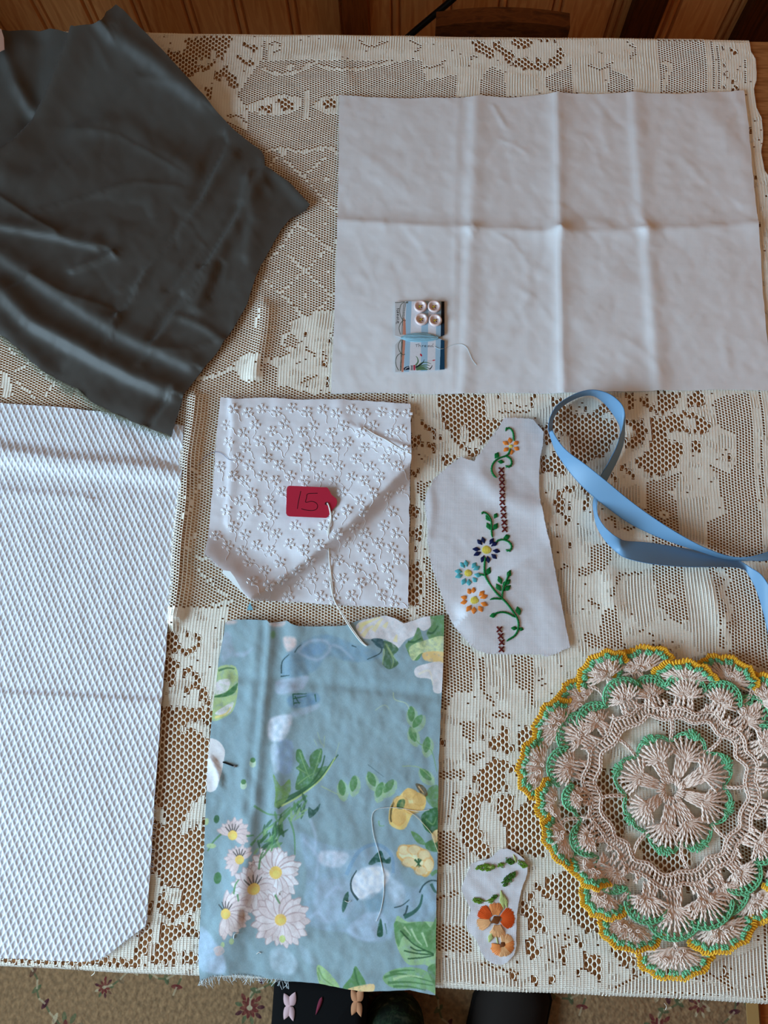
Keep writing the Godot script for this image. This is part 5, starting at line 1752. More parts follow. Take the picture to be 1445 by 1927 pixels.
	for q in [[835, 1010, 1.4], [900, 985, 1.7], [1000, 960, 1.1], [1045, 1020, 1.9], [1095, 1000, 2.2], [1220, 600, 1.5], [1228, 712, 1.2], [1306, 770, 1.7], [1300, 935, 0.7], [1255, 640, 2.2]]:
		var c: Vector2 = P.call(g1, [q[0], q[1]])[0]
		pa.leaf(c + Vector2(6 * u, 14 * u), q[2], 110 * u, 66 * u, rgb(148, 178, 132), 0.65, 0.3)
		pa.leaf(c, q[2], 84 * u, 40 * u, rgb(86, 132, 80), 0.9, 0.3)
	line.call(g1, [1120, 480, 1130, 520, 1190, 540, 1210, 575], 5, 4, rgb(182, 196, 152), 0.7)
	line.call(g1, [1020, 580, 1070, 550, 1100, 575], 4, 3, rgb(182, 196, 152), 0.6)
	line.call(g1, [1215, 680, 1260, 760, 1330, 800, 1362, 920], 6, 4, rgb(110, 150, 96), 0.8)
	line.call(g1, [1170, 890, 1260, 895, 1340, 960], 5, 4, rgb(150, 176, 120), 0.7)
	line.call(g1, [720, 1000, 800, 1040, 850, 1060], 5, 3, rgb(164, 184, 130), 0.7)
	line.call(g1, [980, 880, 1070, 950], 3, 2, ink, 0.5)
	area.call(g1, [1320, 1010, 1370, 1000, 1372, 1120, 1330, 1110, 1300, 1060], leafy, 0.9)
	# yellow flowers
	area.call(g1, [1150, 1060, 1200, 1010, 1250, 1030, 1300, 1060, 1290, 1130, 1230, 1150, 1180, 1240, 1100, 1210, 1105, 1110], yellow, 0.95, 0.15)
	area.call(g1, [1180, 1050, 1230, 1040, 1260, 1080, 1200, 1110], rgb(240, 218, 160), 0.7)
	line.call(g1, [1150, 1058, 1115, 1110, 1106, 1170, 1110, 1200], 12, 8, rgb(78, 70, 44), 0.85)
	area.call(g1, [1150, 1080, 1180, 1075, 1170, 1125, 1140, 1120], deep, 0.85)
	area.call(g1, [1245, 985, 1290, 1000, 1312, 1045, 1290, 1060, 1258, 1020], rgb(96, 78, 50), 0.9)
	line.call(g1, [1260, 1000, 1290, 1040], 8, 4, rgb(222, 176, 120), 0.8)
	area.call(g2, [1130, 100, 1160, 70, 1180, 110, 1160, 165, 1130, 150], rgb(226, 178, 98), 0.9)
	area.call(g2, [1145, 290, 1180, 265, 1250, 270, 1310, 300, 1340, 350, 1330, 400, 1290, 440, 1240, 400, 1190, 370, 1150, 340], rgb(236, 214, 166), 0.95, 0.15)
	line.call(g2, [1145, 300, 1150, 330, 1200, 370, 1260, 410, 1300, 436, 1330, 400, 1338, 350, 1290, 295, 1200, 270, 1150, 290], 14, 12, rgb(218, 164, 84), 0.8)
	for q in [[1200, 285, 1230, 330], [1260, 285, 1260, 330], [1310, 330, 1280, 350]]: line.call(g2, q, 8, 4, rgb(218, 170, 96), 0.6)
	for q in [[1240, 345, 1275, 385], [1275, 345, 1250, 385], [1260, 340, 1264, 390]]: line.call(g2, q, 9, 4, deep, 0.9)
	for q in [[1180, 290, 34, 26], [1235, 290, 38, 26], [1290, 320, 36, 30], [1315, 375, 30, 36], [1270, 405, 34, 26], [1205, 360, 40, 26]]:
		pa.oval(P.call(g2, [q[0], q[1]])[0], q[2] * u, q[3] * u, rgb(206, 152, 84), 0.5, 0.3)
		pa.oval(P.call(g2, [q[0] + 3, q[1] + 2])[0], (q[2] - 6) * u, (q[3] - 6) * u, rgb(222, 196, 148), 0.85, 0.2)
	for q in [[1240, 345, 1275, 385], [1275, 345, 1250, 385], [1260, 340, 1264, 390]]: line.call(g2, q, 11, 4, deep, 0.9)
	for q in [[1160, 1090, 44, 34], [1215, 1045, 40, 30], [1265, 1075, 36, 34], [1225, 1125, 46, 28], [1150, 1170, 40, 44]]:
		pa.oval(P.call(g1, [q[0], q[1]])[0], q[2] * u, q[3] * u, rgb(196, 146, 74), 0.45, 0.3)
		pa.oval(P.call(g1, [q[0] + 3, q[1] - 3])[0], (q[2] - 7) * u, (q[3] - 7) * u, rgb(214, 172, 98), 0.8, 0.3)
	area.call(g1, [1150, 1080, 1185, 1075, 1175, 1125, 1140, 1120], deep, 0.85)
	# right-hand greens
	area.call(g2, [1280, 95, 1372, 60, 1372, 195, 1330, 202, 1290, 165], rgb(58, 104, 62), 0.95)
	line.call(g2, [1300, 120, 1340, 150, 1360, 110], 9, 4, rgb(118, 156, 100), 0.7)
	area.call(g2, [1218, 190, 1262, 208, 1302, 262, 1252, 250], rgb(92, 136, 82), 0.9)
	area.call(g2, [1298, 255, 1372, 228, 1372, 300, 1312, 292], rgb(78, 122, 74), 0.9)
	area.call(g2, [1335, 200, 1372, 180, 1372, 240, 1345, 250], rgb(230, 190, 130), 0.9)
	line.call(g2, [1330, 430, 1368, 410, 1368, 470], 20, 8, rgb(96, 140, 88), 0.85)
	# daisies
	for d in [[230, 210, 88, pink, 26, 3.4, 7.0, 8], [272, 342, 80, pink, 24, 2.0, 6.0, 7], [365, 400, 62, rgb(224, 208, 202), 18, 2.6, 6.4, 6], [468, 418, 132, rgb(214, 208, 210), 33, 0.0, TAU, 17], [348, 507, 112, rgb(206, 196, 196), 31, 0.0, TAU, 15], [195, 640, 118, rgb(206, 190, 186), 26, -1.6, 1.9, 10], [495, 680, 138, rgb(210, 198, 198), 30, 0.0, TAU, 15]]:
		var c: Vector2 = P.call(g2, [d[0], d[1]])[0]
		for ring in 2:
			for i in int(d[7]):
				var a: float = lerp(d[5] as float, d[6] as float, (i + 0.5 * ring) / d[7])
				var l: float = d[2] * u * (1.0 - 0.14 * ring) * (0.86 + 0.24 * absf(sin(i * 2.7 + d[0])))
				var q := c + Vector2(cos(a), sin(a)) * l * 0.54
				pa.leaf(q, a, l * 0.98, l * 0.38, rgb(176, 150, 150), 0.85, 0.2)
				pa.leaf(q + Vector2(1, 1), a, l * 0.92, l * 0.30, (d[3] as Color).lerp(rgb(196, 170, 168), 0.3 if (i + ring) % 3 == 0 else 0.0), 0.9, 0.15)
		pa.oval(c, d[4] * u, d[4] * 0.92 * u, rgb(226, 178, 84), 0.95, 0.15)
		pa.oval(c + Vector2(4, 5) * u, d[4] * 0.6 * u, d[4] * 0.5 * u, rgb(214, 192, 96), 0.7, 0.2)
		if d[2] < 125.0:
			for i in 5:
				var a := -2.4 + 0.35 * i
				pa.stroke(PackedVector2Array([c + Vector2(cos(a), sin(a)) * d[4] * 0.9 * u, c + Vector2(cos(a), sin(a)) * d[4] * 2.2 * u]), 7 * u, 4 * u, rgb(58, 56, 52), 0.75)
	# sprays of green between the stems and the daisies
	for q in [[640, -10, 560, 70, 470, 180, 430, 290], [600, 20, 520, 110, 460, 190, 415, 300], [560, 60, 480, 130, 400, 190, 330, 260], [350, 45, 420, 90, 500, 96], [540, 110, 570, 200, 575, 320], [500, 150, 480, 230, 440, 300]]: line.call(g2, q, 12, 5, rgb(92, 138, 88), 0.8)
	var g := RandomNumberGenerator.new()
	g.seed = 19
	for i in 46:
		var t := g.randf()
		var c: Vector2 = P.call(g2, [lerpf(600, 380, t) + g.randf_range(-60, 70), lerpf(20, 290, t) + g.randf_range(-20, 30)])[0]
		pa.leaf(c, 1.9 + g.randf_range(-0.9, 0.9), g.randf_range(40, 80) * u, g.randf_range(10, 18) * u, [rgb(88, 136, 84), rgb(132, 168, 112), deep][g.randi() % 3], 0.75)
	for q in [[375, 400, 385, 330, 400, 300], [240, 530, 250, 480, 270, 450], [465, 540, 480, 570, 492, 590], [262, 530, 268, 570], [310, 212, 350, 208], [335, 265, 360, 235], [165, 205, 120, 250, 90, 300]]: line.call(g2, q, 10, 6, rgb(84, 132, 82), 0.85)
	for q in [[140, 122, 15, 20, deep], [146, 448, 20, 28, rgb(76, 122, 76)], [85, 135, 12, 18, lime], [505, 786, 16, 17, rgb(178, 190, 108)], [228, 792, 12, 15, lime], [110, 270, 26, 12, lime], [180, 810, 10, 14, lime]]: pa.oval(P.call(g2, [q[0], q[1]])[0], q[2] * u, q[3] * u, q[4], 0.9, 0.2)
	area.call(g2, [130, 830, 170, 815, 190, 850, 150, 872], pink, 0.8)
	line.call(g2, [860, 430, 930, 300, 1030, 262, 1110, 320, 1120, 420], 20, 16, rgb(104, 142, 176), 0.5)
	area.call(g2, [985, 362, 1030, 310, 1055, 298, 1076, 345, 1104, 330, 1100, 366, 1040, 358, 1000, 374], rgb(48, 88, 76), 0.95)
	line.call(g2, [918, 405, 888, 460, 890, 520, 925, 570], 5, 12, ink, 0.85)
	area.call(g2, [850, 545, 872, 525, 868, 585, 842, 640, 836, 600], rgb(62, 102, 88), 0.9)
	line.call(g2, [1282, 540, 1268, 600, 1230, 640, 1180, 664], 8, 22, rgb(52, 94, 80), 0.9)
	line.call(g2, [1125, 612, 1170, 600, 1210, 568], 5, 4, ink, 0.85)
	line.call(g2, [1266, 530, 1290, 486, 1330, 462, 1368, 466], 7, 6, ink, 0.85)
	line.call(g2, [1330, 480, 1350, 520, 1368, 530], 16, 8, rgb(58, 98, 84), 0.85)
	line.call(g2, [1200, 600, 1190, 640, 1175, 655], 10, 5, ink, 0.8)
	area.call(g2, [1030, 765, 1050, 670, 1064, 765], rgb(50, 92, 72), 0.95)
	line.call(g2, [1075, 700, 1085, 760], 6, 3, rgb(70, 110, 96), 0.8)
	area.call(g2, [650, 55, 680, 70, 715, 35, 700, 80, 655, 115], rgb(58, 92, 80), 0.9)
	line.call(g2, [1040, 130, 1045, 158, 1070, 158], 8, 4, rgb(110, 150, 104), 0.8)
	# big leaves
	area.call(g2, [1140, 660, 1200, 690, 1330, 690, 1372, 720, 1372, 965, 1300, 930, 1210, 930, 1160, 870, 1130, 780], rgb(142, 178, 126), 0.98)
	area.call(g2, [1130, 690, 1190, 700, 1290, 690, 1330, 720, 1372, 640, 1372, 800, 1340, 872, 1270, 840, 1180, 770, 1150, 830, 1128, 760], rgb(92, 138, 84), 0.85)
	for q in [[1160, 740, 1240, 820, 1345, 868], [1180, 850, 1260, 868, 1345, 872], [1200, 895, 1280, 890, 1345, 876], [1215, 830, 1250, 850, 1300, 850]]: line.call(g2, q, 7, 5, rgb(44, 82, 50), 0.85)
	for q in [[1220, 730, 1250, 790, 1280, 820], [1280, 750, 1300, 800, 1310, 830], [1180, 720, 1220, 770]]: line.call(g2, q, 12, 4, rgb(196, 216, 176), 0.6)
	area.call(g2, [1062, 1000, 1110, 960, 1220, 942, 1310, 968, 1350, 1020, 1368, 1096, 1290, 1062, 1150, 1062, 1090, 1042], rgb(122, 164, 112), 0.98)
	for q in [[1070, 1000, 1150, 980, 1250, 1000, 1340, 1025], [1100, 975, 1180, 960, 1240, 960], [1090, 1030, 1170, 1025, 1250, 1030, 1340, 1045], [1120, 1050, 1200, 1050, 1300, 1070]]: line.call(g2, q, 12, 4, rgb(66, 112, 62), 0.7)
	line.call(g2, [1120, 1010, 1200, 990, 1280, 1000], 14, 5, rgb(190, 208, 156), 0.6)
	area.call(g2, [1310, 950, 1368, 930, 1368, 1090, 1345, 1040], rgb(88, 132, 80), 0.85)
	area.call(g2, [695, 950, 715, 932, 780, 990, 824, 1062, 760, 1056, 710, 1032], rgb(152, 188, 128), 0.98)
	for q in [[705, 945, 730, 1000, 790, 1050], [700, 970, 715, 1020]]: line.call(g2, q, 10, 4, rgb(110, 150, 92), 0.7)
	area.call(g2, [838, 1064, 890, 990, 910, 935, 945, 985, 968, 1030, 965, 1072, 900, 1082], rgb(88, 132, 80), 0.98)
	line.call(g2, [905, 950, 920, 1020, 940, 1060], 12, 5, rgb(58, 100, 58), 0.7)
	area.call(g2, [866, 1066, 930, 1046, 1012, 1036, 1000, 1084, 880, 1090], rgb(228, 186, 128), 0.98)
	# printed selvedge: narrow yellow-green line on the right edge
	line.call(g2, [1364, 620, 1362, 900, 1356, 1096], 8, 8, rgb(206, 214, 136), 0.7)
	pa.blur(1)
	pa.fibres(0.06, 0.14)
	return pa.texture(1.15)

# ---------------------------------------------------------------- embroidery
func on(hf: Callable, ox: float, oy: float, s: float, x: float, y: float, up := 0.0) -> Vector3:
	return seat(ox + x / s, oy + y / s, hf) + Vector3(0, up, 0)

func run(hf: Callable, ox: float, oy: float, s: float, c: Array, up: float) -> PackedVector3Array:
	var p := PackedVector3Array()
	for i in range(0, c.size(), 2): p.append(on(hf, ox, oy, s, c[i], c[i + 1], up))
	return p

# stem stitch: short slanting stitches laid one over another along a line
func stem_stitch(mb: MB, p: PackedVector3Array, r: float) -> void:
	var q := spline(p, 10) if p.size() > 2 else p
	var length := 0.0
	for i in q.size() - 1: length += q[i].distance_to(q[i + 1])
	var n: int = max(2, int(length / (r * 2.6)))
	var at := func(t: float) -> Vector3:
		var d := clampf(t, 0, 1) * length
		for i in q.size() - 1:
			var l := q[i].distance_to(q[i + 1])
			if d <= l: return q[i].lerp(q[i + 1], d / maxf(l, 1e-6))
			d -= l
		return q[q.size() - 1]
	for k in n:
		var a: Vector3 = at.call((k - 0.45) / n); var b: Vector3 = at.call((k + 1.45) / n)
		var side := (b - a).cross(Vector3.UP).normalized() * r * 0.55
		var m := (a + b) / 2 + Vector3(0, r * 0.55, 0)
		mb.tube(PackedVector3Array([a + side, m, b - side]), PackedFloat32Array([r * 0.55, r * 0.9, r * 0.55]), 5)

# satin stitch leaf or petal: side-by-side threads filling a pointed oval centred on c
func satin(mb: MB, c: Vector3, ang: float, length: float, width: float, r: float, slant := 0.0, blunt := 0.45) -> void:
	var d := Vector3(cos(ang), 0, sin(ang)); var s := Vector3(-sin(ang), 0, cos(ang))
	var n: int = max(3, int(width / (r * 1.5)))
	for k in n:
		var u := -1.0 + 2.0 * (k + 0.5) / n
		var l := length * 0.5 * sqrt(1.0 - u * u * 0.9) * lerpf(1.0 - 0.25 * absf(u), 1.0, blunt)
		var q := s * u * width * 0.5
		var lift := Vector3(0, r * (0.9 + 0.9 * (1.0 - u * u)), 0)
		mb.tube(PackedVector3Array([c + q * blunt - d * l, c + q * lerpf(0.9, 1.0, blunt) + s * slant * 0.2 * width - d * l * 0.35 + lift, c + q + d * l * 0.3 + lift, c + q * (blunt + 0.15) + d * l]), PackedFloat32Array([r * 0.6, r, r, r * 0.6]), 5)

func wheel(t: Node3D, hf: Callable, ox: float, oy: float, s: float, cx: float, cy: float, n: int, rad: float, plen: float, pwid: float, col: Material, start: float, eye: Material, er: float) -> void:
	var c := on(hf, ox, oy, s, cx, cy)
	var k := c.distance_to(on(hf, ox, oy, s, cx + 100, cy)) / 100.0
	for i in n:
		var a := start + TAU * i / n + 0.12 * sin(i * 3.3)
		var q := c + Vector3(cos(a), 0, sin(a)) * rad * k
		q.y = TABLE_Y + hf.call(q.x, q.z)
		var mb := MB.new()
		satin(mb, q, a, plen * 1.12 * k * (1.0 + 0.08 * sin(i * 5.1)), pwid * 1.25 * k, 0.00038)
		put("petal", mb, col, t, t.position)
	var mb2 := MB.new()
	satin(mb2, c, PI / 2, er * 2.0 * k, er * 2.0 * k, 0.00034, 0.0, 0.95)
	put("flower_centre", mb2, eye, t, t.position)

func linen_piece() -> void:
	var R := [
		ridge([1075, 1010, 1000, 1050, 930, 1100, 880, 1150], 0.0050, 0.022, 0.008),
		ridge([900, 900, 960, 940, 1030, 970], 0.0018, 0.010, 0.010),
		ridge([1020, 1100, 1050, 1200], 0.0012, 0.012, 0.012),
		ridge([808, 905, 812, 960, 806, 1010], 0.0010, 0.004, 0.004),
		ridge([900, 860, 920, 920], 0.001, 0.010, 0.008),
		ridge([1040, 1010, 1030, 960], 0.0015, 0.008, 0.008),
	]
	var hf := func(x: float, z: float) -> float:
		return 0.0046 + folds(R, x, z) + 0.0004 * crumple.get_noise_2d(x * 700.0, z * 700.0)
	linen_h = hf
	var c := [680, 65, 770, 66, 860, 70, 900, 80, 975, 175, 970, 260, 945, 400, 940, 560, 950, 700, 985, 850, 1010, 960, 1040, 1100, 1080, 1320, 1120, 1520, 1150, 1680, 1175, 1800, 1060, 1850, 1000, 1870, 960, 1855, 840, 1850, 700, 1852, 560, 1850, 480, 1825, 430, 1790, 350, 1700, 300, 1640, 240, 1520, 215, 1430, 180, 1340, 150, 1250, 130, 1180, 110, 1100, 95, 980, 100, 900, 85, 780, 75, 720, 90, 640, 150, 520, 280, 410, 350, 360, 400, 380, 450, 395, 480, 350, 560, 240, 640, 130]
	var px := []
	for i in range(0, c.size(), 2):
		px.append(780 + c[i] / 4.016); px.append(770 + c[i + 1] / 4.016)
	var p := lay(px, hf, 0.002, 0.0005)
	covers.append(p)
	var at := centre(p, 0)
	var t := thing("embroidered_linen", "white linen piece embroidered with navy, turquoise and orange daisies", "fabric", at)
	put("cloth", cloth_mesh(p, 0.002, hf, 0.0004), linen_bump("pale_linen", rgb(246, 242, 246), 40.0, 0.010, 0.9, 36, 7, 0.5, 0.84), t, at)
	var mb := MB.new()
	for i in range(0, px.size() - 2, 2):
		var a := seat(px[i], px[i + 1], hf); var b := seat(px[i + 2], px[i + 3], hf)
		fringe(mb, a, b, (b - a).cross(Vector3.UP).normalized(), 7, 0.0022, 0.00008, 500 + i)
	put("loose_fibre", mb, mat("white_fibre", rgb(232, 230, 232), 0.9), t, at).set_meta("kind", "stuff")
	var ox := 780.0; var oy := 770.0; var s := 4.016
	var green := mat("green_floss", rgb(18, 112, 52), 0.55)
	var orange := mat("orange_floss", rgb(236, 138, 56), 0.55)
	var navy := mat("navy_floss", rgb(22, 30, 74), 0.55)
	var aqua := mat("turquoise_floss", rgb(92, 176, 184), 0.55)
	var lemon := mat("yellow_floss", rgb(232, 212, 92), 0.55)
	var maroon := mat("maroon_floss", rgb(104, 32, 30), 0.6)
	for q in [[685, 165, 690, 145, 715, 140, 740, 165, 748, 200, 748, 240], [725, 300, 712, 338, 690, 355, 640, 370, 600, 400, 580, 450, 590, 490, 615, 520], [690, 355, 720, 370, 735, 400, 725, 435, 695, 440, 690, 425], [585, 970, 580, 900, 578, 840, 545, 790, 510, 775, 505, 790], [610, 1005, 650, 985, 700, 995, 735, 1030, 725, 1070, 700, 1076, 692, 1060], [535, 1118, 528, 1180, 530, 1250, 560, 1310, 610, 1380, 660, 1430, 700, 1470, 750, 1540, 780, 1590, 785, 1650, 760, 1710, 695, 1750], [488, 1243, 510, 1250, 532, 1262], [570, 1435, 620, 1430, 660, 1440], [580, 1560, 640, 1535, 700, 1540, 760, 1575], [660, 1430, 670, 1350, 700, 1280, 715, 1230]]:
		mb = MB.new()
		stem_stitch(mb, run(hf, ox, oy, s, q, 0.0003), 0.00085)
		put("stem", mb, green, t, at)
	for q in [[620, 350, -1.1, 56, 32], [652, 398, 0.1, 48, 26], [612, 806, -1.1, 44, 26], [556, 825, 0.9, 56, 30], [560, 885, 1.1, 60, 30], [610, 888, -1.0, 62, 30], [696, 966, -0.4, 50, 32], [556, 1228, -1.2, 70, 32], [592, 1558, -0.3, 50, 28], [784, 1522, 1.3, 66, 32], [752, 1655, 0.0, 44, 24], [804, 1662, 0.1, 36, 22], [712, 1246, -1.2, 62, 28], [645, 1292, 1.2, 60, 28], [702, 1308, -0.8, 60, 28], [634, 1346, 1.0, 60, 30], [700, 1352, -0.7, 64, 30], [680, 1320, -1.0, 50, 24]]:
		mb = MB.new()
		var c3 := on(hf, ox, oy, s, q[0], q[1])
		var k := 0.000108
		satin(mb, c3, q[2], q[3] * 1.1 * k, q[4] * 1.25 * k, 0.00042, 0.3)
		put("leaf", mb, green, t, at)
	var xs := [655, 462, 657, 510, 660, 555, 662, 605, 662, 655, 662, 705, 668, 755, 672, 805, 677, 858, 680, 908, 640, 1665, 650, 1715, 657, 1762, 655, 1815]
	for i in range(0, xs.size(), 2):
		mb = MB.new()
		for d in [[-19, -20, 19, 20, 0.0003], [19, -20, -19, 20, 0.0009]]:
			var a := on(hf, ox, oy, s, xs[i] + d[0], xs[i + 1] + d[1], 0.0001); var b := on(hf, ox, oy, s, xs[i] + d[2], xs[i + 1] + d[3], 0.0001)
			for w in [-0.0003, 0.0003]:
				var side: Vector3 = (b - a).cross(Vector3.UP).normalized() * w
				mb.tube(PackedVector3Array([a + side, (a + b) / 2 + side + Vector3(0, 0.0005 + d[4], 0), b + side]), 0.00036, 5)
		put("cross_stitch", mb, maroon, t, at)
	wheel(t, hf, ox, oy, s, 728, 280, 6, 46, 42, 26, orange, -0.6, lemon, 13)
	wheel(t, hf, ox, oy, s, 543, 1062, 10, 76, 52, 26, navy, 0.1, lemon, 32)
	wheel(t, hf, ox, oy, s, 405, 1238, 10, 74, 50, 28, aqua, 0.2, lemon, 27)
	wheel(t, hf, ox, oy, s, 453, 1445, 10, 76, 52, 28, orange, 0.35, lemon, 30)

func linen_scrap() -> void:
	var hf := func(x: float, z: float) -> float:
		return 0.0036 + 0.0006 * crumple.get_noise_2d(x * 900.0, z * 900.0)
	scrap_h = hf
	var c := [690, -20, 780, -30, 850, -5, 960, 60, 1050, 130, 1110, 240, 1105, 370, 1060, 500, 1010, 640, 985, 780, 950, 960, 935, 1150, 930, 1300, 935, 1500, 900, 1650, 800, 1760, 720, 1810, 600, 1800, 540, 1780, 430, 1690, 370, 1600, 330, 1480, 270, 1370, 180, 1290, 150, 1200, 130, 1130, 180, 1030, 220, 950, 170, 840, 110, 720, 65, 610, 110, 480, 160, 360, 220, 220, 340, 170, 450, 150, 560, 100, 620, 40]
	var ox := 860.0; var oy := 1600.0; var s := 8.38
	var px := []
	for i in range(0, c.size(), 2):
		px.append(ox + c[i] / s); px.append(oy + c[i + 1] / s)
	var p := lay(px, hf, 0.002, 0.0004)
	covers.append(p)
	var at := centre(p, 0)
	var t := thing("embroidered_scrap", "small white linen scrap embroidered with two orange flowers", "fabric", at)
	put("cloth", cloth_mesh(p, 0.002, hf, 0.0004), linen_bump("pale_linen", rgb(246, 242, 246), 40.0, 0.010, 0.9, 36, 7, 0.5, 0.84), t, at)
	var mb: MB
	var g := RandomNumberGenerator.new()
	g.seed = 5
	var u := 0.42e-3 / s
	# leaves worked in small loops
	var leaf_a := mat("moss_floss", rgb(104, 138, 40), 0.6)
	var leaf_b := mat("dark_moss_floss", rgb(64, 104, 30), 0.6)
	var pale := mat("pale_green_floss", rgb(188, 196, 124), 0.6)
	for q in [[450, 270, -0.05, 310, 120, leaf_a], [700, 238, 0.0, 110, 80, leaf_a], [838, 168, 0.25, 150, 105, leaf_b], [1030, 220, 0.5, 170, 100, leaf_a], [812, 450, -0.8, 330, 120, leaf_b], [330, 785, 0.2, 160, 100, leaf_a], [592, 735, -0.4, 90, 60, leaf_b], [550, 790, -0.6, 110, 70, leaf_a]]:
		mb = MB.new()
		var n := int(q[3] * q[4] / 900.0) + 4
		for k in n:
			var a := g.randf() * TAU; var rr := sqrt(g.randf())
			var e := Vector2(cos(a) * rr * q[3] * 0.46, sin(a) * rr * q[4] * 0.42).rotated(q[2])
			var b := on(hf, ox, oy, s, q[0] + e.x, q[1] + e.y, 0.0002)
			var dir: float = q[2] + g.randf_range(-0.8, 0.8)
			var d := Vector3(cos(dir), 0, sin(dir)) * 0.0012
			var sd := Vector3(-d.z, 0, d.x) * 0.4
			mb.tube(PackedVector3Array([b - d, b - d * 0.3 + sd + Vector3(0, 0.0008, 0), b + d + Vector3(0, 0.0003, 0), b - d * 0.2 - sd + Vector3(0, 0.0007, 0)]), 0.00034, 4)
		put("leaf", mb, q[5], t, at)
	for q in [[712, 780, 1.4, 270, 80], [760, 800, 1.3, 200, 60], [525, 1370, 1.9, 150, 70], [520, 260, 0.0, 180, 40], [910, 130, 1.2, 130, 30]]:
		mb = MB.new()
		satin(mb, on(hf, ox, oy, s, q[0], q[1], 0.0003), q[2], q[3] * u, q[4] * u, 0.0003)
		put("pale_leaf", mb, pale, t, at)
	for q in [[618, 1360, 630, 1420, 640, 1480], [420, 800, 470, 800, 520, 770, 560, 745]]:
		mb = MB.new()
		stem_stitch(mb, run(hf, ox, oy, s, q, 0.0003), 0.0004)
		put("stem", mb, leaf_a if q[0] < 500 else pale, t, at)
	# flowers in long radiating stitches
	var deep := mat("burnt_orange_floss", rgb(226, 92, 36), 0.5)
	var mid := mat("soft_orange_floss", rgb(238, 148, 84), 0.5)
	var peach := mat("peach_floss", rgb(240, 182, 128), 0.5)
	var bark := mat("brown_floss", rgb(122, 66, 30), 0.55)
	var petals := [[-2.05, -0.95, 255, 240, mid, 600, 1075], [-3.05, -2.05, 290, 265, deep, 590, 1090], [2.35, 3.2, 290, 280, peach, 590, 1090], [0.95, 2.15, 260, 250, peach, 630, 1120], [-0.85, 0.75, 285, 270, deep, 620, 1085]]
	for q in petals:
		mb = MB.new()
		var m := int((q[1] - q[0]) * 24)
		for k in m:
			var a: float = lerp(q[0] as float, q[1] as float, (k + 0.5) / m)
			var w := absf((k + 0.5) / m - 0.5) * 2.0
			var l: float = q[2] * (1.0 - 0.16 * pow(w, 4.0)) * g.randf_range(0.93, 1.03)
			var i0 := on(hf, ox, oy, s, q[5] + cos(a) * 85, q[6] + sin(a) * 60, 0.0005)
			var i1 := on(hf, ox, oy, s, q[5] + cos(a) * l * 0.6, q[6] + sin(a) * l * 0.6, 0.0011)
			var i2 := on(hf, ox, oy, s, q[5] + cos(a) * l, q[6] + sin(a) * l * 0.98, 0.0001)
			mb.tube(PackedVector3Array([i0, i1, i2]), PackedFloat32Array([0.00022, 0.00034, 0.00026]), 4)
		put("petal", mb, q[4], t, at)
	mb = MB.new()
	satin(mb, on(hf, ox, oy, s, 610, 1095, 0.0008), -0.5, 170 * u, 120 * u, 0.00026)
	put("flower_centre", mb, bark, t, at)
	for q in [[-1.75, -0.4, peach], [-0.4, 0.75, mid], [0.75, 1.85, peach], [1.85, 3.3, mid]]:
		mb = MB.new()
		var m := int((q[1] - q[0]) * 22)
		for k in m:
			var a: float = lerp(q[0] as float, q[1] as float, (k + 0.5) / m)
			var l := 190.0 * g.randf_range(0.92, 1.03) * (0.9 if a < -1.2 or a > 2.9 else 1.0)
			mb.tube(PackedVector3Array([on(hf, ox, oy, s, 710 + cos(a) * 40, 1490 + sin(a) * 25, 0.0004), on(hf, ox, oy, s, 710 + cos(a) * l * 0.6, 1490 + sin(a) * l * 0.6, 0.001), on(hf, ox, oy, s, 710 + cos(a) * l, 1490 + sin(a) * l, 0.0001)]), PackedFloat32Array([0.0002, 0.00034, 0.00026]), 4)
		put("petal", mb, q[2], t, at)
	mb = MB.new()
	satin(mb, on(hf, ox, oy, s, 715, 1480, 0.0007), -0.8, 110 * u, 70 * u, 0.00026)
	put("flower_centre", mb, bark, t, at)

# ---------------------------------------------------------------- flat plates and ink
func plate(outline: PackedVector2Array, base: float, thick: float) -> MB:   # a flat card with a chamfered rim, table metres
	var mb := MB.new()
	var tri := Geometry2D.triangulate_polygon(outline)
	var top := TABLE_Y + base + thick
	var b := mb.v.size()
	for q in outline: mb.vert(Vector3(q.x, top, q.y), Vector3.UP, q)
	for e in range(0, tri.size(), 3):
		var p0 := outline[tri[e]]; var p1 := outline[tri[e + 1]]; var p2 := outline[tri[e + 2]]
		if (p1 - p0).cross(p2 - p0) > 0.0: mb.tri(b + tri[e], b + tri[e + 1], b + tri[e + 2])
		else: mb.tri(b + tri[e], b + tri[e + 2], b + tri[e + 1])
	var n := mb.v.size()
	for k in n: mb.vert(mb.v[k] - Vector3(0, thick, 0), Vector3.DOWN, mb.uv[k])
	var m := mb.ix.size()
	for e in range(0, m, 3): mb.tri(mb.ix[e] + n, mb.ix[e + 2] + n, mb.ix[e + 1] + n)
	var cw := Geometry2D.is_polygon_clockwise(outline)
	for i in outline.size():
		var a := outline[i]; var c := outline[(i + 1) % outline.size()]
		var A3 := Vector3(a.x, top, a.y); var B3 := Vector3(c.x, top, c.y)
		var dn := Vector3(0, thick, 0)
		if cw: mb.face(A3, B3, B3 - dn, A3 - dn)
		else: mb.face(B3, A3, A3 - dn, B3 - dn)
	return mb

func pen(mb: MB, p: PackedVector3Array, w: float) -> void:   # a line of ink lying on a card
	for i in p.size() - 1:
		var t := (p[i + 1] - p[i]).cross(Vector3.UP).normalized() * w * 0.5
		var e := (p[i + 1] - p[i]).normalized() * w * 0.3
		mb.face(p[i] + t - e, p[i] - t - e, p[i + 1] - t + e, p[i + 1] + t + e)

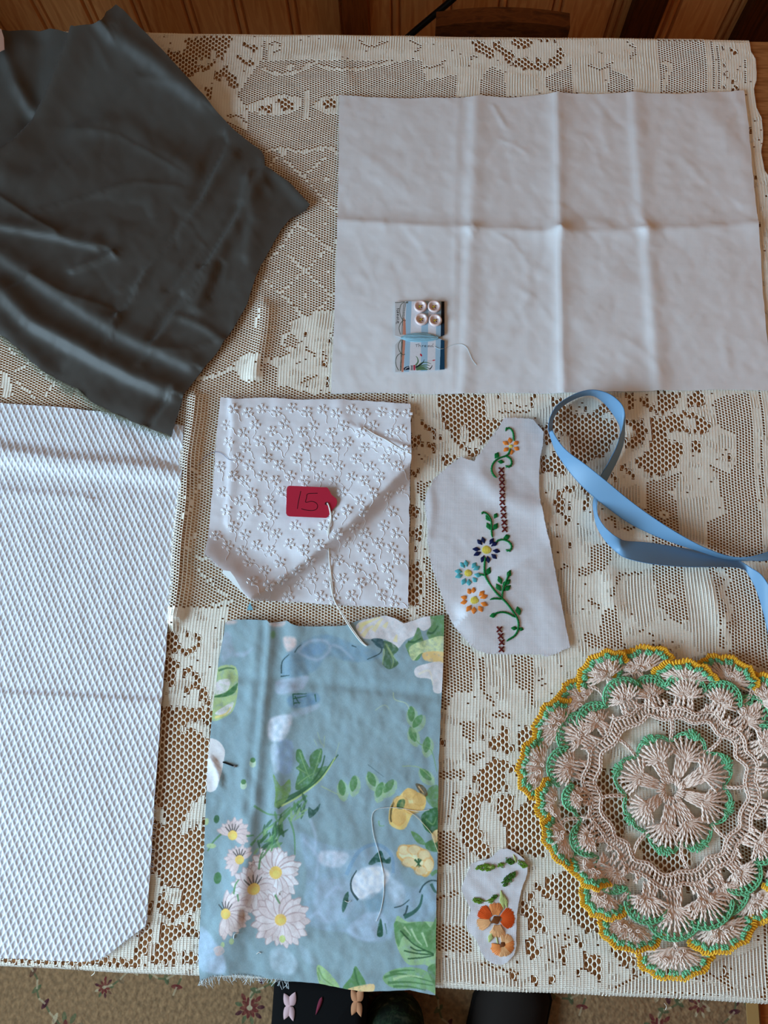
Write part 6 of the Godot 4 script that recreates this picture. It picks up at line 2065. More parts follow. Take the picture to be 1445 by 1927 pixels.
func price_tag() -> void:
	var ox := 370.0; var oy := 730.0; var s := 3.44
	var c := [600, 634, 845, 645, 856, 658, 872, 690, 905, 718, 910, 738, 904, 762, 880, 788, 852, 832, 838, 842, 600, 832, 586, 826, 579, 812, 583, 655, 588, 640]
	var h := 0.0092
	var q0 := on(square_h, ox, oy, s, 740, 738)
	h = 0.0
	for i in range(0, c.size(), 2): h = maxf(h, on(square_h, ox, oy, s, c[i], c[i + 1]).y - TABLE_Y + 0.0006)
	h = maxf(h, q0.y - TABLE_Y + 0.001)
	var p := crop(ox, oy, s, c, h)
	var hole := PackedVector2Array()
	var hc := T2(ox + 843 / s, oy + 750 / s, h)
	for k in 14: hole.append(hc + Vector2(cos(TAU * k / 14), sin(TAU * k / 14)) * 0.0016)
	# two halves that meet at the middle of the hole, so that the hole is open
	var halves := []
	for e in [[-1.0, 0.0], [0.0, 1.0]]:
		var box := PackedVector2Array([hc + Vector2(e[0], -1), hc + Vector2(e[1], -1), hc + Vector2(e[1], 1), hc + Vector2(e[0], 1)])
		for part in Geometry2D.intersect_polygons(p, box):
			halves.append_array(Geometry2D.clip_polygons(part, hole))
	var at := Vector3(hc.x - 0.02, TABLE_Y + h, hc.y)
	var t := thing("price_tag", "red card price tag numbered fifteen with white string", "tag", at)
	var mb := MB.new()
	for part in halves:
		var one := plate(part, h, 0.0005)
		var k0 := mb.v.size()
		mb.v.append_array(one.v); mb.n.append_array(one.n); mb.uv.append_array(one.uv)
		for e in one.ix: mb.ix.append(e + k0)
	put("card", mb, mat("crimson_card", rgb(184, 36, 60), 0.75), t, at)
	mb = MB.new()
	var up := h + 0.00056
	for q in [[674, 668, 664, 712, 657, 745, 652, 782], [782, 682, 740, 683, 716, 688, 711, 712, 706, 740, 742, 734, 772, 744, 783, 765, 772, 787, 740, 794, 700, 789, 678, 782]]:
		var l := PackedVector3Array()
		for i in range(0, q.size(), 2): l.append(T(ox + q[i] / s, oy + q[i + 1] / s, up))
		pen(mb, spline(l, 5) if q.size() > 8 else l, 0.00055)
	put("handwritten_number", mb, mat("black_ink", rgb(30, 16, 20), 0.8), t, at)
	# string: through the hole, across the square and on to the blue print
	var sq := [846, 746, 858, 775, 868, 850, 850, 930, 855, 1050, 865, 1180, 870, 1280, 890, 1370]
	var sp := [940, 1465, 1000, 1560, 1060, 1640, 1096, 1670]
	for w in [0.0, 9.0]:
		var l := PackedVector3Array()
		for i in range(0, sq.size(), 2):
			var e: float = w * (0.2 if i < 4 else absf(sin(i * 0.9)))
			var pp := on(square_h, ox, oy, s, sq[i] + e, sq[i + 1], 0.0008)
			if i < 4: pp = T(ox + (sq[i] + e) / s, oy + sq[i + 1] / s, h + 0.0009)
			l.append(pp)
		for i in range(0, sp.size(), 2):
			l.append(on(print_h, ox, oy, s, sp[i] + w * (1.0 if i < 6 else 0.6), sp[i + 1], 0.0008 if i > 1 else 0.002))
		mb = MB.new()
		mb.tube(spline(l, 6), 0.0005, 6)
		put("string", mb, mat("white_string", rgb(236, 232, 226), 0.8), t, at)

func button_card() -> void:
	var ox := 720.0; var oy := 540.0; var s := 7.605
	var mid := on(sheet_h, ox, oy, s, 530, 715)
	var h := mid.y - TABLE_Y + 0.0016
	var c := [178, 213, 360, 209, 600, 205, 882, 213, 884, 690, 775, 730, 884, 772, 886, 1180, 640, 1200, 180, 1222, 180, 832, 275, 727, 178, 702]
	var p := crop(ox, oy, s, c, h)
	var at := Vector3(mid.x, TABLE_Y + h, mid.z)
	var t := thing("button_card", "striped card holding four pink buttons and pale blue thread", "card", at)
	var mb := plate(p, h, 0.0006)
	var lo := T2(ox + 170 / s, oy + 195 / s, h); var hi := T2(ox + 895 / s, oy + 1230 / s, h)
	for k in mb.uv.size(): mb.uv[k] = (mb.uv[k] - lo) / (hi - lo)
	var pa := Paint.new(362, 517)
	pa.fill(rgb(226, 224, 230), noise, 20.0, 0.01)
	var k2 := 362.0 / 725.0
	var Q := func(a: Array) -> PackedVector2Array:
		var out := PackedVector2Array()
		for i in range(0, a.size(), 2): out.append(Vector2((a[i] - 170) * k2, (a[i + 1] - 195) * k2))
		return out
	pa.poly(Q.call([170, 195, 300, 195, 300, 1240, 170, 1240]), rgb(206, 204, 206), 1.0)
	pa.poly(Q.call([335, 195, 408, 195, 405, 1240, 335, 1240]), rgb(166, 198, 220), 1.0)
	pa.poly(Q.call([552, 195, 646, 195, 650, 1240, 560, 1240]), rgb(166, 198, 220), 1.0)
	pa.poly(Q.call([756, 195, 826, 195, 826, 1240, 756, 1240]), rgb(166, 198, 220), 1.0)
	pa.poly(Q.call([300, 440, 330, 480, 345, 700, 300, 700]), rgb(208, 138, 116), 1.0)
	pa.poly(Q.call([300, 770, 340, 770, 325, 1240, 300, 1240]), rgb(208, 138, 116), 1.0)
	pa.poly(Q.call([822, 195, 900, 195, 900, 520, 822, 560]), rgb(16, 20, 28), 1.0)
	pa.poly(Q.call([822, 540, 900, 500, 900, 710, 822, 710]), rgb(22, 44, 60), 1.0)
	pa.poly(Q.call([826, 760, 900, 760, 900, 1240, 818, 1240]), rgb(26, 66, 92), 1.0)
	var olive := rgb(78, 80, 66)
	for a in [[[178, 230, 250, 225, 300, 212]], [[312, 210, 300, 300, 292, 460, 290, 700]], [[328, 215, 316, 330, 308, 480]], [[312, 215, 262, 260, 246, 350, 262, 430, 300, 488, 335, 490]], [[300, 490, 262, 540, 246, 610, 270, 700]], [[290, 770, 285, 1000, 282, 1220]], [[300, 770, 297, 1000, 292, 1220]], [[280, 775, 250, 830, 248, 890, 275, 960, 320, 990, 338, 978]], [[285, 968, 240, 1000, 216, 1070, 226, 1150, 260, 1215]]]:
		pa.stroke(spline2(Q.call(a[0]), 4, false), 4.5, 4.5, olive, 0.9)
	pa.poly(Q.call([335, 212, 362, 208, 360, 234, 330, 236]), rgb(96, 98, 88), 0.9)
	# plant in a patterned pot
	pa.poly(Q.call([328, 1180, 360, 1160, 400, 1148, 412, 1200, 330, 1212]), rgb(22, 34, 52), 1.0)
	pa.stroke(Q.call([345, 1200, 370, 1175, 395, 1165]), 5, 5, rgb(226, 224, 230), 0.9)
	for x in [432, 448]: pa.stroke(Q.call([x - 2, 1138, x, 1208]), 5, 5, rgb(40, 34, 38), 0.9)
	pa.poly(Q.call([458, 1134, 486, 1130, 488, 1205, 462, 1208]), rgb(186, 62, 84), 1.0)
	var stem := rgb(92, 124, 88)
	for a in [[490, 1140, 520, 1090, 515, 1040, 490, 1005], [500, 1180, 560, 1110, 620, 1090, 700, 1108], [500, 1190, 570, 1140, 640, 1128, 680, 1136], [510, 1200, 580, 1160, 640, 1160, 690, 1190]]:
		pa.stroke(spline2(Q.call(a), 5, false), 13, 3, stem, 0.95)
	pa.poly(Q.call([488, 1170, 560, 1150, 640, 1180, 680, 1195, 500, 1208]), stem, 0.95)
	pa.stroke(spline2(Q.call([490, 1165, 550, 1130, 590, 1090, 606, 1050]), 5, false), 12, 2, rgb(24, 30, 34), 0.95)
	pa.stroke(spline2(Q.call([680, 1190, 705, 1160, 716, 1130]), 5, false), 8, 3, rgb(24, 30, 34), 0.95)
	pa.stroke(Q.call([530, 1100, 545, 1040, 530, 980]), 3, 2, rgb(200, 210, 214), 0.9)
	pa.leaf(Q.call([560, 988])[0], 1.1, 24, 12, rgb(196, 40, 58), 1.0)
	pa.leaf(Q.call([735, 1058])[0], -0.2, 24, 8, rgb(196, 40, 58), 1.0)
	pa.stroke(Q.call([640, 1078, 720, 1060]), 2, 2, rgb(190, 160, 150), 0.9)
	var m := mat("striped_card", Color.WHITE, 0.5)
	m.albedo_texture = pa.texture()
	m.texture_repeat = false
	put("card", mb, m, t, at)
	# handwriting
	var ink := mat("pen_ink", rgb(24, 22, 26), 0.7)
	var up := h + 0.00064
	mb = MB.new()
	var thread_word := [[470, 828, 512, 818], [490, 824, 482, 858], [520, 812, 514, 858], [516, 842, 536, 834, 540, 858], [566, 836, 562, 860], [564, 846, 584, 836], [598, 848, 620, 846, 616, 834, 600, 840, 602, 858, 624, 858], [664, 836, 644, 842, 646, 858, 664, 852], [666, 834, 668, 858], [704, 838, 684, 844, 688, 860, 708, 852], [724, 808, 716, 836, 714, 858, 732, 856]]
	for q in thread_word:
		var l := PackedVector3Array()
		for i in range(0, q.size(), 2): l.append(T(ox + q[i] / s, oy + q[i + 1] / s, up))
		pen(mb, l, 0.00032)
	put("handwritten_word", mb, ink, t, at)
	mb = MB.new()
	# the other word runs down the side, turned a quarter
	var needle := [[235, 308, 200, 312], [235, 308, 200, 338], [235, 340, 200, 344], [216, 358, 214, 374, 224, 374, 226, 358, 208, 356, 202, 372], [216, 392, 214, 408, 224, 408, 226, 392, 208, 390, 202, 406], [214, 446, 222, 428, 206, 424, 202, 442], [236, 448, 204, 452], [236, 468, 204, 470, 202, 480], [218, 494, 214, 516, 228, 514, 230, 496, 212, 492, 198, 500, 194, 530]]
	for q in needle:
		var l := PackedVector3Array()
		for i in range(0, q.size(), 2): l.append(T(ox + q[i] / s, oy + q[i + 1] / s, up))
		pen(mb, l, 0.0004)
	put("handwritten_word", mb, ink, t, at)
	# buttons
	var prof := [[0.0, 0.0013], [0.0026, 0.0013], [0.0034, 0.0017], [0.0041, 0.0029], [0.0048, 0.0032], [0.0055, 0.0030], [0.0060, 0.0022], [0.0060, 0.0010], [0.0055, 0.0002], [0.0, 0.0001]]
	var shell := mat("pink_button", rgb(238, 208, 204), 0.25, {"metallic_specular": 0.5, "subsurf_scatter_enabled": true, "subsurf_scatter_strength": 0.1})
	var gold := mat("mustard_thread", rgb(204, 176, 62), 0.6)
	var hole_shade := mat("button_hole_shade", rgb(96, 74, 66), 0.8)  # dark colour painted in for the shade inside the thread holes
	for q in [[540, 283], [737, 286], [554, 468], [752, 482]]:
		var b := T(ox + q[0] / s, oy + q[1] / s, h + 0.0016)
		var o := Node3D.new()
		o.name = "button"
		t.add_child(o, true)
		o.position = Vector3(b.x, TABLE_Y + h + 0.0006, b.z) - at
		mb = MB.new()
		lathe(mb, prof, 28)
		put("disc", mb, shell, o)
		mb = MB.new()
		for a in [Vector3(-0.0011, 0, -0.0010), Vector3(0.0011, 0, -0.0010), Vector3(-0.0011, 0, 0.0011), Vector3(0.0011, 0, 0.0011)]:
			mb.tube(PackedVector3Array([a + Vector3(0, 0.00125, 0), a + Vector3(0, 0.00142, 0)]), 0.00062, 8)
		put("hole", mb, hole_shade, o)  # solid dark discs on the button face, no real openings
		mb = MB.new()
		for w in [-0.00025, 0.00025]:
			mb.tube(PackedVector3Array([Vector3(-0.0011 + w, 0.0013, -0.0010 - w), Vector3(-0.0006 + w, 0.0019, 0), Vector3(-0.0011 + w, 0.0013, 0.0011)]), 0.00034, 5)
			mb.tube(PackedVector3Array([Vector3(-0.0011, 0.0013, 0.0011 + w), Vector3(0.0, 0.0021, 0.0004 + w), Vector3(0.0011, 0.0013, -0.0010 + w)]), 0.00034, 5)
		put("sewing_thread", mb, gold, o)
	# thread wound round the waist of the card
	mb = MB.new()
	var g := RandomNumberGenerator.new()
	g.seed = 3
	for k in 26:
		var v := -1.0 + 2.0 * (k + 0.5) / 26
		var l := PackedVector3Array()
		var wob := g.randf_range(-0.15, 0.15)
		for i in 9:
			var f := float(i) / 8
			var x: float = lerp(262.0, 792.0, f)
			var bul := sin(PI * f)
			var y := 727 + (v + wob * bul) * (10 + 50 * pow(bul, 0.6)) - 6 * bul
			l.append(T(ox + x / s, oy + y / s, h + 0.0009 + 0.0016 * (1.0 - v * v) * pow(bul, 0.4) + 0.0007 * g.randf()))
		mb.tube(l, 0.00031, 5)
	put("wound_thread", mb, mat("sky_thread", rgb(150, 192, 208), 0.55), t, at)
	mb = MB.new()
	var tail := PackedVector3Array([T(ox + 740 / s, oy + 850 / s, h + 0.0009), T(ox + 790 / s, oy + 880 / s, h + 0.0010), T(ox + 850 / s, oy + 886 / s, h + 0.001)])
	for q in [[920, 868], [980, 840], [1060, 822], [1140, 826], [1200, 870], [1240, 950], [1280, 1040], [1340, 1120]]: tail.append(on(sheet_h, ox, oy, s, q[0], q[1], 0.0004))
	mb.tube(spline(tail, 5), 0.00018, 5)
	put("thread_tail", mb, mat("pale_thread", rgb(206, 214, 216), 0.6), t, at)

func threads() -> void:
	# loose threads left lying about
	var mb := MB.new()
	var l := PackedVector3Array()
	for q in [[1320, 70], [1250, 76], [1140, 58], [1040, 64], [1004, 96], [1004, 160], [1016, 230], [1040, 310], [1066, 430], [1066, 540], [1052, 620], [1026, 688]]: l.append(on(print_h, 360, 1500, 2.949, q[0], q[1], 0.0005))
	l.reverse()
	mb.tube(spline(l, 5), 0.00022, 5)
	tag(put("loose_thread", mb, mat("white_string", rgb(236, 232, 226), 0.8), null, centre_of(l)), "long white thread curling over the blue floral print", "thread")
	mb = MB.new()
	l = PackedVector3Array()
	for q in [[1190, 70], [1240, 100], [1290, 150], [1335, 205], [1352, 260], [1372, 310]]: l.append(on(print_h, 360, 1500, 2.949, q[0], q[1], 0.0006))
	mb.tube(spline(l, 5), 0.0002, 5)
	tag(put("loose_thread", mb, mat("cream_thread", rgb(226, 200, 160), 0.8), null, centre_of(l)), "short cream thread across the yellow printed flower", "thread")
	mb = MB.new()
	l = PackedVector3Array()
	for q in [[15, 500], [50, 455], [90, 425], [130, 415], [170, 430], [205, 462], [235, 470]]:
		l.append(on(square_h, 370, 730, 3.44, q[0], q[1], 0.0006) if q[0] > 125 else T(370 + q[0] / 3.44, 730 + q[1] / 3.44, 0.0042))
	mb.tube(spline(l, 5), 0.00018, 5)
	tag(put("loose_thread", mb, mat("slate_thread", rgb(86, 92, 130), 0.8), null, centre_of(l)), "slate blue thread hanging off the flowered square", "thread")
	mb = MB.new()
	l = PackedVector3Array()
	for q in [[1080, 255], [1150, 300], [1230, 340], [1300, 385], [1385, 430]]: l.append(on(square_h, 370, 730, 3.44, q[0], q[1], 0.0006))
	mb.tube(spline(l, 5), 0.0003, 5)
	tag(put("loose_thread", mb, mat("white_string", rgb(236, 232, 226), 0.8), null, centre_of(l)), "white thread lying across a corner of the flowered square", "thread")
	for q in [[486, 545, 484, 530, 494, 525, "tiny white thread snip under the largest printed daisy"], [262, 755, 240, 760, 236, 785, "curled white thread snip below the lowest printed daisies"], [852, 575, 870, 582, 884, 575, "white thread snip beside the pale blue printed rose"], [362, 870, 376, 860, 386, 866, "faint thread snip near the frayed hem of the blue print"]]:
		mb = MB.new()
		l = PackedVector3Array()
		for i in range(0, 6, 2): l.append(on(print_h, 360, 1500, 2.949, q[i], q[i + 1], 0.0005))
		mb.tube(spline(l, 5), 0.00026, 5)
		tag(put("thread_snip", mb, mat("white_string", rgb(236, 232, 226), 0.8), null, centre_of(l)), q[6], "thread", "thread snips on the blue print")

func centre_of(l: PackedVector3Array) -> Vector3:
	var c := Vector3.ZERO
	for q in l: c += q
	return c / l.size()

func pink_cloth() -> void:
	var hf := func(_x: float, _z: float) -> float: return 0.047
	var p := lay([-60, 62, 2, 54, 7, 70, 8, 92, 0, 96, -60, 110], hf, 0.01, 0.0004)
	var o := put("pale_pink_cloth", cloth_mesh(p, 0.006, hf, 0.0008), mat("pale_pink", rgb(206, 164, 146), 0.9), null, centre(p, 0.047))
	tag(o, "corner of pale pink cloth over the grey satin fabric", "fabric")

# ---------------------------------------------------------------- satin ribbon: two edges, each with its height
func ribbon() -> void:
	var ox := 1010.0; var oy := 720.0; var s := 3.322
	var mm := 0.001
	var E := [
		[1620, 1000, 20, 1620, 1062, 3], [1445, 1060, 20, 1445, 1110, 3], [1330, 1090, 17, 1335, 1112, 3], [1215, 1088, 11, 1195, 1110, 5], [1050, 1032, 14, 1010, 1052, 6],
		[880, 942, 14, 800, 982, 4], [700, 826, 14, 600, 890, 4], [560, 722, 15, 470, 802, 5], [420, 606, 18, 318, 680, 8], [300, 510, 19, 215, 570, 7],
		[180, 420, 18, 125, 440, 5], [108, 322, 12, 82, 330, 5], [98, 262, 3, 72, 275, 16], [112, 210, 3, 88, 205, 21], [160, 150, 3, 130, 140, 22],
		[230, 106, 3, 205, 88, 22], [300, 82, 3, 285, 55, 22], [362, 86, 3, 355, 46, 22], [420, 128, 3, 430, 62, 22], [470, 188, 3, 490, 96, 22],
		[508, 248, 4, 535, 145, 20], [522, 296, 8, 550, 200, 15], [520, 330, 14, 549, 270, 8], [500, 396, 18, 543, 370, 4], [452, 492, 15, 505, 480, 3],
		[398, 590, 10, 440, 606, 3], [365, 690, 4, 390, 710, 3], [352, 760, 3, 376, 762, 8], [357, 815, 3, 382, 830, 13], [378, 905, 3, 418, 895, 16],
		[430, 990, 3, 470, 945, 17], [500, 1060, 5, 520, 978, 12], [560, 1097, 13, 560, 992, 4], [700, 1130, 17, 700, 1002, 3], [900, 1150, 17, 880, 1030, 3],
		[1080, 1152, 15, 1060, 1062, 3], [1210, 1152, 10, 1190, 1092, 3], [1290, 1166, 6, 1262, 1112, 4], [1320, 1195, 4, 1340, 1160, 8], [1370, 1290, 3, 1400, 1200, 13],
		[1412, 1420, 3, 1450, 1270, 14], [1440, 1540, 3, 1500, 1370, 12], [1470, 1680, 4, 1560, 1540, 6]]
	var a := PackedVector3Array(); var b := PackedVector3Array()
	for q in E:
		a.append(T(ox + q[0] / s, oy + q[1] / s, q[2] * mm + 0.001)); b.append(T(ox + q[3] / s, oy + q[4] / s, q[5] * mm + 0.001))
	a = spline(a, 6); b = spline(b, 6)
	var mb := MB.new()
	var m := a.size(); var k := 4
	var grid := []
	for i in m:
		var row := []
		for j in k + 1: row.append(a[i].lerp(b[i], float(j) / k))
		grid.append(row)
	var nrm := func(i: int, j: int) -> Vector3:
		var u: Vector3 = grid[min(i + 1, m - 1)][j] - grid[max(i - 1, 0)][j]
		var w: Vector3 = grid[i][min(j + 1, k)] - grid[i][max(j - 1, 0)]
		return w.cross(u).normalized()
	var along := 0.0
	var th := 0.00018
	var first := 0
	for side in [1.0, -1.0]:
		first = mb.v.size()
		along = 0.0
		for i in m:
			if i > 0: along += a[i].distance_to(a[i - 1])
			for j in k + 1:
				var nn: Vector3 = nrm.call(i, j)
				mb.vert(grid[i][j] + nn * th * side, nn * side, Vector2(along, j * 0.0055))
		for i in m - 1:
			for j in k:
				var q := first + i * (k + 1) + j
				if side > 0: mb.quad_i(q, q + k + 1, q + k + 2, q + 1)
				else: mb.quad_i(q, q + 1, q + k + 2, q + k + 1)
	var at := Vector3(a[m / 3].x, TABLE_Y, a[m / 3].z)
	var t := thing("blue_satin_ribbon", "long sky blue satin ribbon looped loosely on the lace", "ribbon", at)
	put("band", mb, mat("blue_satin", rgb(112, 150, 182), 0.48, {"metallic_specular": 0.5}), t, at)
	for e in [a, b]:
		mb = MB.new()
		mb.tube(e, 0.00034, 4)
		put("woven_edge", mb, mat("ribbon_edge", rgb(88, 130, 168), 0.6), t, at)

# ---------------------------------------------------------------- crocheted doily
var doily_c: Vector3
var mess := RandomNumberGenerator.new()

func yarn(mb: MB, a: Vector3, b: Vector3, r: float, turns := 1.6, phase := 0.0, bow := 0.0) -> void:   # a stitch: two strands twisted round each other
	b += Vector3(mess.randf_range(-1, 1), mess.randf_range(-0.4, 0.8), mess.randf_range(-1, 1)) * 0.0007
	var d := b - a
	var side := d.cross(Vector3.UP).normalized()
	if side.length() < 0.5: side = Vector3.RIGHT
	var up := side.cross(d.normalized())
	var n := 6
	for k in 2:
		var p := PackedVector3Array()
		for i in n + 1:
			var t := float(i) / n
			var w := TAU * turns * t + PI * k + phase
			p.append(a + d * t + (side * cos(w) + up * sin(w)) * r * 0.85 + Vector3(0, bow * sin(PI * t), 0))
		mb.tube(p, PackedFloat32Array([r * 0.7, r, r, r, r, r, r * 0.7]), 4, false)

func loop_stitch(mb: MB, a: Vector3, b: Vector3, w: float, r: float) -> void:   # an open V loop from a to b
	var d := b - a
	var s := d.cross(Vector3.UP).normalized() * w
	mb.tube(PackedVector3Array([a - s * 0.25, a + d * 0.4 - s + Vector3(0, r, 0), a + d * 0.85 - s * 0.7 + Vector3(0, r * 1.6, 0), b + Vector3(0, r, 0), a + d * 0.85 + s * 0.7 + Vector3(0, r * 1.2, 0), a + d * 0.4 + s + Vector3(0, r * 0.8, 0), a + s * 0.25]), r, 4, false)

func chain(mb: MB, p: PackedVector3Array, r: float) -> void:   # chain stitches along a line
	var q := spline(p, 8)
	var length := 0.0
	for i in q.size() - 1: length += q[i].distance_to(q[i + 1])
	var n: int = max(2, int(length / (r * 4.2)))
	var j := 0
	var done := 0.0
	var prev := q[0]
	for k in n:
		var goal := length * (k + 1) / n
		while j < q.size() - 2 and done + q[j].distance_to(q[j + 1]) < goal:
			done += q[j].distance_to(q[j + 1]); j += 1
		var l := maxf(q[j].distance_to(q[j + 1]), 1e-6)
		var e := q[j].lerp(q[j + 1], clampf((goal - done) / l, 0, 1))
		loop_stitch(mb, prev - (e - prev) * 0.25, e + (e - prev) * 0.15, r * 1.5, r)
		prev = e

func doily() -> void:
	var pc := Vector2(1263, 1487)
	mess.seed = 99
	doily_c = T(pc.x, pc.y, 0.0)
	var base := 0.0034
	var t := thing("crocheted_doily", "round pink crocheted doily edged in green and mustard yarn", "doily", Vector3(doily_c.x, TABLE_Y, doily_c.z))
	var at := t.position
	var pink := mat("dusty_pink_yarn", rgb(244, 218, 202), 0.5)
	var green := mat("mint_yarn", rgb(124, 196, 148), 0.6)
	var gold := mat("mustard_yarn", rgb(252, 192, 60), 0.6)
	var g := RandomNumberGenerator.new()
	g.seed = 23
	var r := 0.00072
	var Pp := func(x: float, y: float, h: float) -> Vector3: return T(x, y, base + h * 1.15)
	var polar := func(a: float, rad: float, h: float) -> Vector3:   # angle from the centre in photo measure, rad in pixels
		var j := noise.get_noise_2d(cos(a) * 260.0 + rad, sin(a) * 260.0 - rad) * 5.0
		return T(pc.x + cos(a) * (rad + j), pc.y + sin(a) * (rad + j), base + h * 1.15)
	# centre ring
	var mb := MB.new()
	for k in 34:
		var a := TAU * k / 34
		yarn(mb, polar.call(a, 12.5, 0.0004), polar.call(a + 0.05, 27, 0.0014), r * 0.8, 1.2, k * 1.0, 0.0008)
	put("centre_ring", mb, pink, t, at)
	# inner flower: eight petals, each a block of trebles and a fan
	var corner := [[1218, 1385], [1307, 1375], [1376, 1432], [1380, 1525], [1322, 1600], [1249, 1610], [1178, 1545], [1153, 1445]]
	var ca := []; var cr := []
	for q in corner:
		var d := Vector2(q[0], q[1]) - pc
		ca.append(d.angle()); cr.append(d.length())
	for k in 8:
		var a: float = ca[k]
		var R: float = cr[k]
		var tilt := g.randf_range(0.0002, 0.0026)
		mb = MB.new()
		for i in 6:
			var o := (i - 2.5) * 0.115
			yarn(mb, polar.call(a + o * 0.9, 27, 0.0010), polar.call(a + o * 0.72, R * 0.56, 0.0012 + tilt), r, 1.8, i, 0.0010)
		put("petal_block", mb, pink, t, at)
		mb = MB.new()
		var c := Vector2(cos(a), sin(a)) * R * 0.50
		for i in 11:
			var f := (i - 5.0) / 5.0
			var dir := a + f * 1.25
			var l := R * (0.40 - 0.06 * f * f)
			yarn(mb, Pp.call(pc.x + c.x + cos(dir) * 4, pc.y + c.y + sin(dir) * 4, 0.0018 + tilt), Pp.call(pc.x + c.x + cos(dir) * l, pc.y + c.y + sin(dir) * l, 0.0012 + tilt * (0.4 + 0.6 * f)), r, 2.0, i * 0.7, 0.0012)
		put("inner_fan", mb, pink, t, at)
		# green edging: a small fan at the tip and chains down to the neighbours
		mb = MB.new()
		for i in 9:
			var f := (i - 4.0) / 4.0
			var dir := a + f * 1.1
			var c2 := Vector2(cos(a), sin(a)) * R * 0.84
			yarn(mb, Pp.call(pc.x + c2.x + cos(dir) * 3, pc.y + c2.y + sin(dir) * 3, 0.0016), Pp.call(pc.x + c2.x + cos(dir) * R * 0.17, pc.y + c2.y + sin(dir) * R * 0.17, 0.0022), r * 0.9, 1.6, i, 0.0008)
		var an: float = ca[(k + 1) % 8]
		if an < a: an += TAU
		var mid := (a + an) / 2
		var rv: float = (R + cr[(k + 1) % 8]) * 0.5 * 0.80
		var chain_pts := PackedVector3Array([polar.call(a + 0.14, R * 0.93, 0.0022), polar.call(lerp(a, mid, 0.6), lerp(R, rv, 0.55), 0.0014), polar.call(mid, rv, 0.0008), polar.call(lerp(an, mid, 0.6), lerp(cr[(k + 1) % 8] as float, rv, 0.55), 0.0014), polar.call(an - 0.14, (cr[(k + 1) % 8] as float) * 0.93, 0.0022)])
		chain(mb, chain_pts, r * 0.95)
		put("green_edging", mb, green, t, at)
		# pink bars from the dips and tips outwards
		mb = MB.new()
		chain(mb, PackedVector3Array([polar.call(mid, rv, 0.0010), polar.call(mid + 0.03, (rv + 150) * 0.5, 0.0022), polar.call(mid - 0.02, 152, 0.0010)]), r * 0.95)
		put("joining_chain", mb, pink, t, at)
	# shape of the ruffled outer rounds: radius by direction
	var tips := [[1118, 1230], [1190, 1217], [1293, 1240], [1392, 1241], [1060, 1288], [1012, 1340], [972, 1437], [1006, 1520], [1024, 1590], [1090, 1662], [1112, 1722], [1168, 1788], [1273, 1846], [1372, 1792], [1452, 1728], [1500, 1640], [1540, 1540], [1545, 1440], [1520, 1350], [1466, 1285]]
	var tp := []
	for q in tips:
		var d := Vector2(q[0], q[1]) - pc
		tp.append([d.angle(), d.length()])
	tp.sort_custom(func(x, y): return x[0] < y[0])
	var nt := tp.size()
	var reach := func(a: float) -> float:
		a = wrapf(a, -PI, PI)
		for i in nt:
			var a0: float = tp[i][0]; var a1: float = tp[(i + 1) % nt][0]
			if i == nt - 1: a1 += TAU
			var b := a if a >= a0 else a + TAU
			if b >= a0 and b <= a1: return lerp(tp[i][1] as float, tp[(i + 1) % nt][1] as float, (b - a0) / (a1 - a0))
		return 300.0
	# pink band of trebles round the flower
	mb = MB.new()
	var nb := 132
	for k in nb:
		var a := TAU * k / nb
		var f: float = reach.call(a) / 300.0
		var wave := 5.0 * sin(a * 16.0)
		var h := 0.0012 + 0.0010 * sin(a * 8.0 + 1.0)
		yarn(mb, polar.call(a, (146 + wave) * lerp(1.0, f, 0.5), h), polar.call(a + 0.02, (166 + wave) * lerp(1.0, f, 0.55), h + 0.0006), r * 0.95, 1.5, k * 0.9, 0.0010)
	put("treble_band", mb, pink, t, at).set_meta("kind", "stuff")
	mb = MB.new()
	var ring1 := PackedVector3Array(); var ring2 := PackedVector3Array()
	for k in 65:
		var a := TAU * k / 64
		var f: float = reach.call(a) / 300.0
		ring1.append(polar.call(a, (145 + 5.0 * sin(a * 16.0)) * lerp(1.0, f, 0.5), 0.0022))
		ring2.append(polar.call(a, (168 + 5.0 * sin(a * 16.0)) * lerp(1.0, f, 0.55), 0.0024 + 0.0008 * sin(a * 8.0)))
	chain(mb, ring1, r)
	chain(mb, ring2, r)
	put("band_chain", mb, pink, t, at)
	# second row of leaning trebles, in pairs
	mb = MB.new()
	for k in 84:
		var a := TAU * (k + 0.5) / 84
		var f: float = reach.call(a) / 300.0
		var lean := (0.05 if k % 2 else -0.05) + g.randf_range(-0.02, 0.02)
		var wave := 5.0 * sin(a * 16.0)
		yarn(mb, polar.call(a, (167 + wave) * lerp(1.0, f, 0.55), 0.0018), polar.call(a + lean, (186 + wave * 0.5 + g.randf_range(-3, 3)) * lerp(1.0, f, 0.6), 0.0022 + g.randf_range(0.0, 0.0016)), r * 0.95, 1.6, k * 1.3, 0.0012)
	put("treble_band", mb, pink, t, at).set_meta("kind", "stuff")
	# middle round: fans with green edging
	var mids := [[1161, 1290], [1218, 1284], [1292, 1277], [1369, 1297], [1430, 1331], [1104, 1341], [1064, 1368], [1042, 1438], [1071, 1502], [1088, 1587], [1141, 1664], [1212, 1725], [1269, 1758], [1339, 1735], [1376, 1708], [1410, 1664], [1455, 1600], [1475, 1530], [1478, 1455], [1462, 1390]]
	var mp := []
	for q in mids:
		var d := Vector2(q[0], q[1]) - pc
		mp.append([d.angle(), d.length()])
	mp.sort_custom(func(x, y): return x[0] < y[0])
	var nm := mp.size()
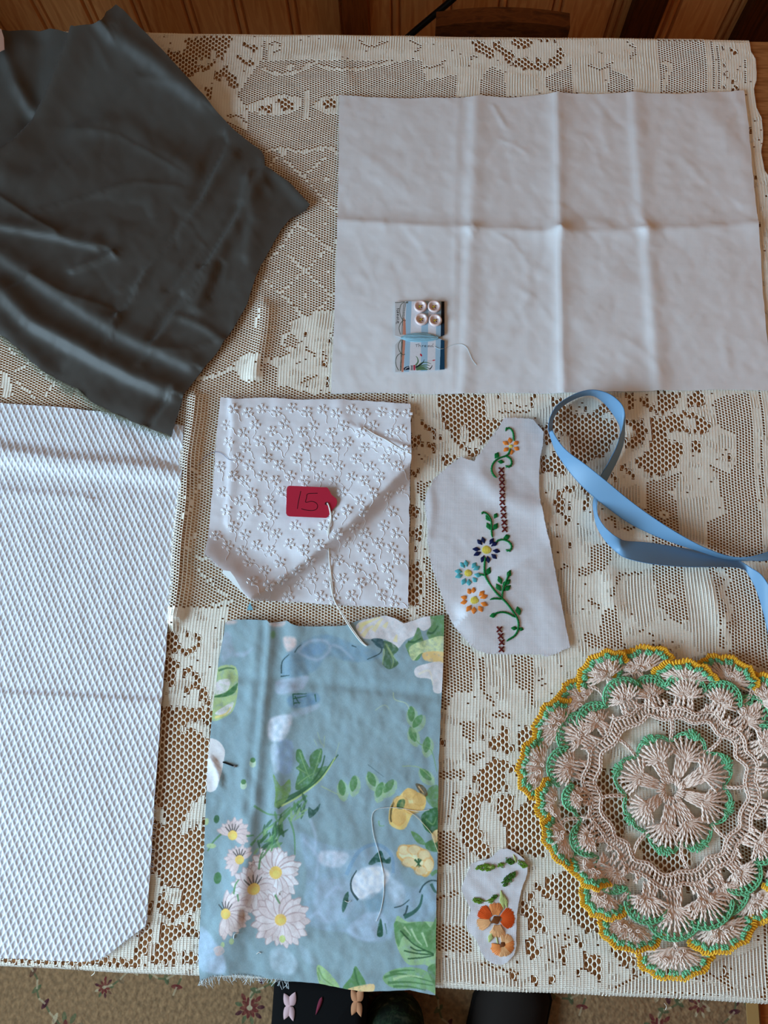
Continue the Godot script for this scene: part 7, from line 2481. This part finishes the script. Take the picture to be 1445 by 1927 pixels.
	for k in nm:
		var a: float = mp[k][0]; var R: float = mp[k][1]
		var prev: float = mp[(k - 1 + nm) % nm][0]; var nxt: float = mp[(k + 1) % nm][0]
		if prev > a: prev -= TAU
		if nxt < a: nxt += TAU
		var half := minf(minf(a - prev, nxt - a), 0.42) * 0.5
		var rin: float = (170.0) * lerp(1.0, reach.call(a) / 300.0, 0.55)
		var lift := g.randf_range(0.0005, 0.0060)
		var sidet := g.randf_range(-0.003, 0.003)
		mb = MB.new()
		for i in 5:
			var f := (i - 2.0) / 2.0
			yarn(mb, polar.call(a + f * half * 0.7, rin - 2, 0.0016), polar.call(a + f * half * 0.45, lerp(rin, R, 0.42), 0.0022 + lift * 0.5), r, 1.6, i, 0.0008)
		var c := Vector2(cos(a), sin(a)) * lerpf(rin, R, 0.36)
		for i in 13:
			var f := (i - 6.0) / 6.0
			var dir := a + f * 1.35
			var l := (R - rin) * (0.62 - 0.06 * f * f) + 4.0
			yarn(mb, Pp.call(pc.x + c.x + cos(dir) * 3, pc.y + c.y + sin(dir) * 3, 0.0018 + lift * 0.5), Pp.call(pc.x + c.x + cos(dir) * l, pc.y + c.y + sin(dir) * l, 0.0014 + lift * (0.5 + 0.5 * cos(f * 1.5)) + sidet * f), r, 2.0, i * 0.8, 0.0014)
		for i in 7:
			var q := c + Vector2.from_angle(a + mess.randf_range(-1.1, 1.1)) * mess.randf_range(0.2, 0.9) * (R - rin) * 0.55
			var e := Vector2.from_angle(mess.randf() * TAU) * 8.0
			loop_stitch(mb, Pp.call(pc.x + q.x, pc.y + q.y, 0.0030 + lift * 0.7), Pp.call(pc.x + q.x + e.x, pc.y + q.y + e.y, 0.0026 + lift * 0.7), 0.0009, r * 0.8)
		put("middle_fan", mb, pink, t, at)
		mb = MB.new()
		for i in 9:
			var f := (i - 4.0) / 4.0
			var dir := a + f * 0.95
			var l0 := (R - rin) * 0.60; var l1 := (R - rin) * 0.60 + 15.0 - 4.0 * f * f
			yarn(mb, Pp.call(pc.x + c.x + cos(dir) * l0, pc.y + c.y + sin(dir) * l0, 0.0018 + lift * cos(f)), Pp.call(pc.x + c.x + cos(dir) * l1, pc.y + c.y + sin(dir) * l1, 0.0020 + lift * 0.8 * cos(f)), r * 0.95, 1.4, i, 0.0008)
		var crest := PackedVector3Array()
		for i in 9:
			var f := (i - 4.0) / 4.0
			var dir := a + f * 1.1
			var l1 := (R - rin) * 0.60 + 13.0 - 6.0 * f * f
			crest.append(Pp.call(pc.x + c.x + cos(dir) * l1, pc.y + c.y + sin(dir) * l1, 0.0024 + lift * 0.8 * cos(f)))
		chain(mb, crest, r)
		var mid := (a + nxt) / 2
		var Rn: float = mp[(k + 1) % nm][1]
		var rv := (R + Rn) * 0.5 * 0.90
		if nxt - a < 0.8:
			chain(mb, PackedVector3Array([polar.call(a + half * 0.5, R * 0.98, 0.0024 + lift * 0.5), polar.call(lerp(a, mid, 0.75), lerp(R, rv, 0.6), 0.0020), polar.call(mid, rv, 0.0012), polar.call(lerp(nxt, mid, 0.75), lerp(Rn, rv, 0.6), 0.0020), polar.call(nxt - half * 0.5, Rn * 0.98, 0.0024)]), r * 0.95)
		put("green_edging", mb, green, t, at)
		mb = MB.new()
		var ro: float = reach.call(mid)
		chain(mb, PackedVector3Array([polar.call(mid, rv, 0.0014), polar.call(mid + 0.03, lerp(rv, ro, 0.35), 0.0030), polar.call(mid - 0.02, lerp(rv, ro, 0.62), 0.0024)]), r * 0.95)
		put("joining_chain", mb, pink, t, at)
	# outer round: fans, then green, then mustard
	for k in nt:
		var a: float = tp[k][0]; var R: float = tp[k][1]
		var prev: float = tp[(k - 1 + nt) % nt][0]; var nxt: float = tp[(k + 1) % nt][0]
		if prev > a: prev -= TAU
		if nxt < a: nxt += TAU
		var hl := minf(a - prev, 0.5) * 0.5; var hr := minf(nxt - a, 0.5) * 0.5
		var rin: float = R * 0.735
		var lift := g.randf_range(0.0010, 0.0085)
		var sidet := g.randf_range(-0.006, 0.006)
		var rim := PackedVector2Array(); var nrm := PackedVector2Array(); var hs := PackedFloat32Array()
		var m := 17
		var c := Vector2(cos(a), sin(a)) * lerpf(rin, R, 0.34)
		var wide := R * (hl + hr) * 0.5
		mb = MB.new()
		for i in m:
			var f := (i - (m - 1) * 0.5) / ((m - 1) * 0.5)
			var dir := a + f * 1.62
			var e := Vector2(cos(dir), sin(dir))
			var rad := Vector2(cos(a), sin(a))
			var tan_ := Vector2(-sin(a), cos(a))
			var w: float = R * (hr if f > 0 else hl) * 1.02
			var tip := c + rad * (R - 17.0 - c.length()) * pow(cos(f * 1.52), 0.75) + tan_ * w * sin(f * 1.5)
			var h := 0.0016 + lift * pow(cos(f * 1.45), 0.8) + sidet * f * cos(f * 1.3)
			h = maxf(h, 0.0006)
			tip += e * 3.0 * sin(i * 1.9 + k * 2.3)
			rim.append(tip); nrm.append((tip - c).normalized()); hs.append(h)
			yarn(mb, Pp.call(pc.x + c.x + e.x * 3, pc.y + c.y + e.y * 3, 0.0018 + lift * 0.35), Pp.call(pc.x + tip.x, pc.y + tip.y, h), r, 2.2, i * 0.8, 0.0012)
		for i in 4:
			var f := (i - 1.5) / 1.5
			yarn(mb, polar.call(a + f * 0.05, rin * 0.97, 0.0016), Pp.call(pc.x + c.x + f * 3, pc.y + c.y + f * 2, 0.0018 + lift * 0.35), r, 1.6, i, 0.0006)
		for i in 10:
			var q := c + Vector2.from_angle(a + mess.randf_range(-1.1, 1.1)) * mess.randf_range(0.2, 0.9) * (R - c.length() - 18.0)
			var e := Vector2.from_angle(mess.randf() * TAU) * 8.0
			loop_stitch(mb, Pp.call(pc.x + q.x, pc.y + q.y, 0.0030 + lift * 0.7), Pp.call(pc.x + q.x + e.x, pc.y + q.y + e.y, 0.0026 + lift * 0.7), 0.0009, r * 0.8)
		put("outer_fan", mb, pink, t, at)
		var mg := MB.new(); var my := MB.new()
		for i in m - 1:
			for half in 2:
				var f := 0.5 * half
				var p0 := rim[i].lerp(rim[i + 1], f); var n0 := nrm[i].lerp(nrm[i + 1], f).normalized()
				if n0.dot(Vector2(cos(a), sin(a))) < -0.25: continue
				var h := lerpf(hs[i], hs[i + 1], f)
				var j := g.randf_range(-0.8, 0.8)
				var p1 := p0 + n0 * (8.0 + j)
				var p2 := p0 + n0 * (17.0 + j)
				if half == 0 or i % 2 == 0: yarn(mg, Pp.call(pc.x + p0.x - n0.x * 2, pc.y + p0.y - n0.y * 2, h), Pp.call(pc.x + p1.x, pc.y + p1.y, h + 0.0006), r, 1.3, i + half * 2.0, 0.0010)
				loop_stitch(my, Pp.call(pc.x + p1.x - n0.x * 1.5, pc.y + p1.y - n0.y * 1.5, h + 0.0002), Pp.call(pc.x + p2.x, pc.y + p2.y, h + 0.0002), 0.0008, r)
		put("green_edging", mg, green, t, at)
		put("mustard_edging", my, gold, t, at)

# ---------------------------------------------------------------- all of it
func _ready() -> void:
	rng.seed = 12
	noise.seed = 6
	noise.frequency = 0.02
	crumple.seed = 14
	crumple.frequency = 0.06
	crumple.fractal_octaves = 3
	cam_setup()
	view_and_light()
	room()
	table()
	beyond_table()
	floor_things()
	grey_satin()
	white_sheet()
	waffle_cloth()
	flowered_square()
	blue_print()
	linen_piece()
	linen_scrap()
	tablecloth()
	pink_cloth()
	ribbon()
	doily()
	price_tag()
	button_card()
	threads()
